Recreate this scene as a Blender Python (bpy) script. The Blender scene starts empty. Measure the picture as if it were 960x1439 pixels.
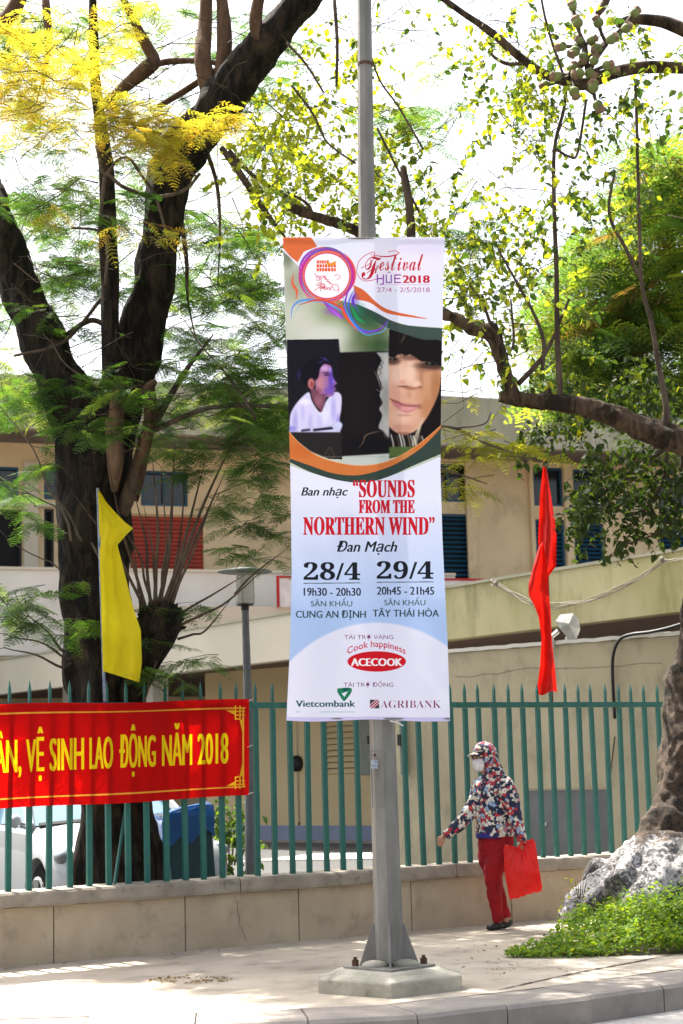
import bpy, bmesh, math, random
import numpy as np
from mathutils import Vector, Matrix, noise

random.seed(7); rng = np.random.default_rng(11)
scene = bpy.context.scene
COL = scene.collection

# ------------------------------------------------------------------ camera
F_PX = 2400.0; CX, CY = 480.0, 719.5; CAM_Z = 1.35
PITCH = math.atan(362 / F_PX); ROLL = math.radians(1.5)
_right0 = Vector((1, 0, 0)); _up0 = Vector((0, -math.sin(PITCH), math.cos(PITCH)))
FWD = Vector((0, math.cos(PITCH), math.sin(PITCH)))
CR = math.cos(ROLL) * _right0 - math.sin(ROLL) * _up0
CU = math.sin(ROLL) * _right0 + math.cos(ROLL) * _up0
CAM = Vector((0, 0, CAM_Z))
cam_d = bpy.data.cameras.new('camera'); cam = bpy.data.objects.new('camera', cam_d); COL.objects.link(cam)
cam_d.sensor_fit = 'VERTICAL'; cam_d.sensor_height = 36; cam_d.lens = F_PX / 1439 * 36
cam_d.clip_start = 0.1; cam_d.clip_end = 3000
cam.matrix_world = Matrix(((CR.x, CU.x, -FWD.x, 0), (CR.y, CU.y, -FWD.y, 0), (CR.z, CU.z, -FWD.z, CAM_Z), (0, 0, 0, 1)))
cam_d.dof.use_dof = True; cam_d.dof.focus_distance = 11.8; cam_d.dof.aperture_fstop = 4.5
scene.camera = cam

def ray(px, py):
    return FWD + CR * ((px - CX) / F_PX) + CU * ((CY - py) / F_PX)
def P(px, py, Y):
    d = ray(px, py); return CAM + d * (Y / d.y)
def PZ(px, py, z):
    d = ray(px, py); return CAM + d * ((z - CAM_Z) / d.z)
def R(rpx, Y): return rpx * Y / F_PX

# ------------------------------------------------------------------ light, sky, exposure
SUN_EL, SUN_AZ = math.radians(60), math.radians(-37)     # azimuth from +Y, negative = to the left
sdir = Vector((math.sin(SUN_AZ) * math.cos(SUN_EL), math.cos(SUN_AZ) * math.cos(SUN_EL), math.sin(SUN_EL)))
sl = bpy.data.lights.new('sun', 'SUN'); sl.energy = 5.0; sl.angle = math.radians(0.53); sl.color = (1.0, 0.95, 0.86)
so = bpy.data.objects.new('sun', sl); COL.objects.link(so); so.location = (0, 0, 30)
so.rotation_mode = 'QUATERNION'; so.rotation_quaternion = sdir.to_track_quat('Z', 'Y')
W = bpy.data.worlds.new('World'); scene.world = W; W.use_nodes = True
wn = W.node_tree.nodes; wl = W.node_tree.links; wn.clear()
bg = wn.new('ShaderNodeBackground'); wo = wn.new('ShaderNodeOutputWorld'); sky = wn.new('ShaderNodeTexSky')
sky.sky_type = 'NISHITA'; sky.sun_disc = False; sky.sun_elevation = SUN_EL; sky.sun_rotation = SUN_AZ % (2 * math.pi)
sky.dust_density = 6.0; sky.air_density = 1.0; sky.ozone_density = 1.0
bg.inputs[1].default_value = 0.125
hz_ = wn.new('ShaderNodeHueSaturation'); hz_.inputs['Saturation'].default_value = .5; wl.new(sky.outputs[0], hz_.inputs['Color']); wl.new(hz_.outputs[0], bg.inputs[0]); wl.new(bg.outputs[0], wo.inputs[0])
scene.view_settings.view_transform = 'Standard'; scene.view_settings.look = 'None'
scene.view_settings.exposure = 1.62; scene.view_settings.gamma = 1
scene.render.engine = 'CYCLES'
scene.cycles.max_bounces = 8; scene.cycles.transparent_max_bounces = 12; scene.cycles.use_denoising = True

# ------------------------------------------------------------------ materials
def mat(name):
    m = bpy.data.materials.new(name); m.use_nodes = True; m.node_tree.nodes.clear()
    return m, m.node_tree.nodes, m.node_tree.links
def c4(c): return (c[0], c[1], c[2], 1)
MATS = {}
def surf(name, col, rough=0.8, col2=None, scale=6.0, detail=6, bump=0.15, bscale=40.0, metal=0.0, spec=0.4,
         stretch=(1, 1, 1), stain=None, stain_scale=1.0, stain_lo=0.5, stain_hi=0.7, transl=0.0, coord='Object', sheen=0, coat=0, bdist=0.01):
    """one procedural surface: two tones by noise, an optional stain layer and a fine bump"""
    m, n, l = mat(name)
    tc = n.new('ShaderNodeTexCoord'); mp = n.new('ShaderNodeMapping'); mp.inputs['Scale'].default_value = stretch
    l.new(tc.outputs[coord], mp.inputs[0])
    out = n.new('ShaderNodeOutputMaterial'); b = n.new('ShaderNodeBsdfPrincipled')
    b.inputs['Roughness'].default_value = rough; b.inputs['Metallic'].default_value = metal
    b.inputs['Specular IOR Level'].default_value = spec; b.inputs['Coat Weight'].default_value = coat
    nz = n.new('ShaderNodeTexNoise'); nz.inputs['Scale'].default_value = scale; nz.inputs['Detail'].default_value = detail
    l.new(mp.outputs[0], nz.inputs[0])
    rp = n.new('ShaderNodeValToRGB'); rp.color_ramp.elements[0].position = 0.32; rp.color_ramp.elements[1].position = 0.68
    c2 = col2 if col2 else tuple(x * 0.8 for x in col)
    rp.color_ramp.elements[0].color = c4(c2); rp.color_ramp.elements[1].color = c4(col)
    l.new(nz.outputs[0], rp.inputs[0]); csock = rp.outputs[0]
    if stain:
        n2 = n.new('ShaderNodeTexNoise'); n2.inputs['Scale'].default_value = stain_scale; n2.inputs['Detail'].default_value = 8
        n2.inputs['Roughness'].default_value = 0.7
        l.new(mp.outputs[0], n2.inputs[0])
        r2 = n.new('ShaderNodeValToRGB'); r2.color_ramp.elements[0].position = stain_lo; r2.color_ramp.elements[1].position = stain_hi
        l.new(n2.outputs[0], r2.inputs[0])
        mx = n.new('ShaderNodeMix'); mx.data_type = 'RGBA'; l.new(r2.outputs[0], mx.inputs[0])
        l.new(csock, mx.inputs[6]); mx.inputs[7].default_value = c4(stain); csock = mx.outputs[2]
    l.new(csock, b.inputs['Base Color'])
    if bump:
        nb = n.new('ShaderNodeTexNoise'); nb.inputs['Scale'].default_value = bscale; nb.inputs['Detail'].default_value = 8
        l.new(mp.outputs[0], nb.inputs[0]); bp = n.new('ShaderNodeBump'); bp.inputs['Strength'].default_value = bump
        bp.inputs['Distance'].default_value = bdist
        l.new(nb.outputs[0], bp.inputs['Height']); l.new(bp.outputs[0], b.inputs['Normal'])
    if transl:
        t = n.new('ShaderNodeBsdfTranslucent'); l.new(csock, t.inputs[0]); ms = n.new('ShaderNodeMixShader')
        ms.inputs[0].default_value = transl; l.new(b.outputs[0], ms.inputs[1]); l.new(t.outputs[0], ms.inputs[2]); l.new(ms.outputs[0], out.inputs[0])
    else: l.new(b.outputs[0], out.inputs[0])
    MATS[name] = m
    return m
def leafmat(name, transl=0.5, tcol=(1.6, 1.45, 0.5), rough=0.5):
    """leaf: colour from the mesh's 'tone' attribute, light passes through"""
    m, n, l = mat(name)
    at = n.new('ShaderNodeAttribute'); at.attribute_name = 'tone'
    b = n.new('ShaderNodeBsdfPrincipled'); b.inputs['Roughness'].default_value = rough
    l.new(at.outputs[0], b.inputs['Base Color'])
    mu = n.new('ShaderNodeMix'); mu.data_type = 'RGBA'; mu.blend_type = 'MULTIPLY'; mu.inputs[0].default_value = 1
    l.new(at.outputs[0], mu.inputs[6]); mu.inputs[7].default_value = c4(tcol)
    t = n.new('ShaderNodeBsdfTranslucent'); l.new(mu.outputs[2], t.inputs[0])
    ms = n.new('ShaderNodeMixShader'); ms.inputs[0].default_value = transl
    l.new(b.outputs[0], ms.inputs[1]); l.new(t.outputs[0], ms.inputs[2])
    o = n.new('ShaderNodeOutputMaterial'); l.new(ms.outputs[0], o.inputs[0]); return m
def barkmat(name, c1, c2, scale=9, lo=.4, hi=.62, bump=1.0, patch=None, pscale=2.2, plo=.56, phi=.62):
    m, n, l = mat(name)
    tc = n.new('ShaderNodeTexCoord'); mp = n.new('ShaderNodeMapping'); mp.inputs['Scale'].default_value = (1, 1, 0.28)
    l.new(tc.outputs['Object'], mp.inputs[0])
    nz = n.new('ShaderNodeTexNoise'); nz.inputs['Scale'].default_value = scale; nz.inputs['Detail'].default_value = 12; nz.inputs['Roughness'].default_value = .72
    nz.inputs['Distortion'].default_value = .6
    l.new(mp.outputs[0], nz.inputs[0])
    rp = n.new('ShaderNodeValToRGB'); rp.color_ramp.elements[0].position = lo; rp.color_ramp.elements[1].position = hi
    rp.color_ramp.elements[0].color = c4(c1); rp.color_ramp.elements[1].color = c4(c2)
    l.new(nz.outputs[0], rp.inputs[0]); cs = rp.outputs[0]
    if patch:
        n2 = n.new('ShaderNodeTexNoise'); n2.inputs['Scale'].default_value = pscale; n2.inputs['Detail'].default_value = 6
        l.new(tc.outputs['Object'], n2.inputs[0]); r2 = n.new('ShaderNodeValToRGB')
        r2.color_ramp.elements[0].position = plo; r2.color_ramp.elements[1].position = phi; l.new(n2.outputs[0], r2.inputs[0])
        mx = n.new('ShaderNodeMix'); mx.data_type = 'RGBA'; l.new(r2.outputs[0], mx.inputs[0]); l.new(cs, mx.inputs[6]); mx.inputs[7].default_value = c4(patch); cs = mx.outputs[2]
    b = n.new('ShaderNodeBsdfPrincipled'); b.inputs['Roughness'].default_value = .9; b.inputs['Specular IOR Level'].default_value = .2
    l.new(cs, b.inputs['Base Color'])
    bp = n.new('ShaderNodeBump'); bp.inputs['Strength'].default_value = bump; bp.inputs['Distance'].default_value = .03
    l.new(nz.outputs[0], bp.inputs['Height']); l.new(bp.outputs[0], b.inputs['Normal'])
    o = n.new('ShaderNodeOutputMaterial'); l.new(b.outputs[0], o.inputs[0]); return m

# ------------------------------------------------------------------ object helpers
def tag(o, label=None, cat=None, group=None, kind=None):
    if label: o['label'] = label
    if cat: o['category'] = cat
    if group: o['group'] = group
    if kind: o['kind'] = kind
    return o
def thing(name, loc=(0, 0, 0), label=None, cat=None, group=None, kind=None, rotz=0):
    o = bpy.data.objects.new(name, None); COL.objects.link(o); o.location = loc; o.rotation_euler = (0, 0, rotz)
    o.empty_display_size = .2
    return tag(o, label, cat, group, kind)
def link(name, me, m=None, parent=None, world=True, kind=None, label=None):
    """world=True: the mesh is in world coordinates while the parent Empty may be elsewhere"""
    o = bpy.data.objects.new(name, me); COL.objects.link(o)
    if m is not None and len(me.materials) == 0: me.materials.append(m)
    if parent is not None:
        o.parent = parent
        if world: o.matrix_parent_inverse = wmat(parent).inverted()
    if kind: o['kind'] = kind
    if label: o['label'] = label
    return o
def wmat(o):
    M = Matrix.LocRotScale(o.location, o.rotation_euler, o.scale)
    return (wmat(o.parent) @ o.matrix_parent_inverse @ M) if o.parent else M
class MB:
    def __init__(s): s.v = []; s.f = []
    def add(s, vs, fs):
        b = len(s.v); s.v += [tuple(v) for v in vs]; s.f += [tuple(b + i for i in f) for f in fs]
    def box(s, c, d, rot=None):
        x, y, z = [k / 2 for k in d]; vs = [Vector((i * x, j * y, k * z)) for i in (-1, 1) for j in (-1, 1) for k in (-1, 1)]
        if rot is not None: vs = [rot @ v for v in vs]
        c = Vector(c); s.add([v + c for v in vs], [(0, 1, 3, 2), (4, 6, 7, 5), (0, 4, 5, 1), (2, 3, 7, 6), (0, 2, 6, 4), (1, 5, 7, 3)])
    def hexa(s, a, b):  # two quads (4 pts each) joined
        s.add(list(a) + list(b), [(3, 2, 1, 0), (4, 5, 6, 7), (0, 1, 5, 4), (1, 2, 6, 5), (2, 3, 7, 6), (3, 0, 4, 7)])
    def quad(s, a, b, c, d): s.add([a, b, c, d], [(0, 1, 2, 3)])
    def tube(s, pts, rad, n=8, rough=0.0, cap=True, ell=1.0):
        pts = [Vector(p) for p in pts]; k = len(pts)
        if not hasattr(rad, '__len__'): rad = [rad] * k
        up = Vector((0.13, 0.31, 0.94)); base = len(s.v); ref = None
        for i, p in enumerate(pts):
            t = (pts[min(i + 1, k - 1)] - pts[max(i - 1, 0)]).normalized()
            if ref is None: ref = t.orthogonal().normalized()
            a = (ref - t * ref.dot(t)).normalized(); ref = a; b = t.cross(a)
            for j in range(n):
                th = 2 * math.pi * j / n; r = rad[i]
                if rough: r *= 1 + rough * noise.noise(Vector((math.cos(th) * 1.3, math.sin(th) * 1.3, 0)) + p * 2.3) * 1.6
                s.v.append(tuple(p + a * (math.cos(th) * r) + b * (math.sin(th) * r * ell)))
        for i in range(k - 1):
            for j in range(n):
                q = base + i * n; s.f.append((q + j, q + (j + 1) % n, q + n + (j + 1) % n, q + n + j))
        if cap:
            s.f.append(tuple(base + j for j in range(n))[::-1]); s.f.append(tuple(base + (k - 1) * n + j for j in range(n)))
    def prism(s, poly, a, b):  # poly: list of 2D pts, a,b: functions 2D->3D for both faces
        k = len(poly); base = len(s.v); s.v += [tuple(a(p)) for p in poly] + [tuple(b(p)) for p in poly]
        s.f.append(tuple(base + i for i in range(k))[::-1]); s.f.append(tuple(base + k + i for i in range(k)))
        for i in range(k): s.f.append((base + i, base + (i + 1) % k, base + k + (i + 1) % k, base + k + i))
    def sphere(s, c, r, nu=10, nv=7, M=None):
        c = Vector(c); rr = r if hasattr(r, '__len__') else (r, r, r); vs = []
        for i in range(nv + 1):
            ph = math.pi * i / nv
            for j in range(nu):
                th = 2 * math.pi * j / nu
                v = Vector((rr[0] * math.sin(ph) * math.cos(th), rr[1] * math.sin(ph) * math.sin(th), rr[2] * math.cos(ph)))
                vs.append(c + (M @ v if M is not None else v))
        fs = [(i * nu + j, i * nu + (j + 1) % nu, (i + 1) * nu + (j + 1) % nu, (i + 1) * nu + j) for i in range(nv) for j in range(nu)]
        s.add(vs, [f[::-1] for f in fs])
    def mesh(s, name, smooth=False):
        me = bpy.data.meshes.new(name); me.from_pydata(s.v, [], s.f); me.validate(); 
        if smooth: me.shade_smooth()
        return me
    def obj(s, name, m, parent=None, smooth=False, world=True, **k): return link(name, s.mesh(name, smooth), m, parent, world, **k)
def bevel(o, w=.01, seg=2):
    md = o.modifiers.new('bevel', 'BEVEL'); md.width = w; md.segments = seg; md.limit_method = 'ANGLE'; return o
def smoothpath(pts, n=6):
    """Catmull-Rom through (x,y,z,r)"""
    pts = [np.array(p, float) for p in pts]; P0 = [2 * pts[0] - pts[1]] + pts + [2 * pts[-1] - pts[-2]]; out = []
    for i in range(1, len(P0) - 2):
        a, b, c, d = P0[i - 1:i + 3]
        for t in np.linspace(0, 1, n, endpoint=False):
            out.append(0.5 * (2 * b + (c - a) * t + (2 * a - 5 * b + 4 * c - d) * t * t + (3 * b - a - 3 * c + d) * t ** 3))
    out.append(pts[-1]); return out
def limb(mb, spec, n=10, rough=.12, sub=6, wob=0.0):
    """spec: list of (px, py, Y, radius in photo px)"""
    q = [tuple(P(a, b, y)) + (R(r, y),) for a, b, y, r in spec]; sp = smoothpath(q, sub)
    pts = [Vector(s[:3]) for s in sp]
    if wob:
        for i, p in enumerate(pts[1:-1], 1): p += noise.noise_vector(p * 3.1) * wob
    mb.tube(pts, [max(float(s[3]), .002) for s in sp], n, rough); return pts
def remeshed(mb, name, voxel, smooth_it=3, disp=None):
    me = mb.mesh(name + '_raw'); o = bpy.data.objects.new('tmp', me); COL.objects.link(o)
    md = o.modifiers.new('r', 'REMESH'); md.mode = 'VOXEL'; md.voxel_size = voxel; md.use_smooth_shade = True
    if smooth_it: ms = o.modifiers.new('s', 'SMOOTH'); ms.iterations = smooth_it; ms.factor = .5
    dg = bpy.context.evaluated_depsgraph_get(); r = bpy.data.meshes.new_from_object(o.evaluated_get(dg)); r.name = name
    bpy.data.objects.remove(o); bpy.data.meshes.remove(me)
    if disp:
        nv_ = len(r.vertices); co = np.empty(nv_ * 3, np.float32); r.vertices.foreach_get('co', co); no = np.empty(nv_ * 3, np.float32); r.vertex_normals.foreach_get('vector', no)
        co = co.reshape(-1, 3); no = no.reshape(-1, 3)
        for i in range(nv_): co[i] += np.array(disp(Vector(co[i].tolist()), Vector(no[i].tolist())))
        r.vertices.foreach_set('co', co.ravel()); r.update()
    r.shade_smooth(); return r
def scatter_mesh(name, protos, xf, cols):
    """protos: list of (verts Nx3, faces list of tris Mx3); xf: list of (proto index, 3x3, t); cols: per instance rgb -> one mesh"""
    V = []; Fc = []; C = []; base = 0
    for (k, M, t), c in zip(xf, cols):
        pv, pf = protos[k]; v = pv @ M.T + t; V.append(v); Fc.append(pf + base); base += len(pv); C.append(np.repeat(np.array([[c[0], c[1], c[2], 1.0]]), len(pf), 0))
    V = np.concatenate(V).astype(np.float32); Fc = np.concatenate(Fc).astype(np.int32); C = np.concatenate(C).astype(np.float32)
    me = bpy.data.meshes.new(name); me.vertices.add(len(V)); me.vertices.foreach_set('co', V.ravel())
    me.loops.add(Fc.size); me.loops.foreach_set('vertex_index', Fc.ravel()); me.polygons.add(len(Fc))
    me.polygons.foreach_set('loop_start', np.arange(0, Fc.size, 3, dtype=np.int32))
    me.update(calc_edges=True)
    a = me.attributes.new('tone', 'FLOAT_COLOR', 'FACE'); a.data.foreach_set('color', C.ravel()); return me
def frame(x, up=(0, 0, 1), roll=0.0):
    """3x3 with local X along x, local Z near up"""
    x = np.array(x, float); x /= np.linalg.norm(x); u = np.array(up, float); y = np.cross(u, x); y /= max(np.linalg.norm(y), 1e-6); z = np.cross(x, y)
    c, s = math.cos(roll), math.sin(roll); y, z = c * y + s * z, -s * y + c * z
    return np.stack([x, y, z], 1)

# ------------------------------------------------------------------ the set of materials
M_side = surf('sidewalk_concrete', (.52, .455, .365), .9, (.41, .35, .275), 1.6, 10, .35, 90, stain=(.15, .13, .105), stain_scale=2.6, stain_lo=.50, stain_hi=.80)  # stain layer stands for pavement dirt and for leaf-shade dapples
M_kerb = surf('kerb_concrete', (.31, .275, .24), .85, (.22, .195, .17), 5, 8, .3, 80, stain=(.17, .155, .14), stain_scale=4, stain_lo=.55, stain_hi=.8)
M_gutter = surf('gutter_concrete', (.45, .43, .40), .85, None, 4, 6, .2, 60)
M_road = surf('asphalt', (.10, .10, .10), .9, (.07, .07, .07), 30, 6, .4, 160)
M_yard = surf('yard_asphalt', (.07, .068, .065), .9, (.05, .05, .048), 5, 6, .2, 60)
M_sunstrip = surf('painted_sun_strip', (.6, .56, .5), .85, None, 3, 6, .1, 60)  # pale tone stands in for sunlight on the yard ground
M_plinth = surf('wall_render', (.48, .395, .28), .9, (.39, .315, .22), 3.5, 9, .45, 120, stain=(.22, .19, .14), stain_scale=5, stain_lo=.55, stain_hi=.82)
M_coping = surf('coping_concrete', (.34, .295, .235), .9, (.23, .20, .16), 6, 9, .5, 70, stain=(.10, .09, .075), stain_scale=9, stain_lo=.55, stain_hi=.75)
M_fence = surf('green_fence_paint', (.018, .130, .106), .5, (.013, .100, .080), 12, 5, .05, 60)
M_pole = surf('galvanised_steel', (.25, .24, .215), .6, (.165, .16, .145), 9, 10, .25, 70, metal=.1, stretch=(1, 1, .35), stain=(.12, .11, .09), stain_scale=6, stain_lo=.58, stain_hi=.75)
M_ped = surf('pedestal_concrete', (.44, .41, .34), .9, (.30, .285, .22), 7, 9, .7, 40, stain=(.10, .095, .06), stain_scale=5, stain_lo=.56, stain_hi=.78)
M_rust = surf('rusty_steel', (.13, .06, .035), .8, (.06, .03, .02), 30, 6, .4, 90)
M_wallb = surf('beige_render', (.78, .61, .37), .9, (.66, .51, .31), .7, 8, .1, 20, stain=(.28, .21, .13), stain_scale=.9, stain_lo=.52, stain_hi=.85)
M_fascia = surf('weathered_fascia', (.52, .46, .27), .9, (.34, .32, .14), .9, 9, .15, 20, stretch=(1, 1, .35), stain=(.15, .14, .05), stain_scale=1.6, stain_lo=.52, stain_hi=.8)
M_cream = surf('cream_render', (.66, .60, .47), .9, (.58, .53, .41), .7, 8, .1, 20)
M_white = surf('white_render', (.78, .74, .66), .9, (.68, .64, .56), .8, 8, .1, 20)
M_roofc = surf('roof_concrete', (.42, .40, .30), .9, (.30, .29, .20), .8, 9, .1, 15, stretch=(1, 1, .3), stain=(.18, .17, .11), stain_scale=1.2, stain_lo=.5, stain_hi=.85)
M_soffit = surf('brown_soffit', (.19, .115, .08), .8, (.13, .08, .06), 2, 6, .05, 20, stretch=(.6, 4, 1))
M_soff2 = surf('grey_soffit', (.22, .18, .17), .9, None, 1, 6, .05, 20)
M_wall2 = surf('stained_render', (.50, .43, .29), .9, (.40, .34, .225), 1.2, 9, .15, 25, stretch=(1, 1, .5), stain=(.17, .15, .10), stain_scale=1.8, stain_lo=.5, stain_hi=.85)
M_blue = surf('blue_window_paint', (.012, .085, .15), .5, (.01, .065, .12), 3, 4, 0)
M_dark = surf('dark_interior', (.012, .012, .013), .9, None, 3, 3, 0)
M_pane = surf('window_glass', (.012, .015, .016), .12, (.02, .022, .022), 2, 3, 0, spec=.6)
M_redb = surf('red_brick', (.42, .055, .03), .8, (.30, .04, .025), 3, 5, .1, 30)
M_gband = surf('blue_grey_paint', (.22, .25, .34), .8, None, 2, 5, .05, 30)
M_gpanel = surf('grey_metal_panel', (.17, .17, .165), .6, (.13, .13, .125), 3, 6, .05, 30)
M_gbox = surf('grey_green_box', (.20, .22, .18), .6, None, 5, 5, .05, 30)
M_black = surf('black_plastic', (.012, .012, .012), .5, None, 5, 3, 0)
M_whitep = surf('white_paint', (.75, .73, .70), .6, None, 4, 4, .02)
M_redp = surf('red_paint', (.45, .015, .02), .6, None, 4, 4, .02)
M_car = surf('white_car_paint', (.33, .345, .36), .3, (.30, .315, .33), 1, 2, 0, coat=.6)
M_glass = surf('car_glass', (.10, .20, .27), .06, (.08, .17, .24), .8, 2, 0, spec=.9)
M_tyre = surf('tyre_rubber', (.006, .006, .006), .95, None, 20, 3, .2, spec=.1)
M_alloy = surf('alloy', (.5, .5, .52), .3, None, 5, 3, 0, metal=.8)
M_lens = surf('lamp_lens', (.25, .28, .30), .08, (.08, .09, .10), 14, 2, 0, spec=.9)
M_bin = surf('dark_teal_plastic', (.008, .05, .065), .45, (.006, .04, .055), 3, 3, 0)
M_bag_b = surf('blue_liner_plastic', (.008, .11, .36), .35, (.006, .08, .28), 10, 5, .5, 14, transl=.2)
M_yel = surf('yellow_flag_cloth', (.95, .80, .02), .85, (.84, .69, .014), 3, 6, .5, 26, transl=.5)
M_red = surf('red_flag_cloth', (.66, .012, .006), .7, (.56, .009, .005), 3, 6, .5, 22, transl=.4)
M_bark1 = barkmat('dark_bark', (.006, .005, .004), (.065, .046, .030), 11, .44, .72, 1.6, patch=(.15, .10, .06), pscale=1.6, plo=.64, phi=.76)
M_bark1b = barkmat('brown_bark', (.055, .030, .018), (.17, .10, .06), 9, .38, .66, .9)
M_bark2 = barkmat('rough_brown_bark', (.022, .015, .009), (.15, .10, .06), 9, .42, .68, 1.0)
M_bark3 = barkmat('thin_branch_bark', (.05, .035, .025), (.13, .095, .065), 10, .4, .65, .5)
M_twig = barkmat('twig_bark', (.06, .045, .035), (.15, .115, .085), 12, .4, .65, .3)
M_leafA = leafmat('feathery_leaf', .55, rough=.7)
M_leafB = leafmat('ovate_leaf', .5, rough=.75)
M_fruit = surf('green_fruit_skin', (.20, .25, .06), .6, (.13, .15, .05), 14, 5, .3, 40)
M_husk = surf('dry_husk', (.30, .20, .12), .8, (.18, .11, .07), 14, 5, .5, 40)
M_dirt = surf('dirt', (.11, .085, .06), .95, (.07, .055, .04), 8, 8, .6, 40)
M_skin = surf('skin', (.44, .22, .14), .55, (.40, .19, .12), 8, 4, .05, 60)
M_hair = surf('dark_hair', (.015, .010, .008), .5, None, 30, 3, .2)
M_pants = surf('red_trousers', (.32, .005, .010), .9, (.23, .003, .008), 9, 5, .3, 22)
M_shoe = surf('black_shoe', (.015, .014, .014), .45, None, 9, 3, 0)
M_hem = surf('blue_undershirt', (.03, .03, .20), .8, None, 9, 3, 0)
M_plbag = surf('red_bag_plastic', (.95, .055, .045), .25, (.85, .035, .03), 5, 4, .6, 9, transl=.62, spec=.7, bdist=.02)
M_wire = surf('pale_wire', (.28, .25, .20), .7, None, 9, 3, 0)
M_crump = surf('crumpled_foil', (.55, .55, .53), .45, (.35, .34, .32), 8, 5, .5, 14, metal=.2)
M_lampg = None

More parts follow.
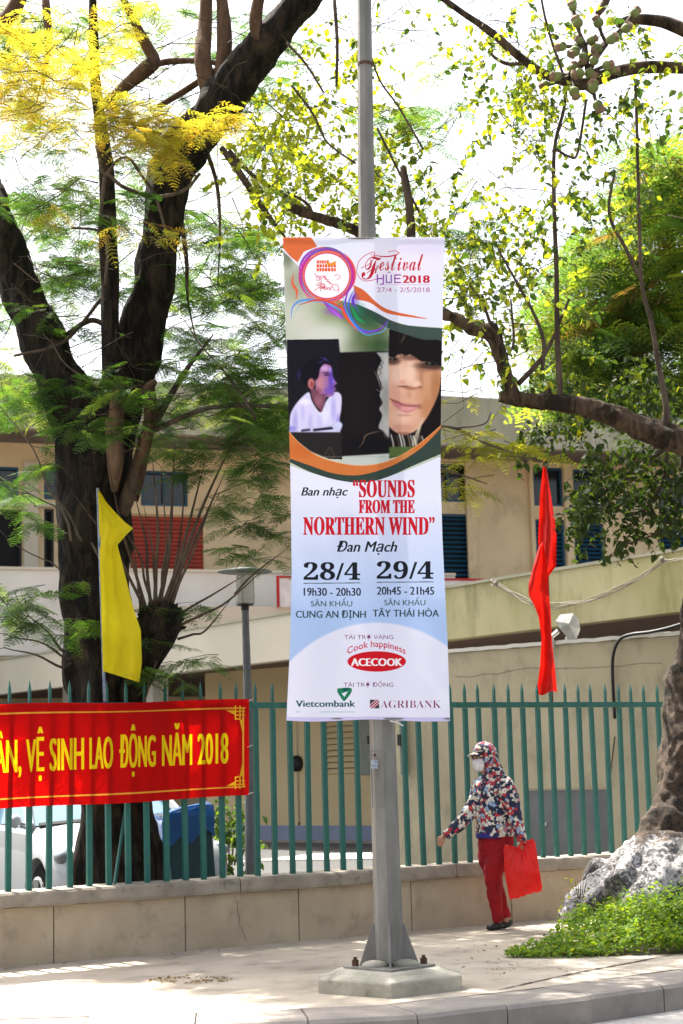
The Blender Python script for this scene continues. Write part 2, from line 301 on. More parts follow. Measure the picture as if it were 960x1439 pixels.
# ------------------------------------------------------------------ printed cloth: a numpy painter working in photograph pixels
class Paint:
    def __init__(s, x0f, x1f, y0, y1, w, h, bgc):
        v = np.linspace(0, 1, h)[:, None]; u = np.linspace(0, 1, w)[None, :]
        s.Y = np.broadcast_to(y0 + v * (y1 - y0), (h, w)).copy()
        L = np.array([x0f(t) for t in s.Y[:, 0]])[:, None]; Rr = np.array([x1f(t) for t in s.Y[:, 0]])[:, None]
        s.X = L + u * (Rr - L); s.y0, s.y1, s.w, s.h = y0, y1, w, h; s.L = L[:, 0]; s.R = Rr[:, 0]
        s.I = np.ones((h, w, 3)) * (np.array(bgc) / 255.0)
    def rows(s, a, b):
        k = (s.h - 1) / (s.y1 - s.y0); i0 = max(0, int((a - s.y0) * k) - 1); i1 = min(s.h, int((b - s.y0) * k) + 2); return i0, max(i1, i0)
    def win(s, xa, xb, ya, yb):
        i0, i1 = s.rows(ya, yb)
        if i1 <= i0: return None
        l = min(s.L[i0], s.L[i1 - 1]); r = max(s.R[i0], s.R[i1 - 1]); wd = (r - l)
        j0 = max(0, int((xa - l) / wd * s.w) - 30); j1 = min(s.w, int((xb - l) / wd * s.w) + 30)
        if j1 <= j0: return None
        return slice(i0, i1), slice(j0, j1)
    def put(s, w, a, col):
        c = np.array(col) / 255.0; a = a[..., None]; s.I[w] = s.I[w] * (1 - a) + c * a
    def inpoly(s, w, pts):
        X, Y = s.X[w], s.Y[w]; ins = np.zeros(X.shape, bool); k = len(pts)
        for i in range(k):
            x1, y1 = pts[i]; x2, y2 = pts[(i + 1) % k]
            if y1 == y2: continue
            c = ((y1 > Y) != (y2 > Y)) & (X < (x2 - x1) * (Y - y1) / (y2 - y1) + x1); ins ^= c
        return ins
    def poly(s, pts, col, a=1.0):
        xs = [p[0] for p in pts]; ys = [p[1] for p in pts]; w = s.win(min(xs), max(xs), min(ys), max(ys))
        if w: s.put(w, s.inpoly(w, pts) * a, col)
    def curve(s, pts, n=8):
        q = smoothpath([(p[0], p[1]) for p in pts], n); return [(float(a[0]), float(a[1])) for a in q]
    def ell(s, cx, cy, rx, ry, col, a=1.0, soft=0.0, rot=0.0, clip=None):
        m = max(rx, ry) * (1 + soft * 1.5) + 1; w = s.win(cx - m, cx + m, cy - m, cy + m)
        if not w: return
        dx, dy = s.X[w] - cx, s.Y[w] - cy; c, q = math.cos(rot), math.sin(rot)
        d = np.sqrt(((dx * c + dy * q) / rx) ** 2 + ((-dx * q + dy * c) / ry) ** 2)
        al = np.clip((1 + soft - d) / max(soft * 2, .02), 0, 1); al = al * al * (3 - 2 * al) * a
        if clip is not None: al = al * s.inpoly(w, clip)
        s.put(w, al, col)
    def line(s, pts, wd, col, a=1.0, sm=0, taper=False, clip=None):
        if sm: pts = s.curve(pts, sm)
        k = len(pts)
        for i in range(k - 1):
            (x1, y1), (x2, y2) = pts[i], pts[i + 1]; ww = wd * (math.sin(math.pi * (i + .5) / (k - 1)) * .8 + .2 if taper else 1)
            m = ww; w = s.win(min(x1, x2) - m, max(x1, x2) + m, min(y1, y2) - m, max(y1, y2) + m)
            if not w: continue
            X, Y = s.X[w], s.Y[w]; L2 = (x2 - x1) ** 2 + (y2 - y1) ** 2 + 1e-9
            t = np.clip(((X - x1) * (x2 - x1) + (Y - y1) * (y2 - y1)) / L2, 0, 1)
            d = np.hypot(X - x1 - t * (x2 - x1), Y - y1 - t * (y2 - y1)); al = (d < ww / 2) * a
            if clip is not None: al = al * s.inpoly(w, clip)
            s.put(w, al, col)
    def text(s, body, x0, x1, base, cap, col, bold=0.0, shear=0.0, warp=None, capunit=None, fat=0.0, a=1.0):
        """fit the string between x0 and x1 with its baseline at y=base and capital height cap (photo px)"""
        cu = bpy.data.curves.new('t', 'FONT'); cu.body = body; cu.offset = bold; cu.shear = shear; cu.resolution_u = 3
        o = bpy.data.objects.new('t', cu); COL.objects.link(o); dg = bpy.context.evaluated_depsgraph_get()
        me = o.evaluated_get(dg).to_mesh(); me.calc_loop_triangles()
        v = np.array([q.co[:2] for q in me.vertices]); tr = np.array([t.vertices[:] for t in me.loop_triangles])
        o.evaluated_get(dg).to_mesh_clear(); bpy.data.objects.remove(o); bpy.data.curves.remove(cu)
        cu_ = capunit or 0.7; sx = (x1 - x0) / (v[:, 0].max() - v[:, 0].min()); sy = cap / cu_
        x = x0 + (v[:, 0] - v[:, 0].min()) * sx; y = base - v[:, 1] * sy
        if warp: x, y = warp(x, y)
        if fat:
            n_t = len(x); x = np.concatenate([x + q for q in (-fat, 0, fat)]); y = np.concatenate([y, y, y]); tr = np.concatenate([tr + n_t * q for q in range(3)])
        for t in tr:
            ax, ay, bx, by, cx, cy = x[t[0]], y[t[0]], x[t[1]], y[t[1]], x[t[2]], y[t[2]]
            w = s.win(min(ax, bx, cx), max(ax, bx, cx), min(ay, by, cy), max(ay, by, cy))
            if not w: continue
            X, Y = s.X[w], s.Y[w]; D = (by - cy) * (ax - cx) + (cx - bx) * (ay - cy)
            if abs(D) < 1e-9: continue
            l1 = ((by - cy) * (X - cx) + (cx - bx) * (Y - cy)) / D; l2 = ((cy - ay) * (X - cx) + (ax - cx) * (Y - cy)) / D
            s.put(w, ((l1 >= -1e-6) & (l2 >= -1e-6) & (l1 + l2 <= 1 + 1e-6)) * a, col)
    def image(s, name):
        im = bpy.data.images.new(name, s.w, s.h); A = np.ones((s.h, s.w, 4), np.float32); A[..., :3] = np.clip(s.I[::-1], 0, 1)
        im.pixels.foreach_set(A.ravel()); im.update(); im.pack(); return im
def printmat(name, im, transl=.4, rough=.55, sat=1.0, gain=1.0):
    m, n, l = mat(name); ti = n.new('ShaderNodeTexImage'); ti.image = im; ti.interpolation = 'Linear'; ti.extension = 'EXTEND'
    b = n.new('ShaderNodeBsdfPrincipled'); b.inputs['Roughness'].default_value = rough; b.inputs['Specular IOR Level'].default_value = .12
    hs = n.new('ShaderNodeHueSaturation'); hs.inputs['Saturation'].default_value = sat; hs.inputs['Value'].default_value = gain
    l.new(ti.outputs[0], hs.inputs['Color'])
    t = n.new('ShaderNodeBsdfTranslucent'); l.new(hs.outputs[0], b.inputs['Base Color']); l.new(hs.outputs[0], t.inputs[0])
    ms = n.new('ShaderNodeMixShader'); ms.inputs[0].default_value = transl; l.new(b.outputs[0], ms.inputs[1]); l.new(t.outputs[0], ms.inputs[2])
    o = n.new('ShaderNodeOutputMaterial'); l.new(ms.outputs[0], o.inputs[0]); return m
def interp(tab):
    xs = [a for a, b in tab]; ys = [b for a, b in tab]; return lambda t: float(np.interp(t, xs, ys))

bL = interp([(333, 397.5), (450, 401), (560, 405), (660, 408), (800, 410), (900, 408), (1012, 402.5)])
bR = interp([(333, 625), (450, 622), (560, 620), (660, 619), (760, 622), (900, 629), (1012, 632.5)])
def paint_banner():
    p = Paint(bL, bR, 333, 1013, 900, 2700, (236, 236, 252))
    # pale blue field that deepens, then the white arc at the bottom
    v = np.clip((p.Y - 700) / 170, 0, 1)[..., None]; v = v * (p.Y > 690)[..., None]
    p.I = p.I * (1 - v) + (np.array([184, 208, 248]) / 255) * v
    lx = np.clip((p.X - 400) / 150, 0, 1)[..., None]; p.I = np.where((p.Y > 690)[..., None], p.I * (.98 + .02 * lx), p.I)
    p.ell(530, 1100, 190, 227, (240, 238, 253)); p.poly([(395, 1008), (640, 1008), (640, 1015), (395, 1015)], (214, 206, 240))
    # upper picture field
    fld = [(396, 350), (420, 374), (470, 420), (502, 427), (525, 437), (550, 450), (575, 457), (622, 460), (622, 640), (590, 654), (560, 665), (511, 678), (438, 665), (396, 650)]
    p.poly(fld, (202, 205, 188))
    for cx, cy, rx, ry, c, a in [(470, 440, 34, 22, (120, 140, 85), .55), (520, 470, 30, 34, (60, 84, 40), .75), (500, 430, 30, 16, (72, 95, 62), .7), (455, 470, 30, 16, (222, 222, 210), .8),
                                 (415, 400, 16, 22, (150, 152, 125), .6), (425, 450, 22, 18, (215, 214, 196), .7), (535, 488, 20, 12, (40, 70, 34), .6), (404, 358, 8, 16, (96, 104, 80), .7)]:
        p.ell(cx, cy, rx, ry, c, a, .7, clip=fld)
    p.poly(p.curve([(502, 427), (525, 437), (550, 450), (575, 457), (622, 461)]) + [(622, 482)] + p.curve([(622, 482), (600, 480), (575, 473), (548, 462), (520, 446), (502, 430)]), (66, 82, 76))
    p.ell(508, 442, 22, 12, (50, 68, 56), .7, .7, clip=fld)
    # orange corner and swoosh, pale wave behind the title
    p.poly([(396, 332), (437, 332), (446, 346), (427, 353), (418, 368), (408, 360), (396, 346)], (226, 112, 64))
    p.ell(560, 372, 58, 28, (249, 236, 246), .7, .6); p.ell(600, 345, 40, 12, (226, 216, 246), .6, .8)
    p.poly(p.curve([(497, 400), (512, 408), (530, 425), (550, 436), (600, 447)]) + p.curve([(600, 448), (560, 443), (540, 438), (520, 425), (499, 420)]), (220, 104, 58))
    # colour ribbons
    tau = 2 * math.pi; rnd = random.Random(3)
    cols = [(150, 70, 190), (205, 50, 150), (235, 80, 60), (242, 130, 60), (60, 120, 210), (30, 150, 100), (120, 60, 170)]
    for k in range(60):
        a0 = rnd.uniform(0, tau); ln = rnd.uniform(.6, 1.9); rr = rnd.uniform(33.5, 40); q = (a0 / tau) % 1
        c = cols[4] if .62 < q < .68 else cols[5] if .68 <= q < .80 else cols[2] if q > .85 or q < .05 else cols[0] if .45 < q < .62 else cols[3] if .1 < q < .3 else cols[1]
        if rnd.random() < .3: c = cols[rnd.randrange(7)]
        ox, oy = rnd.uniform(-2, 2), rnd.uniform(-2, 2)
        p.line([(459.5 + ox + rr * math.cos(a0 + t * ln), 386.5 + oy + rr * math.sin(a0 + t * ln)) for t in np.linspace(0, 1, 12)], rnd.uniform(1.2, 3.4), c, .75, taper=True)
    p.line([(412, 384), (411, 398), (417, 408), (416, 420)], 4, (238, 100, 70), .7, 5, True)
    p.ell(459.5, 387, 34.5, 34.5, (242, 140, 60)); p.ell(459.5, 387, 33.5, 33.5, (214, 60, 130), .8); p.ell(459.5, 387, 31.5, 31.5, (253, 250, 255))
    for pts, c, w_ in [([(409, 448), (412, 430), (428, 421), (458, 424), (485, 440), (498, 462)], (90, 150, 225), 3.2), ([(414, 440), (428, 424), (460, 427), (478, 436)], (96, 190, 220), 1.6),
                       ([(420, 428), (450, 421), (478, 432), (496, 455)], (224, 80, 60), 3.4), ([(455, 424), (470, 438), (482, 446)], (150, 70, 200), 7), ([(462, 432), (472, 440), (480, 448)], (190, 110, 220), 4),
                       ([(494, 396), (486, 420), (486, 440), (498, 458), (514, 466), (534, 462), (545, 450)], (130, 70, 200), 4.5), ([(499, 404), (490, 425), (494, 446), (508, 462), (530, 466)], (70, 110, 215), 3),
                       ([(482, 410), (486, 434), (498, 456), (515, 470), (535, 466)], (70, 170, 220), 1.8), ([(478, 424), (486, 444), (502, 464)], (238, 90, 50), 4), ([(494, 430), (502, 446), (514, 454)], (40, 160, 90), 5),
                       ([(500, 410), (496, 424), (506, 440)], (110, 60, 190), 4), ([(545, 452), (540, 464), (525, 470)], (120, 180, 235), 1.4)]:
        p.line(pts, w_, c, .85, 8, True)
    p.ell(503, 437, 9, 10, (30, 130, 84), .55, .8); p.ell(466, 437, 10, 5, (160, 80, 200), .5, .8); p.ell(498, 420, 6, 8, (110, 60, 190), .5, .8); p.ell(520, 450, 12, 10, (30, 90, 60), .45, .8)
    # emblem: a block of squared letters over a line-drawn beast
    for r_ in range(3):
        x = 445.0
        while x < 471:
            wq = rnd.choice([2.2, 3.0, 3.6]); y = 365.5 + r_ * 5.4
            if not (r_ == 0 and x > 459): p.poly([(x, y), (min(x + wq, 472), y), (min(x + wq, 472), y + 4.4), (x, y + 4.4)], (236, 88, 36))
            x += wq + .8
    p.poly(p.curve([(459, 367), (465, 369), (472, 366)]) + p.curve([(472, 370), (465, 373), (459, 371)]), (242, 150, 40))
    for k in range(16):
        cx, cy = rnd.uniform(444, 474), rnd.uniform(386, 408); a0 = rnd.uniform(0, tau); rr = rnd.uniform(2, 5)
        p.line([(cx + rr * math.cos(a0 + t), cy + rr * .7 * math.sin(a0 + t)) for t in np.linspace(0, rnd.uniform(2, 4.6), 9)], .8, (214, 72, 92), .9)
    p.line([(442, 384), (450, 392), (456, 388), (464, 398), (474, 400), (476, 410)], .9, (214, 72, 92), .9, 6); p.line([(442, 408), (452, 402), (462, 406), (468, 400)], .9, (214, 72, 92), .9, 6)
    # title
    p.text('𝓕', 508, 536, 392, 34, (190, 30, 52), 0.0, capunit=.66); p.text('𝓮𝓼𝓽𝓲𝓿𝓪𝓵', 533, 595, 379.5, 26, (200, 36, 58), 0.0, capunit=.66)
    p.line([(530, 392), (512, 394), (502, 384), (504, 368), (514, 358), (526, 354), (522, 368), (508, 376)], .9, (196, 40, 60), 1, 8)
    p.line([(520, 357), (540, 360), (556, 358), (562, 354)], 1.8, (196, 36, 56), 1, 8, True); p.line([(561, 355), (556, 352), (546, 353)], .8, (196, 36, 56), 1, 6)
    def box_u(x, y, w_, h, top=True):
        p.line([(x, y - h), (x, y), (x + w_, y), (x + w_, y - h)], 1.7, (140, 70, 170))
    p.line([(530.5, 385.5), (530.5, 397)], 1.7, (150, 70, 170)); p.line([(530.5, 391), (539, 391)], 1.7, (150, 70, 170)); p.line([(539, 385.5), (539, 398), (535, 399)], 1.7, (150, 70, 170))
    box_u(543, 396.5, 7, 10.5); p.line([(544.5, 383), (546.5, 381.5), (548.5, 383)], 1, (150, 70, 170)); p.line([(563, 386), (555, 386), (555, 396.5), (563, 396.5)], 1.7, (150, 60, 160)); p.line([(555, 391), (562, 391)], 1.7, (150, 60, 160))
    p.text('2018', 566.5, 603.5, 397, 11.2, (202, 28, 56), 0, capunit=.73, fat=.8)
    p.text('27/4 - 2/5/2018', 530, 604, 410, 7, (176, 84, 132), .0, capunit=.73); p.line([(530, 399.6), (604, 399.6)], .4, (200, 150, 190))
    # dark portrait pictures
    p.poly([(403, 477), (476, 476), (477, 488), (481, 520), (481, 606), (405, 607)], (26, 24, 32)); p.poly([(405, 606), (481, 606), (481, 645.5), (462, 645), (436, 634), (418, 620)], (40, 36, 36))
    p.poly([(476, 495), (547, 493), (547, 637), (500, 640), (481, 641)], (21, 17, 20)); p.ell(500, 570, 24, 60, (34, 24, 24), .6, .8); p.ell(515, 625, 28, 10, (12, 12, 16), .7, .5)
    p.poly(p.curve([(529, 495), (536, 506), (530, 522), (536, 540), (534, 556), (538, 566), (533, 574), (537, 584), (532, 600), (539, 606), (547, 616)]) + [(547, 495)], (178, 176, 170))
    p.ell(544, 520, 6, 22, (205, 203, 198), .8, .6); p.ell(543, 560, 6, 22, (150, 148, 142), .7, .6); p.ell(544, 598, 5, 14, (190, 188, 180), .8, .6)
    for k in range(7): p.line([(529 + rnd.uniform(0, 9), 505 + k * 7), (531 + rnd.uniform(0, 9), 509 + k * 7), (529 + rnd.uniform(0, 9), 514 + k * 7)], .8, rnd.choice([(30, 26, 28), (225, 222, 215)]), .7)
    p.line([(503, 631), (510, 622), (514, 612), (528, 607), (540, 606)], 1.3, (150, 120, 96), .9, 6, True); p.line([(526, 520), (532, 534), (535, 546)], 1.0, (226, 222, 214), .9, 6, True)
    # pianist (drawn in a local frame)
    Q = lambda *pts: [(394 + a / 3.81, 323 + b / 3.81) for a, b in pts]
    def E(cx, cy, rx, ry, c, a=1.0, soft=.6, rot=0, clip=None): p.ell(394 + cx / 3.81, 323 + cy / 3.81, rx / 3.81, ry / 3.81, c, a, soft, rot, clip)
    A = Q((38, 590), (312, 583), (330, 700), (328, 1080), (45, 1083))
    SH = p.curve(Q((48, 1083), (50, 1020), (58, 975), (92, 920), (150, 868), (168, 915), (200, 965), (222, 972), (246, 915), (290, 868), (326, 885), (326, 960), (318, 1010), (322, 1083)), 5)
    p.poly(SH, (222, 214, 248))
    for a_ in [(80, 1030, 14, 60, (176, 170, 228), .8), (120, 980, 10, 50, (196, 190, 240), .7), (160, 1040, 12, 50, (180, 174, 230), .6), (210, 1030, 16, 40, (202, 196, 242), .7), (285, 960, 12, 60, (182, 172, 236), .8), (310, 1030, 12, 40, (150, 130, 220), .7), (60, 1065, 20, 14, (130, 120, 216), .7), (130, 920, 30, 16, (246, 244, 255), .8), (240, 990, 20, 40, (240, 236, 255), .7)]: E(*a_, clip=SH)
    p.poly(p.curve(Q((160, 845), (172, 905), (205, 958), (222, 970), (240, 915), (244, 880), (200, 850)), 5), (122, 72, 92)); E(205, 915, 22, 30, (160, 104, 118), .8)
    p.line(Q((152, 872), (172, 925), (210, 985), (228, 975)), .8, (250, 248, 255), .9, 5); p.line(Q((246, 918), (262, 960), (250, 985)), .8, (246, 244, 255), .9, 5)
    FC = p.curve(Q((186, 812), (190, 770), (205, 728), (240, 716), (268, 724), (278, 750), (280, 775), (290, 800), (303, 822), (290, 832), (292, 842), (299, 852), (290, 862), (288, 880), (270, 892), (238, 892), (208, 872), (190, 850)), 5)
    p.poly(FC, (168, 112, 152))
    for a_ in [(275, 800, 18, 60, (96, 70, 190), .85), (262, 860, 26, 24, (112, 80, 196), .7), (215, 820, 22, 34, (206, 138, 146), .8), (236, 740, 22, 16, (214, 172, 228), .85), (266, 748, 8, 14, (180, 150, 240), .8), (205, 860, 14, 16, (150, 86, 104), .7), (250, 776, 16, 5, (52, 30, 84), .9), (246, 764, 18, 3.5, (40, 24, 60), .8), (288, 846, 9, 3, (96, 34, 90), .8), (240, 830, 14, 18, (172, 118, 176), .6), (284, 812, 5, 10, (150, 130, 236), .8), (226, 884, 24, 6, (90, 50, 90), .7)]: E(*a_, clip=FC)
    p.poly(p.curve(Q((120, 800), (112, 760), (130, 715), (170, 690), (205, 680), (240, 674), (268, 690), (278, 712), (262, 722), (240, 716), (222, 728), (210, 750), (204, 786), (186, 806), (166, 800), (152, 800), (146, 830), (130, 830)), 5), (20, 16, 28))
    for a_ in [((206, 690), (236, 684), (264, 702)), ((212, 702), (240, 696), (270, 712)), ((200, 712), (214, 706), (236, 710)), ((214, 680), (240, 690), (250, 704))]: p.line(Q(*a_), .8, (98, 84, 190), .75, 5, True)
    E(165, 822, 18, 28, (204, 122, 112), 1, .25); E(168, 826, 8, 15, (140, 62, 76), .9); E(98, 775, 8, 26, (56, 52, 130), .5)
    p.poly(Q((118, 1058), (240, 1050), (300, 1034), (330, 1040), (326, 1070), (120, 1080)), (206, 204, 236)); p.poly(Q((176, 1066), (276, 1054), (284, 1066), (176, 1078)), (24, 20, 40)); p.poly(Q((112, 1070), (160, 1064), (160, 1074), (112, 1080)), (36, 30, 60)); E(312, 1046, 20, 20, (214, 214, 250), 1, .25)
    p.line([(463, 628), (459, 634), (457, 641), (463, 644), (470, 641), (467, 634), (463, 628)], .8, (120, 92, 70), .7, 5); p.line([(463, 628), (463, 645)], .6, (110, 86, 66), .6); p.line([(459, 648), (468, 648)], .8, (110, 90, 70), .6)
    # close face, cropped by the picture edge
    B = p.curve([(547, 465), (575, 473), (600, 480), (622, 483)]) + [(622, 600), (606, 614), (590, 625), (570, 634), (547, 640)]
    p.poly(B, (26, 20, 22))
    SK = p.curve(Q((580, 676), (640, 664), (700, 668), (760, 700), (866, 716), (862, 790), (846, 880), (806, 970), (768, 1030), (730, 1072), (680, 1096), (640, 1096), (600, 1070), (580, 1050)), 6); SK = SK + Q((580, 680))
    p.poly(SK, (220, 168, 140))
    for a_ in [(800, 850, 60, 130, (206, 150, 112), .9), (836, 860, 28, 120, (176, 118, 78), .8), (790, 960, 36, 60, (190, 130, 90), .8), (640, 780, 50, 70, (240, 198, 176), .9), (610, 860, 26, 40, (222, 160, 140), .8), (700, 760, 24, 70, (246, 206, 180), .9), (660, 1000, 60, 36, (234, 188, 166), .9), (650, 1060, 60, 18, (206, 150, 130), .8), (650, 1092, 60, 10, (140, 90, 76), .8),
               (757, 790, 12, 60, (184, 126, 98), .8), (780, 800, 20, 40, (210, 156, 122), .6), (730, 826, 22, 20, (244, 200, 176), .9), (662, 838, 30, 5, (120, 64, 54), .9), (700, 848, 34, 8, (168, 104, 84), .85), (745, 842, 14, 6, (140, 84, 66), .8), (655, 815, 16, 12, (214, 150, 128), .8), (690, 880, 12, 18, (206, 144, 122), .7), (735, 905, 20, 16, (212, 156, 128), .6), (745, 945, 14, 12, (150, 92, 72), .7), (600, 700, 40, 20, (70, 44, 38), .9), (810, 726, 80, 22, (64, 42, 36), .9), (700, 684, 60, 14, (120, 80, 66), .8), (770, 752, 40, 10, (170, 120, 96), .6)]: E(*a_, clip=SK)
    E(604, 692, 22, 8, (20, 18, 18), .95, .3, clip=SK); E(600, 691, 8, 5, (96, 112, 96), .9, .3, clip=SK); p.line(Q((586, 700), (604, 703), (624, 696)), .7, (190, 150, 130), .6, 5, clip=SK)
    E(808, 716, 34, 10, (18, 16, 16), .95, .3, clip=SK); E(800, 715, 9, 6, (88, 104, 90), .9, .3, clip=SK); E(836, 713, 6, 4, (200, 206, 196), .8, .3, clip=SK); p.line(Q((770, 722), (805, 732), (846, 724)), .7, (170, 128, 104), .6, 5, clip=SK)
    LP = p.curve(Q((588, 902), (620, 912), (656, 926), (690, 930), (736, 940), (728, 958), (700, 974), (670, 978), (636, 962), (604, 934)), 6); p.poly(LP, (204, 126, 126)); E(680, 956, 40, 12, (228, 160, 158), .9, clip=LP); E(630, 918, 40, 6, (178, 92, 92), .7, clip=LP); p.line(Q((586, 902), (625, 922), (662, 938), (700, 942), (740, 940)), 1.0, (96, 40, 44), .95, 6, clip=SK); E(665, 992, 40, 6, (190, 130, 114), .7)
    HR = p.curve(Q((583, 530), (640, 548), (760, 585), (866, 600), (868, 722), (820, 706), (770, 704), (748, 700), (724, 676), (700, 664), (672, 672), (640, 660), (612, 680), (580, 676)), 6); p.poly(HR, (24, 19, 20))
    for q in range(34):
        x = 586 + q * 8.4; y = 655 + max(0, x - 690) * .30; p.line(Q((x - rnd.uniform(6, 14), y - 46), (x, y), (x + rnd.uniform(-5, 5), y + rnd.uniform(4, 34))), rnd.uniform(.5, 1.1), (22, 17, 18), .85, 3, clip=B)
    p.line(Q((668, 552), (660, 580), (644, 604)), 1.8, (110, 92, 74), .7, 5, True); p.line(Q((640, 552), (636, 600), (628, 640)), 1.0, (60, 50, 44), .6, 5, True)
    p.poly(p.curve(Q((868, 800), (846, 900), (806, 985), (770, 1040), (744, 1080), (730, 1150), (790, 1120), (868, 1060)), 6), (24, 18, 20))
    for q in range(12): x = 592 + q * 15; p.line(Q((x, 1096 + (q % 3) * 4), (x + 10, 1130), (x + 16, 1168)), rnd.uniform(.8, 2.4), [(216, 212, 196), (30, 24, 22), (120, 100, 80), (232, 228, 214)][q % 4], .9, 4, clip=B)
    for q in range(4): p.line(Q((764 - q * 8, 1010 + q * 18), (740 - q * 6, 1100), (730 - q * 8, 1150)), 1.2, (222, 208, 180), .8, 4, clip=B)
    p.poly([(547, 628), (590, 627), (575, 637), (547, 645)], (84, 104, 54)); p.poly(p.curve([(481, 641), (500, 640), (520, 639), (547, 637)]) + p.curve([(547, 648), (530, 652), (500, 655), (481, 651)]), (196, 202, 192))
    # printed photographs are soft: blur that block a little and add grain
    i0, i1 = p.rows(468, 642); Bk = p.I[i0:i1].copy()
    for ax in (0, 1):
        for _ in range(2):
            A_ = np.zeros_like(Bk)
            for q in range(-3, 4): A_ += np.roll(Bk, q, ax)
            Bk = A_ / 7
    gr_ = np.random.default_rng(2).normal(0, .012, Bk.shape[:2])[..., None]; Bk = np.clip(Bk + gr_, 0, 1); msk = (p.Y[i0:i1] > 478 + np.clip((p.X[i0:i1] - 480) * -.1, -8, 0))[..., None]
    p.I[i0:i1] = np.where(msk, Bk, p.I[i0:i1])
    # closing wave: orange over dark green
    up = p.curve([(404, 604), (420, 622), (440, 637), (465, 647.5), (500, 654), (530, 652), (555, 644), (580, 630), (600, 615), (622, 596)]); lo = p.curve([(404, 643), (438, 655), (468, 665), (500, 668), (530, 662), (560, 650), (590, 631), (612, 610), (622, 598)])
    gl = p.curve([(404, 648), (438, 664), (476, 675), (511, 678), (543, 671), (584, 653), (622, 637)])
    p.poly(up + [(622, 637)] + gl[::-1] + [(404, 604)], (54, 70, 62)); p.poly(up + lo[::-1], (212, 120, 62)); p.line(up, 1.0, (240, 170, 110), .8); p.ell(425, 632, 18, 10, (204, 104, 44), .7, .7, clip=up + lo[::-1]); p.ell(560, 640, 30, 6, (204, 140, 80), .8, .7, clip=up + lo[::-1])
    p.poly(gl + [(622, 645), (511, 684), (404, 660)], (238, 238, 253)) if False else None
    # writing
    red, blk = (206, 26, 44), (28, 32, 40)
    p.text('Ban nhạc', 423.5, 488.5, 696.5, 12.5, blk, 0, .28, capunit=.73, fat=.4)
    sf = lambda b, x0, x1, base, cap: p.text(b, x0 + .5, x1 - .5, base, cap, red, .0, capunit=.69, fat=.6)
    sf('“𝐒𝐎𝐔𝐍𝐃𝐒', 496, 583, 698.5, 24); sf('𝐅𝐑𝐎𝐌 𝐓𝐇𝐄', 504, 583, 721, 18.5); sf('𝐍𝐎𝐑𝐓𝐇𝐄𝐑𝐍 𝐖𝐈𝐍𝐃”', 426, 611, 751.5, 25)
    p.text('Đan Mạch', 474, 558, 775.5, 15.5, blk, 0, .28, capunit=.73, fat=.45)
    for x, dy, a_, b_, c_ in ((427, 0, '𝟐𝟖/𝟒', '19h30 - 20h30', 'CUNG AN ĐỊNH'), (530, -1.5, '𝟐𝟗/𝟒', '20h45 - 21h45', 'TÂY THÁI HÒA')):
        p.text(a_, x, x + 79, 815 + dy, 24, blk, 0, capunit=.70, fat=.35); p.line([(x, 820 + dy), (x + 79, 819.4 + dy)], 1.1, (60, 66, 84))
        p.text(b_, x, x + 80, 837.5 + dy, 11.8, (36, 40, 50), 0, capunit=.73, fat=.35)
        p.text('SÂN KHẤU', x + 10, x + 68, 852.5 + dy, 8.2, (70, 92, 100), 0, capunit=.73, fat=.12)
        p.text(c_, x - 11 if dy == 0 else x - 6, x + 87, 868.5 + dy, 10.5, (48, 68, 76), 0, capunit=.73, fat=.28)
    p.text('TÀI TRỢ VÀNG', 484, 553, 898.5, 6.0, (134, 74, 116), 0, capunit=.73); p.text('TÀI TRỢ ĐỒNG', 483, 553, 965.5, 6.0, (134, 74, 116), 0, capunit=.73)
    def arc(x, y):
        t = (x - 529) / 41.0; return x, y + 10.5 * t * t
    p.text('Cook happiness', 488, 570, 909.5, 9.5, (206, 52, 76), .01, warp=arc, capunit=.73)
    p.ell(529.5, 930, 41.5, 14.5, (216, 24, 38)); p.text('ACECOOK', 494, 565, 936.2, 11.2, (255, 250, 252), .0, capunit=.73, fat=.8)
    p.poly(p.curve([(474, 968), (492, 967), (494, 973), (486, 984), (482, 985), (474, 973)]), (40, 128, 92)); p.poly([(480, 975), (489, 972), (484, 980)], (240, 240, 252)); p.poly([(483, 967.5), (491, 967.5), (487, 972), (481, 971)], (22, 92, 84))
    p.text('Vietcombank', 416, 499, 993.8, 9.5, (34, 88, 88), 0, capunit=.73, fat=.45); p.text('CHUNG TAY VÌ CỘNG ĐỒNG', 451, 499, 1002, 3, (130, 170, 176), 0, capunit=.73) if False else p.line([(451, 1001), (499, 1001)], 1.6, (160, 192, 198), .6)
    p.line([(416, 1001), (421, 1001)], 1.6, (160, 192, 198), .6)
    p.poly([(520, 984), (533, 984), (533, 996), (520, 996)], (160, 30, 56)); p.poly([(520, 984), (526, 984), (520, 990)], (30, 60, 54)); p.poly([(533, 990), (533, 996), (527, 996)], (26, 60, 54)); p.line([(520, 996), (533, 984)], 1.2, (236, 226, 240)); p.line([(524, 996), (533, 988)], .9, (236, 226, 240)); p.line([(520, 991.5), (529, 984)], .9, (236, 226, 240))
    p.text('𝖠𝖦𝖱𝖨𝖡𝖠𝖭𝖪' if False else '𝐀𝐆𝐑𝐈𝐁𝐀𝐍𝐊', 535, 620, 995.5, 10.8, (140, 50, 88), -.014, capunit=.69)
    return p.image('street_banner_print')
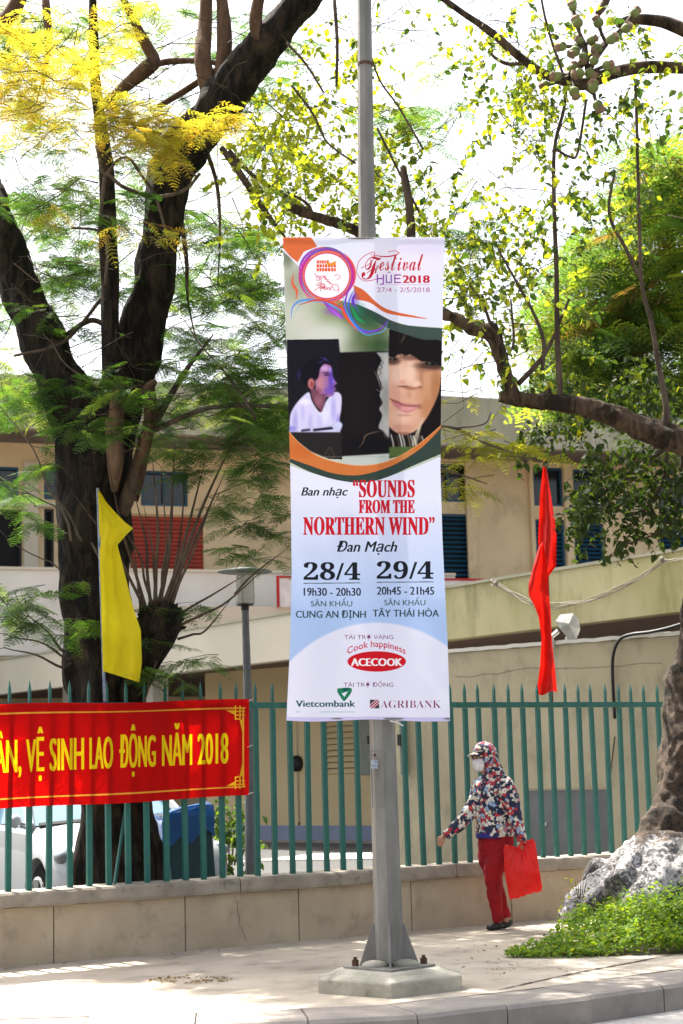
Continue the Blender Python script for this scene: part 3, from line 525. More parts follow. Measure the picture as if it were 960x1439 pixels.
def paint_redbanner():
    top = interp([(-150, 993), (350, 983)]); 
    p = Paint(lambda y: -150.0, lambda y: 350.0, 0, 165, 2400, 800, (200, 8, 6))      # y runs 0..165 top to bottom
    p.line([(-150, 15), (344, 15)], 2.6, (250, 172, 60)); p.line([(-150, 120 + 30), (344, 120 + 30)], 2.6, (250, 172, 60)); p.line([(342, 15), (342, 150)], 2.4, (250, 172, 60))
    y = (250, 190, 40)
    for s_, b in ((1, 12), (-1, 153)):
        Y = lambda t: b + s_ * t
        p.line([(331, Y(0)), (331, Y(21)), (337.5, Y(21)), (337.5, Y(0))], 2, y); p.line([(331, Y(8)), (343.5, Y(8))], 2, y); p.line([(331, Y(14)), (343.5, Y(14))], 2, y)
        p.poly([(318, Y(6)), (331, Y(6)), (331, Y(14))], y); p.poly([(337, Y(22)), (341, Y(22)), (341, Y(46))], y)
    def t(b, x0, x1): p.text(b, x0 + 1.6, x1 - 1.6, 108, 55, (252, 216, 16), 0, capunit=.73, fat=.85)
    t('ÂN,', -9, 31); t('VỆ', 36, 63); t('SINH', 69, 119); t('LAO', 125, 160); t('ĐỘNG', 167, 220); t('NĂM', 227, 271); t('2018', 277, 322)
    return p.image('red_banner_print')

# ------------------------------------------------------------------ ground, kerb, pavement, road
def sheet(name, pts, z, m, kind='structure'):
    b = MB(); b.add([(x, y, z) for x, y in pts], [tuple(range(len(pts)))]); o = b.obj(name, m); o['kind'] = kind; return o
sheet('ground', [(-900, -400), (900, -400), (900, 1200), (-900, 1200)], -.30, surf('bare_ground', (.20, .18, .14), .95, None, .2, 5, 0))
kq = [PZ(x, y, 0) for x, y in ((300, 1438), (470, 1431), (560, 1428), (660, 1416), (791, 1402), (960, 1379))]; kd = kq[-1] - kq[-2]
kf = smoothpath([(-60, kq[0].y - 2.5), (-12, kq[0].y - .5), (-3, kq[0].y - .1)] + [(q.x, q.y) for q in kq] + [(kq[-1].x + kd.x * 3, kq[-1].y + kd.y * 3.2), (kq[-1].x + kd.x * 9, kq[-1].y + kd.y * 10), (kq[-1].x + kd.x * 60, kq[-1].y + kd.y * 64)], 12)
kf = [Vector((float(a), float(b), 0)) for a, b in kf]
def arclen_pts(pts, step, s0=0):
    out = []; d = 0; nxt = s0
    for a, b in zip(pts, pts[1:]):
        L = (b - a).length
        while nxt <= d + L + 1e-9: out.append(a + (b - a) * ((nxt - d) / L)); nxt += step
        d += L
    return out
def nrm(a, b): t = (b - a).normalized(); return Vector((-t.y, t.x, 0))
# phase so that a joint falls at the photographed one
fine = arclen_pts(kf, .02); jt = PZ(559, 1420, 0); best = min(range(len(fine)), key=lambda i: (fine[i] - jt).length)
st = arclen_pts(kf, .62, (best * .02) % .62); st = [p for p in st if -7 < p.x < 12]
kerb = thing('kerb', (0, 9.3, 0), kind='structure')
sec = [(0, -.3), (0, -.03), (.018, -.008), (.05, 0), (.44, 0), (.44, -.3)]
for i, (a, b) in enumerate(zip(st, st[1:])):
    k = MB(); t = (b - a).normalized(); n0 = nrm(st[max(i - 1, 0)], st[min(i + 1, len(st) - 1)]) ; n1 = nrm(a, st[min(i + 2, len(st) - 1)])
    a2 = a + t * .004; b2 = b - t * .004; dz = random.uniform(-.004, .004); do = random.uniform(-.006, .006)
    for (q, nn) in ((a2, n0), (b2, n1)): k.v += [tuple(q + nn * (o_ + do) + Vector((0, 0, z_ + dz))) for o_, z_ in sec]
    m_ = len(sec); k.f = [(j, (j + 1) % m_, m_ + (j + 1) % m_, m_ + j) for j in range(m_)] + [tuple(range(m_))[::-1], tuple(range(m_, 2 * m_))]
    k.obj('kerb_stone', M_kerb, kerb)
inner = [kf[i] + nrm(kf[max(i - 1, 0)], kf[min(i + 1, len(kf) - 1)]) * .448 for i in range(len(kf))]
gut = [kf[i] - nrm(kf[max(i - 1, 0)], kf[min(i + 1, len(kf) - 1)]) * .45 for i in range(len(kf))]
b = MB(); m_ = len(kf); b.v = [(p.x, p.y, -.166) for p in kf] + [(p.x, p.y, -.172) for p in gut]; b.f = [(i, m_ + i, m_ + i + 1, i + 1) for i in range(m_ - 1)]; o = b.obj('gutter', M_gutter); o['kind'] = 'structure'
b = MB(); b.v = [(p.x, p.y, -.180) for p in kf] + [(p.x, p.y - 40, -.180) for p in kf]; b.f = [(i, m_ + i, m_ + i + 1, i + 1) for i in range(m_ - 1)]; o = b.obj('road', M_road); o['kind'] = 'structure'

# boundary wall line
WA = PZ(0, 1360, 0); WD = (PZ(700, 1298, 0) - WA).normalized(); WN = Vector((WD.y, -WD.x, 0))    # WN points to the camera side
def hit(px, py, A=WA, D=WD, off=0.0, N=None):
    N = N or Vector((D.y, -D.x, 0)); d = ray(px, py); t = (A + N * off - CAM).dot(N) / d.dot(N); return CAM + d * t
def sz(px, py, A=WA, D=WD, off=0.0):
    p = hit(px, py, A, D, off); return (p - A).dot(D), p.z
CZ = sz(365, 1231, off=-.05)[1]; RZ = sz(365, 991.3, off=-.09)[1]
print('WALL', WA, WD, CZ, RZ)
def WP(s, z, off=0.0): return WA + WD * s + WN * off + Vector((0, 0, z))
wallpts = [WA + WD * -60, WA + WD * 60]
b = MB(); inner = [p for i_, p in enumerate(inner) if all(p.x > q.x for q in inner[:i_])]; m_ = len(inner); far = [WA + WD * ((p.x - WA.x) / WD.x) + WN * (-.02) for p in inner]
b.v = [tuple(p) for p in inner] + [tuple(p) for p in far]; b.f = [(i, m_ + i, m_ + i + 1, i + 1)[::-1] for i in range(m_ - 1)]
o = b.obj('sidewalk', M_side); o['kind'] = 'structure'
# the open joint with dirt in it behind the kerb
b = MB(); jp = [PZ(x, y, .004) for x, y in [(700, 1391), (740, 1382), (790, 1371), (840, 1361), (890, 1352), (930, 1344), (985, 1334), (1050, 1322)]]; jp = [Vector(tuple(q)[:3]) for q in smoothpath([tuple(p) for p in jp], 9)]
rr = random.Random(5)
for i, p in enumerate(jp): w_ = rr.uniform(.005, .028) * min(1, i / 12 + .25); b.v += [(p.x, p.y - w_, .004), (p.x, p.y + w_, .004)]
b.f = [(2 * i, 2 * i + 2, 2 * i + 3, 2 * i + 1) for i in range(len(jp) - 1)]; o = b.obj('pavement_joint', M_dirt); o['kind'] = 'structure'
# yard behind the wall
Y0 = [WA + WD * -60 - WN * .22, WA + WD * 60 - WN * .22]
b = MB(); b.v = [tuple(Y0[0] + Vector((0, 0, -.1))), tuple(Y0[1] + Vector((0, 0, -.1))), (120, 160, -.1), (-120, 160, -.1)]; b.f = [(0, 1, 2, 3)]; o = b.obj('yard_ground', M_yard); o['kind'] = 'structure'

# ------------------------------------------------------------------ low wall
wall = thing('boundary_wall', tuple(WA), 'low beige rendered wall with a stone coping running behind the sidewalk', 'wall')
js = [sz(x, 1320)[0] for x in (76, 261, 421, 580, 721)]; stp = (js[-1] - js[0]) / 4
js = [js[0] - stp * k for k in (4, 3, 2, 1)] + js + [js[-1] + stp * k for k in range(1, 7)]
for a, b_ in zip(js, js[1:]):
    k = MB(); k.hexa([WP(a + .004, -.05, 0), WP(b_ - .004, -.05, 0), WP(b_ - .004, -.05, -.2), WP(a + .004, -.05, -.2)][::-1], [WP(a + .004, CZ - .113, 0), WP(b_ - .004, CZ - .113, 0), WP(b_ - .004, CZ - .113, -.2), WP(a + .004, CZ - .113, -.2)][::-1])
    bevel(k.obj('wall_panel', M_plinth, wall), .004, 1)
k = MB(); k.hexa([WP(js[0], -.05, -.012), WP(js[-1], -.05, -.012), WP(js[-1], -.05, -.19), WP(js[0], -.05, -.19)][::-1], [WP(js[0], CZ - .12, -.012), WP(js[-1], CZ - .12, -.012), WP(js[-1], CZ - .12, -.19), WP(js[0], CZ - .12, -.19)][::-1])
k.obj('wall_core', M_dirt, wall)
cs = [js[0]] + [js[0] + (sz(333, 1255)[0] - js[0]) * f for f in (.5, 1)]
while cs[-1] < js[-1] - 2.2: cs.append(cs[-1] + 2.1)
cs.append(js[-1])
for a, b_ in zip(cs, cs[1:]):
    k = MB(); ns = 26; prof = [(o_, z_ - .545 + CZ) for o_, z_ in [(.055, .435), (.062, .455), (.058, .525), (.045, .543), (-.24, .548), (-.245, .435)]]
    for i in range(ns + 1):
        s_ = a + .005 + (b_ - a - .01) * i / ns
        for o_, z_ in prof:
            jit = noise.noise(Vector((s_ * 7, o_ * 20, z_ * 9))) * .009; k.v.append(tuple(WP(s_, z_ + jit, o_ + jit)))
    q = len(prof); k.f = [(i * q + j, (i + 1) * q + j, (i + 1) * q + (j + 1) % q, i * q + (j + 1) % q) for i in range(ns) for j in range(q)] + [tuple(range(q)), tuple(ns * q + j for j in range(q))[::-1]]
    k.obj('coping_stone', M_coping, wall)
k = MB(); k.tube([hit(x, y, off=.001) for x, y in [(331, 1263), (334, 1272), (333, 1280), (337, 1290), (336, 1299), (341, 1308), (345, 1318), (347, 1324)]], [.0015, .0025, .002, .003, .0015, .002, .002, .001], 4); k.obj('wall_crack', M_dirt, wall)
# ------------------------------------------------------------------ fence
fence = thing('metal_fence', tuple(WP(0, CZ, -.09)), 'green metal picket fence with pointed tops standing on the low wall', 'fence')
FO = -.09
s_end, _ = sz(941, 990, off=FO); s_ph = sz(358.5, 1003, off=FO)[0]; PIT = .1625
k = MB(); k.hexa([WP(-6, RZ - .024, FO + .022), WP(s_end, RZ - .024, FO + .022), WP(s_end, RZ - .024, FO - .022), WP(-6, RZ - .024, FO - .022)][::-1], [WP(-6, RZ + .024, FO + .022), WP(s_end, RZ + .024, FO + .022), WP(s_end, RZ + .024, FO - .022), WP(-6, RZ + .024, FO - .022)][::-1])
k.obj('rail', M_fence, fence)
ang = math.atan2(WD.y, WD.x)
pk = MB(); w2, d2 = .0205, .015
HP = RZ - CZ; pk.box((0, 0, (HP - .026) / 2 + .001), (2 * w2, 2 * d2, HP - .026))
pk.hexa([(-.009, -.012, HP + .024), (.009, -.012, HP + .024), (.009, .012, HP + .024), (-.009, .012, HP + .024)][::-1], [(-.009, -.012, HP + .13), (.009, -.012, HP + .13), (.009, .012, HP + .13), (-.009, .012, HP + .13)][::-1])
pk.add([(-.009, -.012, HP + .13), (.009, -.012, HP + .13), (.009, .012, HP + .13), (-.009, .012, HP + .13), (0, 0, HP + .20)], [(0, 1, 4), (1, 2, 4), (2, 3, 4), (3, 0, 4)])
pme = pk.mesh('picket'); pme.materials.append(M_fence)
kk = math.floor((-1.9 - s_ph) / PIT)
while s_ph + kk * PIT < s_end - .06:
    s_ = s_ph + kk * PIT; kk += 1
    o = link('picket', pme, None, fence, False); o.location = (WD * s_) + Vector((0, 0, -.002)) + WD * random.uniform(-.004, .004)
    o.rotation_euler = (random.uniform(-.006, .006), random.uniform(-.007, .007), ang); 
k = MB(); e = WP(s_end + .03, 0, FO); k.box(e + Vector((0, 0, (CZ + RZ + .06) / 2)), (.07, .07, RZ + .06 - CZ), Matrix.Rotation(ang, 3, 'Z')); k.obj('end_post', M_fence, fence)
k = MB(); q = [e + Matrix.Rotation(ang, 3, 'Z') @ Vector((i * .055, j * .055, RZ + .055)) for i, j in ((-1, -1), (1, -1), (1, 1), (-1, 1))]; k.add(q + [e + Vector((0, 0, RZ + .13))], [(3, 2, 1, 0), (0, 1, 4), (1, 2, 4), (2, 3, 4), (3, 0, 4)]); k.obj('post_cap', M_fence, fence)
k = MB(); k.tube([hit(161, 1243, off=FO - .04), hit(178, 1128, off=FO - .30)], .014, 5); k.obj('brace', M_fence, fence)
# ------------------------------------------------------------------ red banner on the fence
rb = thing('fence_banner', tuple(WP(1.2, 1.3, .0)), 'long red banner with yellow capital lettering tied along the green fence', 'banner')
im = paint_redbanner(); m = printmat('red_banner_print', im, .42, .45)
nu, nv = 90, 16; k = MB(); uv = []
for j in range(nv + 1):
    for i in range(nu + 1):
        u, v = i / nu, j / nv; px = -150 + 500 * u; yt = 993 - 10 * u; yb = 1145 - 27 * u
        wob = .012 * math.sin(u * 46 + v * 2.2) + .014 * noise.noise(Vector((u * 9, v * 3, 1)))
        k.v.append(tuple(hit(px, yt + (yb - yt) * v + 1.2 * math.sin(u * 12) * (v > .9 or v < .1), off=FO + .045 + wob))); uv.append((u, 1 - v))
k.f = [(j * (nu + 1) + i, (j + 1) * (nu + 1) + i, (j + 1) * (nu + 1) + i + 1, j * (nu + 1) + i + 1) for j in range(nv) for i in range(nu)]
me = k.mesh('banner_cloth', True); ul = me.uv_layers.new(name='UV')
for l_ in me.loops: ul.data[l_.index].uv = uv[l_.vertex_index]
link('cloth', me, m, rb)
k = MB()
for px, py in ((349, 985), (349, 1116), (348, 1050)):
    a = hit(px, py, off=FO + .05); c = hit(px + 8, py - 3, off=FO - .02); k.tube([a, c], .003, 5)
k.obj('tie_cord', M_whitep, rb)
# ------------------------------------------------------------------ street banner on the pole
YP = 10.87
sb = thing('street_banner', tuple(P(515, 1013, YP - .16)), 'tall printed festival banner hanging from the grey lamp pole', 'banner')
im = paint_banner(); m = printmat('street_banner_print', im, .08, .5, 1.0, 1.04)
nu, nv = 28, 90; k = MB(); uv = []
for j in range(nv + 1):
    for i in range(nu + 1):
        u, v = i / nu, j / nv; py = 333.5 + 679 * v; x = bL(py) + (bR(py) - bL(py)) * u
        sag = .020 * math.sin(math.pi * v) * math.sin(math.pi * u) + .007 * math.sin(u * 17 + v * 3) * (.3 + v) + .012 * noise.noise(Vector((u * 3, v * 7, 4)))
        py += (1.5 * math.sin(u * 9) if j == nv else 0)
        k.v.append(tuple(P(x, py, YP - .15 + sag))); uv.append((u, 1 - v))
k.f = [(j * (nu + 1) + i, (j + 1) * (nu + 1) + i, (j + 1) * (nu + 1) + i + 1, j * (nu + 1) + i + 1) for j in range(nv) for i in range(nu)]
me = k.mesh('street_banner_cloth', True); ul = me.uv_layers.new(name='UV')
for l_ in me.loops: ul.data[l_.index].uv = uv[l_.vertex_index]
link('cloth', me, m, sb)
for y in (335, 1010):
    k = MB(); k.tube([P(bL(y) + 1, y, YP - .137), P(bR(y) - 1, y, YP - .137)], .008, 8); k.obj('rod', M_pole, sb)
k = MB(); k.tube([P(548, 1013, YP - .14), P(558, 1015, YP - .15), P(567, 1020, YP - .15)], .004, 5); k.obj('tie', M_whitep, sb)
# ------------------------------------------------------------------ pole on its concrete pedestal
pole = thing('lamp_pole', tuple(P(546, 1350, YP)), 'tall grey octagonal steel lamp pole bolted to a concrete base by the kerb', 'pole')
k = MB(); q = smoothpath([tuple(P(x, y, YP)) + (R(r, YP),) for x, y, r in [(546.5, 1352, 19.4), (546, 1305, 19.3), (539.5, 1100, 17.9), (528, 700, 15.5), (516.3, 330, 12.3), (512, 0, 10.2), (508, -300, 9), (505, -600, 8)]], 5)
k.tube([q_[:3] for q_ in q], [float(q_[3]) * 1.03 for q_ in q], 8); k.obj('shaft', M_pole, pole)
k = MB(); k.tube([P(513.2, 89, YP), P(513.2, 93, YP)], [R(11.8, YP)] * 2, 16); k.obj('strap', M_rust, pole)
def PF(px, py, d): p = P(px, py, YP - d); return p
k = MB()  # access hatch outline and label on the shaft
hp = [(521, 1056), (534, 1054), (538.5, 1060), (539.5, 1128), (534, 1135), (524, 1135)]
k.tube([PF(x, y, .094) for x, y in hp + [hp[0]]], .0035, 5); k.obj('hatch_frame', M_pole, pole)
k = MB(); k.box(PF(526, 1074, .096), (.042, .006, .055)); k.obj('hatch_label', surf('label_blue', (.16, .22, .34), .5, (.5, .5, .5), 60, 2, 0), pole)
k = MB(); k.sphere(PF(526.5, 1061, .096), .010, 8, 6); k.obj('hatch_lock', M_rust, pole)
base = P(547, 1352, YP); BZ = base.z; bx, by = base.x, base.y
def fin(angle):
    k = MB(); Rm = Matrix.Rotation(angle, 3, 'Z'); poly = [(.075, 0), (.185, 0), (.10, .24), (.075, .26)]
    k.prism(poly, lambda p: Vector((bx, by, BZ - .015)) + Rm @ Vector((p[0], -.006, p[1])), lambda p: Vector((bx, by, BZ - .015)) + Rm @ Vector((p[0], .006, p[1]))); k.obj('gusset', M_pole, pole)
for a in (0.08, math.pi / 2 + .08, math.pi + .08, -math.pi / 2 + .02): fin(a)
dm = lambda r, z, ch=0: [Vector((bx + r * c, by + r * s_, z)) for c, s_ in ((1, 0), (0, 1), (-1, 0), (0, -1))]
k = MB(); k.hexa(dm(.285, BZ - .03)[::1], dm(.285, BZ - .018)); k.obj('base_plate', M_pole, pole)
for dx, dy in ((-.21, .005), (.215, .03), (0, .21)):
    k = MB(); k.tube([(bx + dx, by + dy, BZ - .018), (bx + dx, by + dy, BZ + .035)], .012, 8); k.tube([(bx + dx, by + dy, BZ - .018), (bx + dx, by + dy, BZ + .018)], .022, 6); k.obj('bolt', M_rust, pole)
ped = MB()
def ring(r, c, z): # square turned 45 deg, side corners cut
    p = [(r, -c), (r, c), (c * .6, r * .95), (-c * .6, r * .95), (-r, c), (-r, -c), (-.30 * r - .15, -r * .74) if False else (-r * .52, -r * .60), (0, -r * .98), (r * .62, -r * .55)]
    return [Vector((bx + x, by + y, z)) for x, y in p]
print('BZ', BZ)
lv = [(.435, .10, -.06), (.44, .10, .0), (.44, .10, .080), (.43, .09, .092), (.355, .06, BZ - .055), (.315, .04, BZ - .032)]
n9 = 9
for r, c, z in lv: ped.v += [tuple(v + Vector([noise.noise(v * 9) * .008] * 3)) for v in ring(r, c, z)]
ped.f = [(i * n9 + j, i * n9 + (j + 1) % n9, (i + 1) * n9 + (j + 1) % n9, (i + 1) * n9 + j) for i in range(len(lv) - 1) for j in range(n9)] + [tuple((len(lv) - 1) * n9 + j for j in range(n9))]
o = ped.obj('pedestal', M_ped, pole); bevel(o, .008, 2)
k = MB()
k.sphere((bx - .09, by - .07, BZ - .012), (.085, .06, .035), 12, 8); k.sphere((bx + .10, by - .05, BZ - .012), (.09, .06, .035), 12, 8); k.obj('mortar', M_ped, pole, True)

# ------------------------------------------------------------------ buildings behind
class Pl:
    def __init__(s, px1, Y1, px2, Y2):
        a = P(px1, 1080, Y1); b = P(px2, 1080, Y2); s.A = Vector((a.x, a.y, 0)); s.D = Vector((b.x - a.x, b.y - a.y, 0)).normalized(); s.N = Vector((s.D.y, -s.D.x, 0))
        s.ang = math.atan2(s.D.y, s.D.x)
    def h(s, px, py, off=0.0): return hit(px, py, s.A, s.D, off)
    def sz(s, px, py, off=0.0): p = s.h(px, py, off); return (p - s.A).dot(s.D), p.z
    def p(s, a, z, off=0.0): return s.A + s.D * a + s.N * off + Vector((0, 0, z))
    def slab(s, mb, s0, s1, z0, z1, o0, o1):
        """box from offset o0 (front) to o1 (back)"""
        mb.hexa([s.p(s0, z0, o0), s.p(s1, z0, o0), s.p(s1, z0, o1), s.p(s0, z0, o1)][::-1], [s.p(s0, z1, o0), s.p(s1, z1, o0), s.p(s1, z1, o1), s.p(s0, z1, o1)][::-1])
    def holes(s, mb, s0, s1, z0, z1, ops, depth=.18, off=0.0):
        S = sorted({s0, s1} | {v for o in ops for v in (o[0], o[1]) if s0 < v < s1}); Z = sorted({z0, z1} | {v for o in ops for v in (o[2], o[3]) if z0 < v < z1})
        for a, b in zip(S, S[1:]):
            for c, d in zip(Z, Z[1:]):
                m, n_ = (a + b) / 2, (c + d) / 2
                if not any(o[0] < m < o[1] and o[2] < n_ < o[3] for o in ops): mb.quad(s.p(a, c, off), s.p(b, c, off), s.p(b, d, off), s.p(a, d, off))
        for a, b, c, d in ops:
            for q in (((a, c), (b, c)), ((b, c), (b, d)), ((b, d), (a, d)), ((a, d), (a, c))):
                (x1, y1), (x2, y2) = q; mb.quad(s.p(x1, y1, off), s.p(x1, y1, off - depth), s.p(x2, y2, off - depth), s.p(x2, y2, off))
# --- main building, upper storey
YU = lambda px: 353600.0 / (7500 - px)
U = Pl(0, YU(0), 960, YU(960))
bld = thing('office_building', tuple(U.p(8, 0)), 'long beige building with blue louvred windows and a flat projecting roof behind the trees', 'building')
def rect(x0, x1, y0, y1):
    xm = (x0 + x1) / 2; a, _ = U.sz(x0, (y0 + y1) / 2); b, _ = U.sz(x1, (y0 + y1) / 2); _, zt = U.sz(xm, y0); _, zb = U.sz(xm, y1); return (a, b, zb, zt)
trans = [rect(-60, 26, 655, 703), rect(62, 84, 655, 702), rect(198, 264, 662, 711), rect(596, 665, 652, 705), rect(750, 791, 657, 711), rect(806, 848, 660, 714), rect(925, 985, 672, 722)]
louv = [rect(596, 663, 722, 820), rect(754, 795, 730, 822), rect(808, 850, 735, 824), rect(928, 985, 742, 830)]
darkw = [rect(-60, 31, 715, 802), rect(62, 76, 715, 802)]
redg = [rect(183, 286, 726, 808)]
s0, s1 = U.sz(-700, 700)[0], U.sz(1700, 700)[0]
k = MB(); U.holes(k, s0, s1, -.3, 10.75, trans + louv + darkw + redg, .22); k.obj('wall', M_wallb, bld)
# pale pilasters and sills at the left windows
def pil(x0, x1, y0, y1, name='pilaster', m=M_cream, d=.14):
    a, b, c, e = rect(x0, x1, y0, y1); k = MB(); U.slab(k, a, b, c, e, d, 0.004); k.obj(name, m, bld)
pil(33, 53, 650, 815); pil(86, 96, 650, 815); pil(-60, 184, 706, 713, 'ledge', M_cream, .1); pil(655, 668, 640, 830, 'pilaster', M_wallb, .10); pil(744, 749, 640, 830, 'pilaster', M_wallb, .16); pil(794, 805, 652, 830, 'pilaster', M_wallb, .08); pil(184, 300, 713, 724, 'ledge', M_wallb, .1)
pme_s = {}
for i, (a, b, c, d) in enumerate(trans + louv + darkw):
    t = .07; fr = MB(); U.slab(fr, a, b, c, c + t, -.05, -.14); U.slab(fr, a, b, d - t, d, -.05, -.14); U.slab(fr, a, a + t, c + t, d - t, -.05, -.14); U.slab(fr, b - t, b, c + t, d - t, -.05, -.14)
    w = fr.obj('window', M_blue if i < len(trans) + len(louv) else M_black, bld)
    pn = MB(); U.slab(pn, a + .01, b - .01, c + .01, d - .01, -.18, -.21); pn.obj('pane', M_pane if i < len(trans) else M_dark, w)
    if len(trans) <= i < len(trans) + len(louv):
        n_ = 14; key = round(b - a, 2)
        if key not in pme_s:
            q = MB(); L = (b - a - 2 * t); q.box((0, 0, 0), (L, .012, .125), Matrix.Rotation(math.radians(-52), 3, 'X')); me = q.mesh('slat'); me.materials.append(M_blue); pme_s[key] = me
        for j in range(n_):
            z = c + t + (d - c - 2 * t) * (j + .5) / n_; o = link('slat', pme_s[key], None, w, False); o.matrix_world = Matrix.Identity(4)
            o.location = U.p((a + b) / 2, z, -.11); o.rotation_euler = (0, 0, U.ang); o.matrix_parent_inverse = wmat(w).inverted()
    if i in (2, 3, 4):
        q = MB(); m_ = (a + b) / 2; U.slab(q, m_ - .03, m_ + .03, c + t, d - t, -.06, -.13); q.obj('mullion', M_blue, w)
a, b, c, d = redg[0]; gr = MB(); U.slab(gr, a + .02, b - .02, c + .02, d - .02, -.15, -.2); g = gr.obj('grille', M_dark, bld)
q = MB(); q.box((0, 0, 0), (b - a - .02, .10, (d - c) / 14 * .80)); me = q.mesh('grille_slat'); me.materials.append(M_redb)
for j in range(14):
    o = link('grille_slat', me, None, g, False); o.location = U.p((a + b) / 2, c + (d - c) * (j + .5) / 14, -.08 + random.uniform(-.01, .01)); o.rotation_euler = (0, 0, U.ang)
# projecting flat roof
def zat(px, py, off): return U.sz(px, py, off)[1]
zf_t, zf_b = zat(620, 556, 2.4), zat(620, 625, 2.4)
k = MB(); U.slab(k, s0, s1, zf_b, zf_t, 2.4, 2.1); k.obj('roof_fascia', M_roofc, bld)
k = MB(); U.slab(k, s0, s1, zf_b + .06, zf_b + .26, 2.1, -10); k.obj('roof_slab', M_soff2, bld)
k = MB(); U.slab(k, s0, s1, -.3, 10.6, -6, -6.3); k.obj('rear_wall', M_wallb, bld)
# --- white terrace wall in front of the upper storey
YT = lambda px: 35.0 * 9000 / (7300 - px)
T = Pl(0, YT(0), 400, YT(400))
terr = thing('terrace_wall', tuple(T.p(3, 0)), 'white rendered terrace parapet in front of the upper windows', 'wall')
ta, tb = T.sz(-700, 820)[0], T.sz(640, 820)[0]; z1, z0 = T.sz(200, 803)[1], 4.42
k = MB(); T.slab(k, ta, tb, z0, z1, 0, -.25); k.obj('parapet', M_white, terr)
k = MB(); T.slab(k, ta, tb, z1 + .001, z1 + .07, .05, -.30); k.obj('parapet_cap', M_cream, terr)
T2 = Pl(0, YT(0) - 1.3, 400, YT(400) - 1.3); za = T2.sz(300, 852)[1]
k = MB(); T2.slab(k, T2.sz(184, 850)[0], T2.sz(660, 850)[0], 4.42, za, 0, -.2); k.obj('lower_parapet', M_cream, terr)
# sign board standing on it
sg = thing('sign_board', tuple(T2.h(520, 850, .1)), 'white sign board with a red border standing on the terrace behind the festival banner', 'sign')
a0, zt = T2.sz(389, 809, .1); a1, _ = T2.sz(690, 820, .1); _, zb = T2.sz(389, 853, .1)
k = MB(); T2.slab(k, a0, a1, zb, zt, .10, .05); k.obj('board', M_whitep, sg)
k = MB()
for s_ in (a0 - .002, a1 - .06): T2.slab(k, s_, s_ + .062, zb, zt, .125, .04)
k.obj('border', M_redp, sg, kind='stuff')
k = MB(); T2.slab(k, a0 + .07, a1 - .07, zt - .06, zt, .125, .045); k.obj('border', M_redp, sg)
cm = surf('sign_letter_green', (.02, .10, .14), .6, None, 5, 2, 0)
k = MB(); kc = [(T2.sz(x, y, .125)) for x, y in [(646, 829), (641, 825), (635, 825), (631, 830)]]; k.tube([T2.p(s_, z_, .13) for s_, z_ in kc], .035, 6); k.obj('letter', cm, sg)
# --- canopy / ramp with deep fascia
YL = lambda px: 52800.0 / (px + 1240)
Lp = Pl(200, YL(200), 960, YL(960))
can = thing('concrete_canopy', tuple(Lp.p(6, 0)), 'long flat concrete canopy with a mossy deep fascia crossing behind the fence', 'canopy')
c0, c1 = Lp.sz(-260, 930)[0], Lp.sz(1500, 800)[0]
zt = (Lp.sz(960, 783)[1] + Lp.sz(200, 890)[1]) / 2; zb = (Lp.sz(960, 867)[1] + Lp.sz(200, 946)[1]) / 2; cm_ = Lp.sz(560, 870)[0]
k = MB(); Lp.slab(k, c0, cm_, zb, zt, 0, -.3); k.obj('fascia', M_cream, can)
k = MB(); Lp.slab(k, cm_ + .003, c1, zb, zt - .0, 0, -.3); k.obj('fascia', M_fascia, can)
k = MB(); Lp.slab(k, c0, cm_, zt + .002, zt + .05, .03, -.33); Lp.slab(k, cm_, c1, zt + .002, zt + .05, .03, -.33); k.obj('coping', M_roofc, can, kind='stuff')
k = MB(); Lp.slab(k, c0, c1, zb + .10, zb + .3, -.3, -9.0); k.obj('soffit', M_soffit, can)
k = MB(); a, _ = Lp.sz(88, 900, -1.2); b, _ = Lp.sz(97, 900, -1.2); Lp.slab(k, a, b, -.2, zb + .1, -1.2, -1.6); k.obj('column', M_white, can)
k = MB(); a, _ = Lp.sz(204, 1100, -1.2); b, _ = Lp.sz(214, 900, -1.2); Lp.slab(k, a, b, -.2, zb + .1, -1.2, -1.6); k.obj('column', M_white, can)
# --- plant room wall under the canopy
B = Pl(300, 37.5, 560, 34.0)
pr = thing('plant_room', tuple(B.p(3, 0)), 'beige plant room with a louvred vent and blue grey skirting under the canopy', 'building')
b0, b1 = B.sz(290, 1080)[0], B.sz(640, 1080)[0]; zg = B.sz(450, 1181)[1]; zs = B.sz(450, 1160)[1]; ztop = zb + .1
va, vb = B.sz(457, 1050)[0], B.sz(503, 1050)[0]; vt, vz = B.sz(480, 1012)[1], B.sz(480, 1088)[1]; dx = B.sz(419, 1080)[0]
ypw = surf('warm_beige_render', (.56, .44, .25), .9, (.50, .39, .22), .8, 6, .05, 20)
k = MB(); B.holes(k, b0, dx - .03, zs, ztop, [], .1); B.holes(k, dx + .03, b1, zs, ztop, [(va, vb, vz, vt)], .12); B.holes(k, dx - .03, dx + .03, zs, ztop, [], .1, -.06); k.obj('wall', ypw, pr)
k = MB(); B.slab(k, b0, b1, zg, zs, .03, -.2); k.obj('skirting', M_gband, pr)
k = MB(); B.slab(k, b0, b1, -.4, zg, .25, -.2); k.obj('step', M_coping, pr)
k = MB(); B.slab(k, va, vb, vz, vt, -.12, -.16); vn = k.obj('vent', M_dark, pr)
q = MB(); q.box((0, 0, 0), (vb - va, .02, .115), Matrix.Rotation(math.radians(-30), 3, 'X')); me = q.mesh('vent_slat'); me.materials.append(ypw)
for j in range(9):
    o = link('vent_slat', me, None, vn, False); o.location = B.p((va + vb) / 2, vz + (vt - vz) * (j + .5) / 9, -.05); o.rotation_euler = (0, 0, B.ang)
k = MB(); k.sphere(B.h(417, 1073, .06), (.16, .08, .17), 12, 8); k.obj('door_lock', M_black, pr, True)
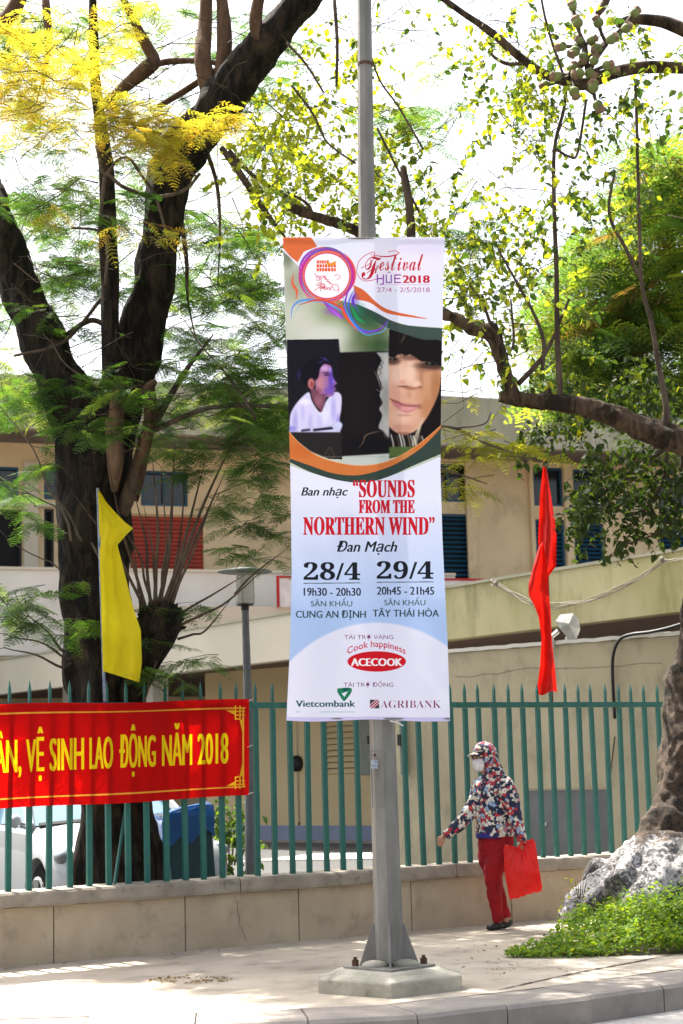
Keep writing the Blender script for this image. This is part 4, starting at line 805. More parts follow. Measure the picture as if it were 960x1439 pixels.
def gbox(x0, x1, y0, y1, pl, d, lab):
    a, z1_ = pl.sz(x0, y0, d); b_, z0_ = pl.sz(x1, y1, d); m_ = thing('electric_box', tuple(pl.p((a + b_) / 2, z0_, d)), lab, 'box')
    k = MB(); pl.slab(k, a, b_, z0_, z1_, d, .01); bevel(k.obj('cabinet', M_gbox, m_), .02, 2)
    k = MB(); pl.slab(k, (a + b_) / 2 - .03, (a + b_) / 2 + .03, (z0_ * .45 + z1_ * .55) - .08, (z0_ * .45 + z1_ * .55) + .08, d + .03, d); k.obj('keyhole', M_black, m_)
    return m_
gbox(504, 534, 1000, 1089, B, .25, 'grey green electric cabinet on the beige wall just left of the lamp pole')
# --- stained front wall on the right
Wp = Pl(556, 25.0, 960, 22.0)
w2 = thing('stained_wall', tuple(Wp.p(2, 0)), 'stained grey beige wall below the canopy to the right of the lamp pole', 'wall')
w0, w1 = Wp.sz(557, 1080)[0], Wp.sz(1400, 1080)[0]; zw = Wp.sz(800, 905)[1]
ga, gb = Wp.sz(741, 1150)[0], Wp.sz(862, 1150)[0]; gt = Wp.sz(800, 1107)[1]; gbt = -.3
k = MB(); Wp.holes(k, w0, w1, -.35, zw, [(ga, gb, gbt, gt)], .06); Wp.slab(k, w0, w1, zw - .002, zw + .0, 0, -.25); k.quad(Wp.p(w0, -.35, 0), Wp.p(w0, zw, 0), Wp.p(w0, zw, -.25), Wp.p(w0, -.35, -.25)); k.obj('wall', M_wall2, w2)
k = MB(); n_ = 60
for i in range(n_ + 1):
    s_ = w0 + (w1 - w0) * i / n_
    for o_, z_ in ((.035, .0), (.04, .05), (-.26, .055), (-.26, .0)): jt_ = noise.noise(Vector((s_ * 5, o_ * 9, 3))) * .02; k.v.append(tuple(Wp.p(s_, zw + z_ + jt_ + .004, o_ + jt_)))
k.f = [(i * 4 + j, (i + 1) * 4 + j, (i + 1) * 4 + (j + 1) % 4, i * 4 + (j + 1) % 4) for i in range(n_) for j in range(4)]; k.obj('wall_coping', M_white, w2)
n_ = 2; wd = (gb - ga) / n_
for i in range(n_):
    k = MB(); Wp.slab(k, ga + i * wd + .02, ga + (i + 1) * wd - .02, gbt, gt - .03, -.02, -.05); pnl = k.obj('metal_panel', M_gpanel, w2)
k = MB(); Wp.slab(k, ga + .2, ga + .30, gt - .50, gt - .46, .0, -.03); k.obj('latch', M_whitep, pnl)
gbox(559, 566, 1000, 1089, Wp, .15, 'narrow grey cabinet on the stained wall just right of the lamp pole')
# thin crack lines as shallow dark grooves
k = MB(); k.tube([Wp.h(x, y + 2 * math.sin(x), .001) for x, y in [(640, 952), (662, 950), (680, 945), (700, 946), (720, 943), (745, 939), (770, 941), (800, 937), (820, 939), (850, 935), (870, 936), (900, 930), (930, 932)]], .003, 4); k.obj('wall_crack', M_dirt, w2)
# pipes and hose
hz = thing('black_hose', tuple(Wp.h(862, 1000, .05)), 'black hose looping over the top of the stained wall', 'hose')
q = smoothpath([tuple(p) for p in [Wp.h(864, 1010, .06), Wp.h(861, 950, .06), Wp.h(862, 920, .09), Wp.h(870, 900, .10), Wp.h(885, 892, .10), Wp.h(915, 888, .10), Wp.h(945, 881, .10), Wp.h(985, 868, .10)]], 6)
k = MB(); k.tube(q, .022, 8); k.obj('hose_run', M_black, hz, True)
k = MB(); k.tube([Wp.h(864, 1035, .04), Wp.h(856, 1105, .04)], .010, 6); k.obj('hose_tail', M_dirt, hz)
# wires along the fascia
wr = thing('wire_bundle', tuple(Lp.h(780, 850, .1)), 'bundle of pale loose wires sagging across the mossy fascia', 'wires')
for j in range(5):
    rr = random.Random(j); q = smoothpath([tuple(Lp.h(x, y + rr.uniform(-5, 5), .06 + rr.uniform(0, .03))) for x, y in [(690, 818), (705, 826), (735, 842), (765, 851), (795, 850), (830, 840), (870, 826), (905, 808), (930, 788), (945, 786), (985, 782)]], 5)
    k = MB(); k.tube(q, .006, 5); k.obj('wire', M_wire, wr, True)
for x, y in ((697, 820), (931, 786)):
    k = MB(); k.sphere(Lp.h(x, y, .08), (.045, .03, .045), 8, 5); k.obj('knot', M_wire, wr)
fl = thing('wrapped_floodlight', tuple(Wp.h(797, 900, .1)), 'floodlight wrapped in crumpled pale plastic on top of the stained wall', 'lamp')
fb = Wp.h(797, 884, -.05); k = MB()
pts = [(-.17, 0, .10), (-.10, 0, .19), (.08, 0, .20), (.15, 0, .12), (.16, 0, -.02), (.10, 0, -.16), (.04, 0, -.19), (-.12, 0, .0)]
vs = [fb + Vector((x, -.13 + random.uniform(-.04, .04), z)) for x, y, z in pts]; ws = [fb + Vector((x * .7, .12, z * .7 + .02)) for x, y, z in pts]; cen = fb + Vector((.0, -.21, .06))
n_ = len(pts); k.add(vs + ws + [cen, fb + Vector((0, .14, 0))], [(i, (i + 1) % n_, 2 * n_) for i in range(n_)][::-1] + [(i, n_ + i, n_ + (i + 1) % n_, (i + 1) % n_) for i in range(n_)] + [(n_ + i, 2 * n_ + 1, n_ + (i + 1) % n_) for i in range(n_)])
k.obj('wrapping', M_crump, fl)
k = MB(); k.tube([fb + Vector((-.12, 0, -.02)), fb + Vector((-.22, .02, -.10)), fb + Vector((-.20, .02, -.25))], .035, 6); k.tube([fb + Vector((.0, 0, -.1)), fb + Vector((.0, .02, -.27))], .03, 6); k.obj('bracket', M_crump, fl)
tr = thing('plastic_scrap', tuple(Wp.h(688, 917, -.05)), 'white crumpled plastic scrap lying on the stained wall', 'litter')
c_ = Wp.h(688, 917, -.08); k = MB(); nn = 9
for i in range(nn):
    for j in range(3): k.v.append(tuple(c_ + Wp.D * (i - 4) * .045 + Wp.N * (j - 1) * .07 + Vector((0, 0, random.uniform(-.02, .045)))))
k.f = [(i * 3 + j, i * 3 + 3 + j, i * 3 + 4 + j, i * 3 + 1 + j) for i in range(nn - 1) for j in range(2)]; k.obj('scrap', M_whitep, tr)
# strip of the inner drive; its pale colour paints in the sunlit band
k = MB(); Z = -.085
k.add([PZ(330, 1211, Z), PZ(360, 1209, Z), PZ(560, 1206, Z), PZ(760, 1200, Z), PZ(760, 1193, Z), PZ(560, 1197, Z), PZ(440, 1200, Z)], [(0, 1, 2, 3, 4, 5, 6)]); o = k.obj('yard_sunlit_strip', M_sunstrip); o['kind'] = 'structure'

# ------------------------------------------------------------------ garden lamp behind the fence
YG = 16.5
gl_ = thing('garden_lamp', tuple(P(352, 1250, YG)), 'slim grey garden lamp with a ribbed glass cylinder under a flat disc', 'lamp')
k = MB(); k.tube([P(352.5, 1262, YG), P(349, 1000, YG), P(344.6, 856, YG)], [R(7, YG), R(6, YG), R(5, YG)], 10); k.obj('post', surf('grey_post', (.13, .135, .14), .6, (.09, .095, .10), 8, 8, .1, 50), gl_)
k = MB(); k.tube([P(344.4, 858, YG), P(344.2, 849, YG)], [R(5.6, YG), R(6, YG)], 12); k.tube([P(344.3, 851, YG), P(344.3, 848, YG)], R(12, YG), 16); k.obj('socket', M_black, gl_)
gm, gn, gll = mat('lamp_glass'); go = gn.new('ShaderNodeOutputMaterial'); g1 = gn.new('ShaderNodeBsdfTransparent'); g1.inputs[0].default_value = (.80, .80, .74, 1); g2 = gn.new('ShaderNodeBsdfPrincipled'); g2.inputs['Base Color'].default_value = (.5, .5, .46, 1); g2.inputs['Roughness'].default_value = .2; g3 = gn.new('ShaderNodeMixShader'); g3.inputs[0].default_value = .42; gll.new(g1.outputs[0], g3.inputs[1]); gll.new(g2.outputs[0], g3.inputs[2]); gll.new(g3.outputs[0], go.inputs[0])
k = MB(); k.tube([P(344.2, 849 - i * 1.0, YG) for i in range(45)], [R(12.3 + (.5 if (i // 2) % 2 else 0), YG) for i in range(45)], 20, 0, False); k.obj('glass_cylinder', gm, gl_, True)
k = MB(); k.tube([P(344, 804, YG), P(344, 802.5, YG), P(344, 798, YG)], [R(39, YG), R(38, YG), R(12, YG)], 28); k.obj('disc_cap', surf('cap_metal', (.07, .09, .08), .5, None, 4, 2, 0), gl_)
k = MB()
for a_ in (0.3, 2.4, 4.5):
    p0 = P(344.2, 849, YG) + Vector((math.cos(a_), math.sin(a_), 0)) * R(13.5, YG); k.tube([p0, p0 + Vector((0, 0, R(46, YG)))], .004, 4)
k.obj('cage_rods', M_pole, gl_, kind='stuff')

# ------------------------------------------------------------------ flags
def flag_mesh(le, ri, y0, y1, Y, nu, nv, amp, seed, ybot=None, px_wave=0):
    k = MB(); L, Q = interp(le), interp(ri)
    for j in range(nv + 1):
        v = j / nv
        for i in range(nu + 1):
            u = i / nu; py = y0 + (y1 - y0) * v
            if ybot: py = y0 + (ybot(u) - y0) * v
            x = L(py) + (Q(py) - L(py)) * u; wob = amp * math.sin(u * 7 + v * 4 + seed) * (.3 + v) + amp * 1.0 * noise.noise(Vector((u * 2.5, v * 5, seed))) + amp * .35 * noise.noise(Vector((u * 7 + v * 6, v * 13, seed + 3)))
            k.v.append(tuple(P(x, py, Y + wob)))
    k.f = [(j * (nu + 1) + i, (j + 1) * (nu + 1) + i, (j + 1) * (nu + 1) + i + 1, j * (nu + 1) + i + 1) for j in range(nv) for i in range(nu)]
    return k
YF = hit(146, 985, off=FO).y - .03
yf = thing('yellow_flag', tuple(P(147, 990, YF)), 'limp yellow cloth flag on a thin stick tied to the fence', 'flag')
k = flag_mesh([(688, 138), (800, 140.5), (945, 145)], [(688, 139), (705, 149), (720, 162), (735, 177), (742.5, 187.5), (750, 179), (766, 165), (785, 170), (820, 179), (860, 189), (885, 198), (930, 199.5), (960, 196)], 688, 950, YF - .02, 20, 70, .05, 2, lambda u: 943 + 16 * u)
k.obj('cloth', M_yel, yf, True)
k = MB(); k.tube([P(137.5, 686, YF), P(148, 1012, YF)], R(2.2, YF), 8); k.obj('stick', surf('blue_stick', (.08, .16, .34), .5, (.35, .36, .36), 30, 2, 0), yf, True)
YR = hit(768, 985, off=FO).y - .03
rf = thing('red_flag', tuple(P(778, 985, YR)), 'long red cloth flag hanging folded above the fence', 'flag')
k = flag_mesh([(644, 764.5), (695, 759), (751, 756.5), (812, 757)], [(644, 765.5), (676, 771), (732, 780), (759, 782.5), (796, 781.5), (812, 769)], 644, 812, YR + .05, 10, 40, .05, 5)
k2 = flag_mesh([(762, 762.5), (770, 757), (796, 749.5), (822, 742.5), (837, 742.8), (849, 750), (867, 757), (897, 761), (935, 759), (977, 753.5)], [(762, 763.5), (775, 766), (809, 771), (830, 771), (860, 774), (905, 776), (939, 780), (977, 783.5)], 762, 975, YR - .06, 12, 50, .045, 9, lambda u: 974 + 3 * math.sin(u * 6))
o = k.obj('upper_cloth', M_red, rf, True); k2.obj('lower_cloth', M_red, rf, True)
k = MB(); k.tube([P(764, 646, YR + .16), P(777, 995, YR + .16)], R(1.2, YR), 6); k.obj('stick', M_twig, rf)
# ------------------------------------------------------------------ car
b_ = math.radians(27); H = Vector((math.sin(b_), -math.cos(b_), 0)); S = Vector((-math.cos(b_), -math.sin(b_), 0))  # S: the car's right side (seen at left)
wc = P(64, 1200, 16.4); wc.z = -.1 + .32
car = thing('parked_car', (wc.x, wc.y + .6, -.1), 'white hatchback parked nose forward behind the fence at the left', 'car')
O = Vector((wc.x, wc.y, -.1)) - S * .76   # centre line at the front axle, on the ground
def cp(x, y, z): return O + H * x + S * y + Vector((0, 0, z))   # x forward, y to the right-hand side
prof = [  # x, half width, bottom, belt(top of body), crown
    (.86, .50, .26, .52, .56), (.83, .66, .22, .62, .66), (.74, .78, .20, .72, .76), (.55, .83, .20, .80, .85), (.2, .845, .20, .88, .94), (-.2, .85, .20, .94, 1.0), (-.45, .85, .20, .96, 1.02), (-1.2, .85, .20, .98, 1.0), (-2.2, .85, .20, 1.0, 1.02), (-2.9, .83, .20, 1.02, 1.05), (-3.3, .76, .26, .95, 1.0), (-3.4, .6, .32, .85, .9)]
k = MB(); NS = 14
for x, w_, zb_, zt_, zc in prof:
    sec_ = [(0, zb_), (w_ * .9, zb_), (w_ * .985, zb_ + .06), (w_, zb_ + .25), (w_ * 1.0, (zb_ + zt_) / 2 + .1), (w_ * .97, zt_ - .05), (w_ * .90, zt_ + .01), (w_ * .5, zc), (0, zc + .01)]
    full = sec_ + [(-a, c) for a, c in sec_[-2:0:-1]]; k.v += [tuple(cp(x, a, c)) for a, c in full]
nf = len(full); k.f = [(i * nf + j, (i + 1) * nf + j, (i + 1) * nf + (j + 1) % nf, i * nf + (j + 1) % nf) for i in range(len(prof) - 1) for j in range(nf)] + [tuple(range(nf)), tuple((len(prof) - 1) * nf + j for j in range(nf))[::-1]]
bm = k.mesh('car_body_raw', True); tmp = bpy.data.objects.new('tmp', bm); COL.objects.link(tmp); bmn = bmesh.new(); bmn.from_mesh(bm); bmesh.ops.recalc_face_normals(bmn, faces=bmn.faces); bmn.to_mesh(bm); bmn.free()
ctm = []
for xx in (0, -2.45):
    q = MB(); q.tube([cp(xx, -1.2, .32), cp(xx, 1.2, .32)], .385, 28); me = q.mesh('c'); b2 = bmesh.new(); b2.from_mesh(me); bmesh.ops.recalc_face_normals(b2, faces=b2.faces); b2.to_mesh(me); b2.free()
    c_o = bpy.data.objects.new('c', me); COL.objects.link(c_o); ctm.append(c_o); md = tmp.modifiers.new('b', 'BOOLEAN'); md.object = c_o; md.operation = 'DIFFERENCE'; md.solver = 'EXACT'
dg = bpy.context.evaluated_depsgraph_get(); body = bpy.data.meshes.new_from_object(tmp.evaluated_get(dg)); body.name = 'car_body'
for c_o in ctm + [tmp]: bpy.data.objects.remove(c_o)
body.set_sharp_from_angle(angle=math.radians(38)); link('body', body, M_car, car)
q = MB(); 
q.hexa([cp(.5, .78, .22), cp(-2.9, .78, .22), cp(-2.9, -.78, .22), cp(.5, -.78, .22)], [cp(.5, .70, .70), cp(-2.9, .70, .70), cp(-2.9, -.70, .70), cp(.5, -.70, .70)]); q.obj('underbody', M_black, car)
cab = [(-.30, .80, 1.0), (-1.0, .66, 1.46), (-1.5, .64, 1.52), (-2.5, .64, 1.50), (-3.1, .70, 1.05)]
q = MB(); q.hexa([cp(-.42, .79, .99), cp(-3.2, .76, 1.0), cp(-3.2, -.76, 1.0), cp(-.42, -.79, .99)], [cp(-1.15, .63, 1.46), cp(-2.75, .62, 1.46), cp(-2.75, -.62, 1.46), cp(-1.15, -.63, 1.46)]); q.obj('window_glass', M_glass, car)
q = MB(); q.hexa([cp(-1.08, .66, 1.455), cp(-2.85, .65, 1.455), cp(-2.85, -.65, 1.455), cp(-1.08, -.66, 1.455)], [cp(-1.25, .58, 1.53), cp(-2.6, .56, 1.53), cp(-2.6, -.56, 1.53), cp(-1.25, -.58, 1.53)]); bevel(q.obj('roof', M_car, car), .02, 2)
for sgn in (1, -1):
    for a, c in (((-.36, .80, .98), (-1.12, .645, 1.47)), ((-1.75, .80, .99), (-1.8, .635, 1.47)), ((-3.2, .78, 1.0), (-2.8, .63, 1.47))):
        q = MB(); q.tube([cp(a[0], a[1] * sgn, a[2]), cp(c[0], c[1] * sgn, c[2])], [.05, .04], 6); q.obj('pillar', M_car, car)
    for xx in (0, -2.45):
        q = MB(); q.tube([cp(xx, sgn * .62, .32), cp(xx, sgn * .64, .32), cp(xx, sgn * .80, .32), cp(xx, sgn * .82, .32)], [.30, .32, .32, .29], 28); w_o = q.obj('wheel', M_tyre, car)
        q = MB(); q.tube([cp(xx, sgn * .815, .32), cp(xx, sgn * .830, .32)], [.20, .20], 24); rim = q.obj('rim', M_black, w_o)
        q = MB()
        for s_ in range(5):
            a = s_ * 2 * math.pi / 5 + .2; q.tube([cp(xx, sgn * .838, .32), cp(xx + .19 * math.cos(a), sgn * .838, .32 + .19 * math.sin(a))], [.035, .045], 6)
        q.tube([cp(xx + .2 * math.cos(t), sgn * .835, .32 + .2 * math.sin(t)) for t in np.linspace(0, 2 * math.pi, 25)], .014, 5, 0, False); q.obj('wheel_spokes', M_alloy, w_o)
    q = MB(); q.sphere(cp(.50, sgn * .74, .73), (.10, .20, .085), 14, 8, Matrix.Rotation(b_ - sgn * .35, 3, 'Z')); hl = q.obj('headlight', M_lens, car, True)
    q = MB(); q.sphere(cp(-.42, sgn * .93, 1.04), (.06, .10, .07), 12, 8); q.tube([cp(-.42, sgn * .80, 1.0), cp(-.42, sgn * .9, 1.02)], .02, 6); q.obj('mirror', M_car, car, True)
q = MB(); q.hexa([cp(.84, .42, .30), cp(.872, .42, .30), cp(.872, -.42, .30), cp(.84, -.42, .30)], [cp(.82, .40, .42), cp(.862, .40, .42), cp(.862, -.40, .42), cp(.82, -.40, .42)]); q.obj('grille', M_black, car)
q = MB(); q.tube([cp(-.33, .72, .985), cp(-.24, 0, 1.03), cp(-.33, -.72, .985)], .035, 6); q.obj('wiper_cowl', M_black, car)
# ------------------------------------------------------------------ wheelie bin with a blue liner
YB = 15.2
tb_ = thing('rubbish_bin', tuple(P(275, 1250, YB)), 'dark teal wheeled rubbish bin with a bright blue liner folded over its rim', 'bin')
bc = P(257, 1140, YB); bcx = bc.x; zr = P(257, 1154, YB).z; Rz = Matrix.Rotation(math.radians(18), 3, 'Z')
def rb_(hx, hy, z, ox=0): return [Vector((bcx + ox, YB, z)) + Rz @ Vector((sx * hx, sy * hy, 0)) for sx, sy in ((-1, -1), (1, -1), (1, 1), (-1, 1))]
k = MB(); k.hexa(rb_(.19, .19, -.06, .09), rb_(.205, .215, zr + .04)); bevel(k.obj('bin_body', M_bin, tb_), .02, 2)
k = MB(); k.hexa(rb_(.22, .23, zr + .03), rb_(.22, .23, zr + .075)); bevel(k.obj('rim', M_bin, tb_), .015, 2)
k = MB(); n_ = 40; lay = [(.18, .20, .10, 0), (.225, .235, .11, .01), (.235, .245, .05, .02), (.228, .24, -.06, .03), (.232, .243, -.13, .05)]
for hx, hy, dz, jt_ in lay:
    for i in range(n_):
        t = 2 * math.pi * i / n_; c, s_ = math.cos(t), math.sin(t); mm = max(abs(c), abs(s_)); p = Rz @ Vector((c / mm * hx, s_ / mm * hy, 0)); w_ = noise.noise(Vector((c * 2.5, s_ * 2.5, dz * 4))); k.v.append((bcx + p.x * (1 + .06 * w_), YB + p.y * (1 + .06 * w_), zr + dz + jt_ * w_ * 2.0 + .05 * c))
k.f = [(i * n_ + j, i * n_ + (j + 1) % n_, (i + 1) * n_ + (j + 1) % n_, (i + 1) * n_ + j) for i in range(len(lay) - 1) for j in range(n_)]; k.obj('liner', M_bag_b, tb_, True)
for sx in (-.2, .2):
    k = MB(); a = Vector((bcx, YB, 0)) + Rz @ Vector((sx + .05, .28, 0)); k.tube([a + Vector((-.03, 0, -.0)), a + Vector((.03, 0, -.0))], .10, 16); k.obj('wheel', M_tyre, tb_)

# ------------------------------------------------------------------ leaf prototypes (numpy, unit: metres)
def frond_proto(length, npair, seed, pl=.10, droop=.25, leaflets=6):
    """a twice-divided feathery leaf: rachis along +X, pinnae to both sides, leaflets as small triangles"""
    r = random.Random(seed); V = []; Fq = []
    def tri(a, b, c): n_ = len(V); V.extend([a, b, c]); Fq.append((n_, n_ + 1, n_ + 2))
    def rach(t): return np.array([length * t, 0, -droop * length * t * t])
    for i in range(5):
        a, b = rach(i / 5), rach((i + 1) / 5); tri(a + [0, -.0022, 0], a + [0, .0022, 0], b)
    for i in range(npair):
        t = .12 + .88 * i / (npair - 1); p = rach(t); L = pl * (math.sin(math.pi * min(1, .18 + t * .80)) ** .7) * r.uniform(.85, 1.1)
        for sg in (-1, 1):
            a = math.radians(r.uniform(58, 74)); d = np.array([math.cos(a), sg * math.sin(a), r.uniform(-.25, .05)]); d /= np.linalg.norm(d)
            pr = np.cross(d, [0, 0, 1.0]); pr /= np.linalg.norm(pr)
            tri(p - pr * .0012, p + pr * .0012, p + d * L)
            for j in range(leaflets):
                u = (j + .6) / leaflets; q = p + d * L * u + np.array([0, 0, -.12 * L * u * u]); ll = .0175 * (1.15 - .5 * u) * (length / .34)
                for s2 in (-1, 1):
                    e = pr * s2 * ll + d * ll * .45; w_ = d * (L / leaflets * .56)
                    tri(q - w_ * .9, q + w_ * .9, q + e)
    return np.array(V), np.array(Fq)
def leaf_proto(L, W_, fold=.25, curl=.2):
    P_ = [(0, 0, 0), (.28 * L, W_ * .5, fold * W_ * .5), (.28 * L, -W_ * .5, fold * W_ * .5), (.62 * L, W_ * .42, fold * W_ * .4 - curl * L * .2), (.62 * L, -W_ * .42, fold * W_ * .4 - curl * L * .2), (.3 * L, 0, 0), (.62 * L, 0, -curl * L * .2), (L, 0, -curl * L * .5)]
    return np.array(P_), np.array([(0, 5, 1), (0, 2, 5), (5, 6, 3), (5, 3, 1), (5, 2, 4), (5, 4, 6), (6, 7, 3), (6, 4, 7)])
FR = [frond_proto(.36, 11, 1), frond_proto(.30, 10, 2, .085, .4), frond_proto(.42, 13, 3, .115, .18), frond_proto(.25, 9, 4, .075, .3)]
FRfar = [frond_proto(.42, 9, 5, .12, .3, 4), frond_proto(.36, 8, 6, .11, .4, 4)]
FRY = [frond_proto(.22, 8, 11, .060, .35, 5), frond_proto(.18, 7, 12, .05, .5, 5), frond_proto(.25, 9, 13, .065, .25, 5), frond_proto(.20, 7, 14, .055, .6, 5)]
LF = [leaf_proto(.062, .040), leaf_proto(.072, .044, .4, .4), leaf_proto(.050, .034, .15, .1)]
def mixc(a, b, t): return tuple(x + (y - x) * t for x, y in zip(a, b))
DG, MG, YG_, YY, OR = (.030, .085, .022), (.085, .180, .042), (.24, .31, .07), (.48, .41, .07), (.50, .30, .05)  # yellow tones: young leaves, brightened to paint in the backlight
def spray(rg, xf, cols, twigs, px, py, Y, nf, up_j, c_fn, protos, spread=.16, droop=.12, scale=1.0):
    """one layered spray: a short twig with fronds fanning out to both sides"""
    p0 = np.array(P(px, py, Y)); az = rg.uniform(0, 2 * math.pi); d = np.array([math.cos(az), math.sin(az) * .8, rg.uniform(-droop * 2.2, droop)]); L = rg.uniform(.25, .55) * scale
    twigs.append((p0 - d * L * .6, p0 + d * L * .5, .004))
    for i in range(nf):
        t = (i + .5) / nf; q = p0 + d * L * (t - .6); sg = 1 if i % 2 else -1
        a = az + sg * math.radians(rg.uniform(25, 75)) * (1 if i < nf - 1 else .1); x = [math.cos(a), math.sin(a), rg.uniform(-.45, .15)]
        M = frame(x, (rg.uniform(-up_j, up_j), rg.uniform(-up_j, up_j), 1)) * rg.uniform(.75, 1.1) * scale
        xf.append((rg.randrange(len(protos)), M, q)); cols.append(c_fn(px, py))
def twig_mesh(name, tw, m, parent, nsub=3, label=None):
    k = MB()
    for a, b, r in tw:
        a, b = Vector(a), Vector(b); L = (b - a).length; pts = [a + (b - a) * i / nsub + (noise.noise_vector((a + (b - a) * i / nsub) * 3) * L * .22 if 0 < i < nsub else Vector()) for i in range(nsub + 1)]
        k.tube(pts, [r * (1 - .6 * i / nsub) for i in range(nsub + 1)], 4, 0, False)
    return k.obj(name, m, parent, kind='stuff')
def in_ell(rg, cx, cy, rx, ry):
    a = rg.uniform(0, 2 * math.pi); r = math.sqrt(rg.random()); return cx + rx * r * math.cos(a), cy + ry * r * math.sin(a)

# ------------------------------------------------------------------ big tree at the left
YTR = 13.9
t1 = thing('shade_tree', tuple(P(165, 1262, YTR)), 'massive dark forked tree behind the fence at the left with feathery green and yellow foliage', 'tree')
k = MB(); base_p = P(165, 1262, YTR)
limb(k, [(166, 1350, YTR, 84), (166, 1310, YTR, 74), (166, 1262, YTR, 62), (164, 1200, YTR, 57), (162, 1130, YTR, 54), (150, 1000, YTR, 52), (143, 900, YTR, 50), (132, 800, YTR, 48), (128, 700, YTR, 51), (132, 620, YTR, 54), (138, 560, YTR, 46)], 22, .22, 5)
limb(k, [(122, 640, YTR, 40), (104, 580, YTR, 38), (70, 500, YTR, 33), (32, 410, YTR, 30), (8, 340, YTR, 26), (-30, 240, YTR + .3, 22), (-90, 120, YTR + .5, 18)], 16, .2, 5)
limb(k, [(140, 640, YTR, 44), (168, 570, YTR, 36), (196, 490, YTR, 33), (212, 420, YTR, 30), (221, 350, YTR, 30), (236, 260, YTR, 32), (268, 200, YTR, 35), (318, 128, YTR - .1, 33), (378, 55, YTR - .2, 28), (430, -5, YTR - .3, 25), (510, -110, YTR - .6, 20)], 16, .2, 5)
me = remeshed(k, 'trunk', .035, 1, lambda co, n_: n_ * (noise.noise(Vector((co.x * 9, co.y * 9, co.z * 2.2))) * .03 + noise.noise(Vector((co.x * 22, co.y * 22, co.z * 7))) * .014))
link('trunk', me, M_bark1, t1)
def br(parent, name, specs, m, n=9, rough=.15, wob=.0, sub=5):
    for sp in specs:
        k = MB(); limb(k, sp, n, rough, sub, wob); k.obj(name, m, parent, True)
Yt = YTR; M_bare = barkmat('bare_wood', (.09, .055, .035), (.22, .14, .085), 12, .35, .65, .8)
br(t1, 'branch', [[(158, 590, Yt - .25, 17), (156, 480, Yt - .3, 14), (153, 350, Yt - .2, 13), (150, 250, Yt - .1, 12), (142, 180, Yt, 10), (134, 110, Yt, 8), (131, 40, Yt, 7), (130, -40, Yt, 5)]], M_bark1, 12)
br(t1, 'branch', [[(300, 150, Yt, 16), (285, 90, Yt, 13), (288, 40, Yt + .1, 10), (292, -30, Yt + .1, 9)], [(310, 110, Yt, 12), (316, 60, Yt, 11), (312, 0, Yt, 9), (308, -40, Yt, 9)],
                   [(148, 150, Yt - .05, 7), (176, 122, Yt, 9), (205, 98, Yt - .05, 12), (216, 84, Yt, 10), (204, 60, Yt, 8), (186, 25, Yt, 6), (165, -20, Yt, 5)], [(150, 138, Yt, 8), (160, 150, Yt, 7), (168, 160, Yt, 3)],
                   [(212, 92, Yt, 5), (245, 86, Yt + .1, 5), (300, 88, Yt, 4), (335, 110, Yt, 5)], [(318, 90, Yt, 6), (290, 108, Yt + .2, 5), (262, 126, Yt + .3, 5), (222, 150, Yt + .2, 4)], [(0, 40, Yt + 1, 12), (22, 10, Yt + 1, 12), (34, -20, Yt + 1, 10)], [(64, 0, Yt + .6, 6), (68, 60, Yt + .6, 5), (60, 120, Yt + .6, 3)]], M_bark1b, 10)
br(t1, 'bare_wood_strip', [[(160, 690, Yt - .20, 5), (163, 645, Yt - .30, 12), (162, 600, Yt - .30, 13), (161, 560, Yt - .30, 13), (160, 530, Yt - .27, 11), (158, 500, Yt - .2, 5)]], M_bare, 10, .2)
br(t1, 'broken_branch', [[(362, 62, Yt - .3, 8), (360, 30, Yt - .35, 10), (366, -10, Yt - .4, 11)], [(186, 700, Yt, 10), (200, 640, Yt - .25, 10), (212, 585, Yt - .3, 10), (208, 548, Yt - .35, 9), (218, 535, Yt - .4, 4)]], M_bark1b, 9, .35)
br(t1, 'branch', [[(312, 208, Yt - .1, 4.5), (345, 255, Yt - .2, 5), (375, 300, Yt - .2, 4), (405, 338, Yt - .2, 1.4)], [(206, 612, Yt - .25, 10), (196, 650, Yt - .2, 11), (182, 690, Yt - .1, 12), (160, 740, Yt, 12)], [(200, 620, Yt, 9), (228, 575, Yt - .1, 6), (262, 520, Yt - .3, 4), (300, 470, Yt - .4, 1)],
                   [(95, 470, Yt, 4), (130, 450, Yt - .1, 4), (165, 470, Yt - .1, 4)], [(150, 410, Yt, 3), (90, 480, Yt - .3, 2.5), (20, 500, Yt - .5, 2)], [(322, 212, Yt, 4), (360, 250, Yt, 3), (410, 280, Yt, 3), (455, 310, Yt, 1)],
                   [(290, 210, Yt + .1, 3.5), (305, 260, Yt + .2, 3), (309, 330, Yt, 2), (306, 400, Yt, .8)], [(250, 280, Yt, 4), (262, 360, Yt, 3.5), (264, 420, Yt, 2), (276, 480, Yt, .8)]], M_bark3, 7)
# pale looping vines in front of the crown
br(t1, 'vine', [[(139, 330, Yt - .5, 3), (144, 280, Yt - .55, 3), (150, 245, Yt - .6, 3), (172, 262, Yt - .6, 3), (215, 276, Yt - .6, 2.8), (258, 268, Yt - .6, 2.6), (281, 244, Yt - .55, 2.4)], [(135, 205, Yt - .5, 2), (147, 245, Yt - .6, 2.6), (165, 225, Yt - .6, 2), (182, 223, Yt - .6, 2), (200, 248, Yt - .6, 2.2), (217, 272, Yt - .6, 2.2), (226, 300, Yt - .6, 2.2), (234, 330, Yt - .6, 2)],
                 [(215, 212, Yt - .5, 1.8), (250, 228, Yt - .55, 1.8), (276, 248, Yt - .6, 1.8)], [(148, 400, Yt - .5, 2.4), (151, 350, Yt - .5, 2.4), (140, 325, Yt - .5, 2.2), (100, 320, Yt - .5, 2)]], M_twig, 6, 0)
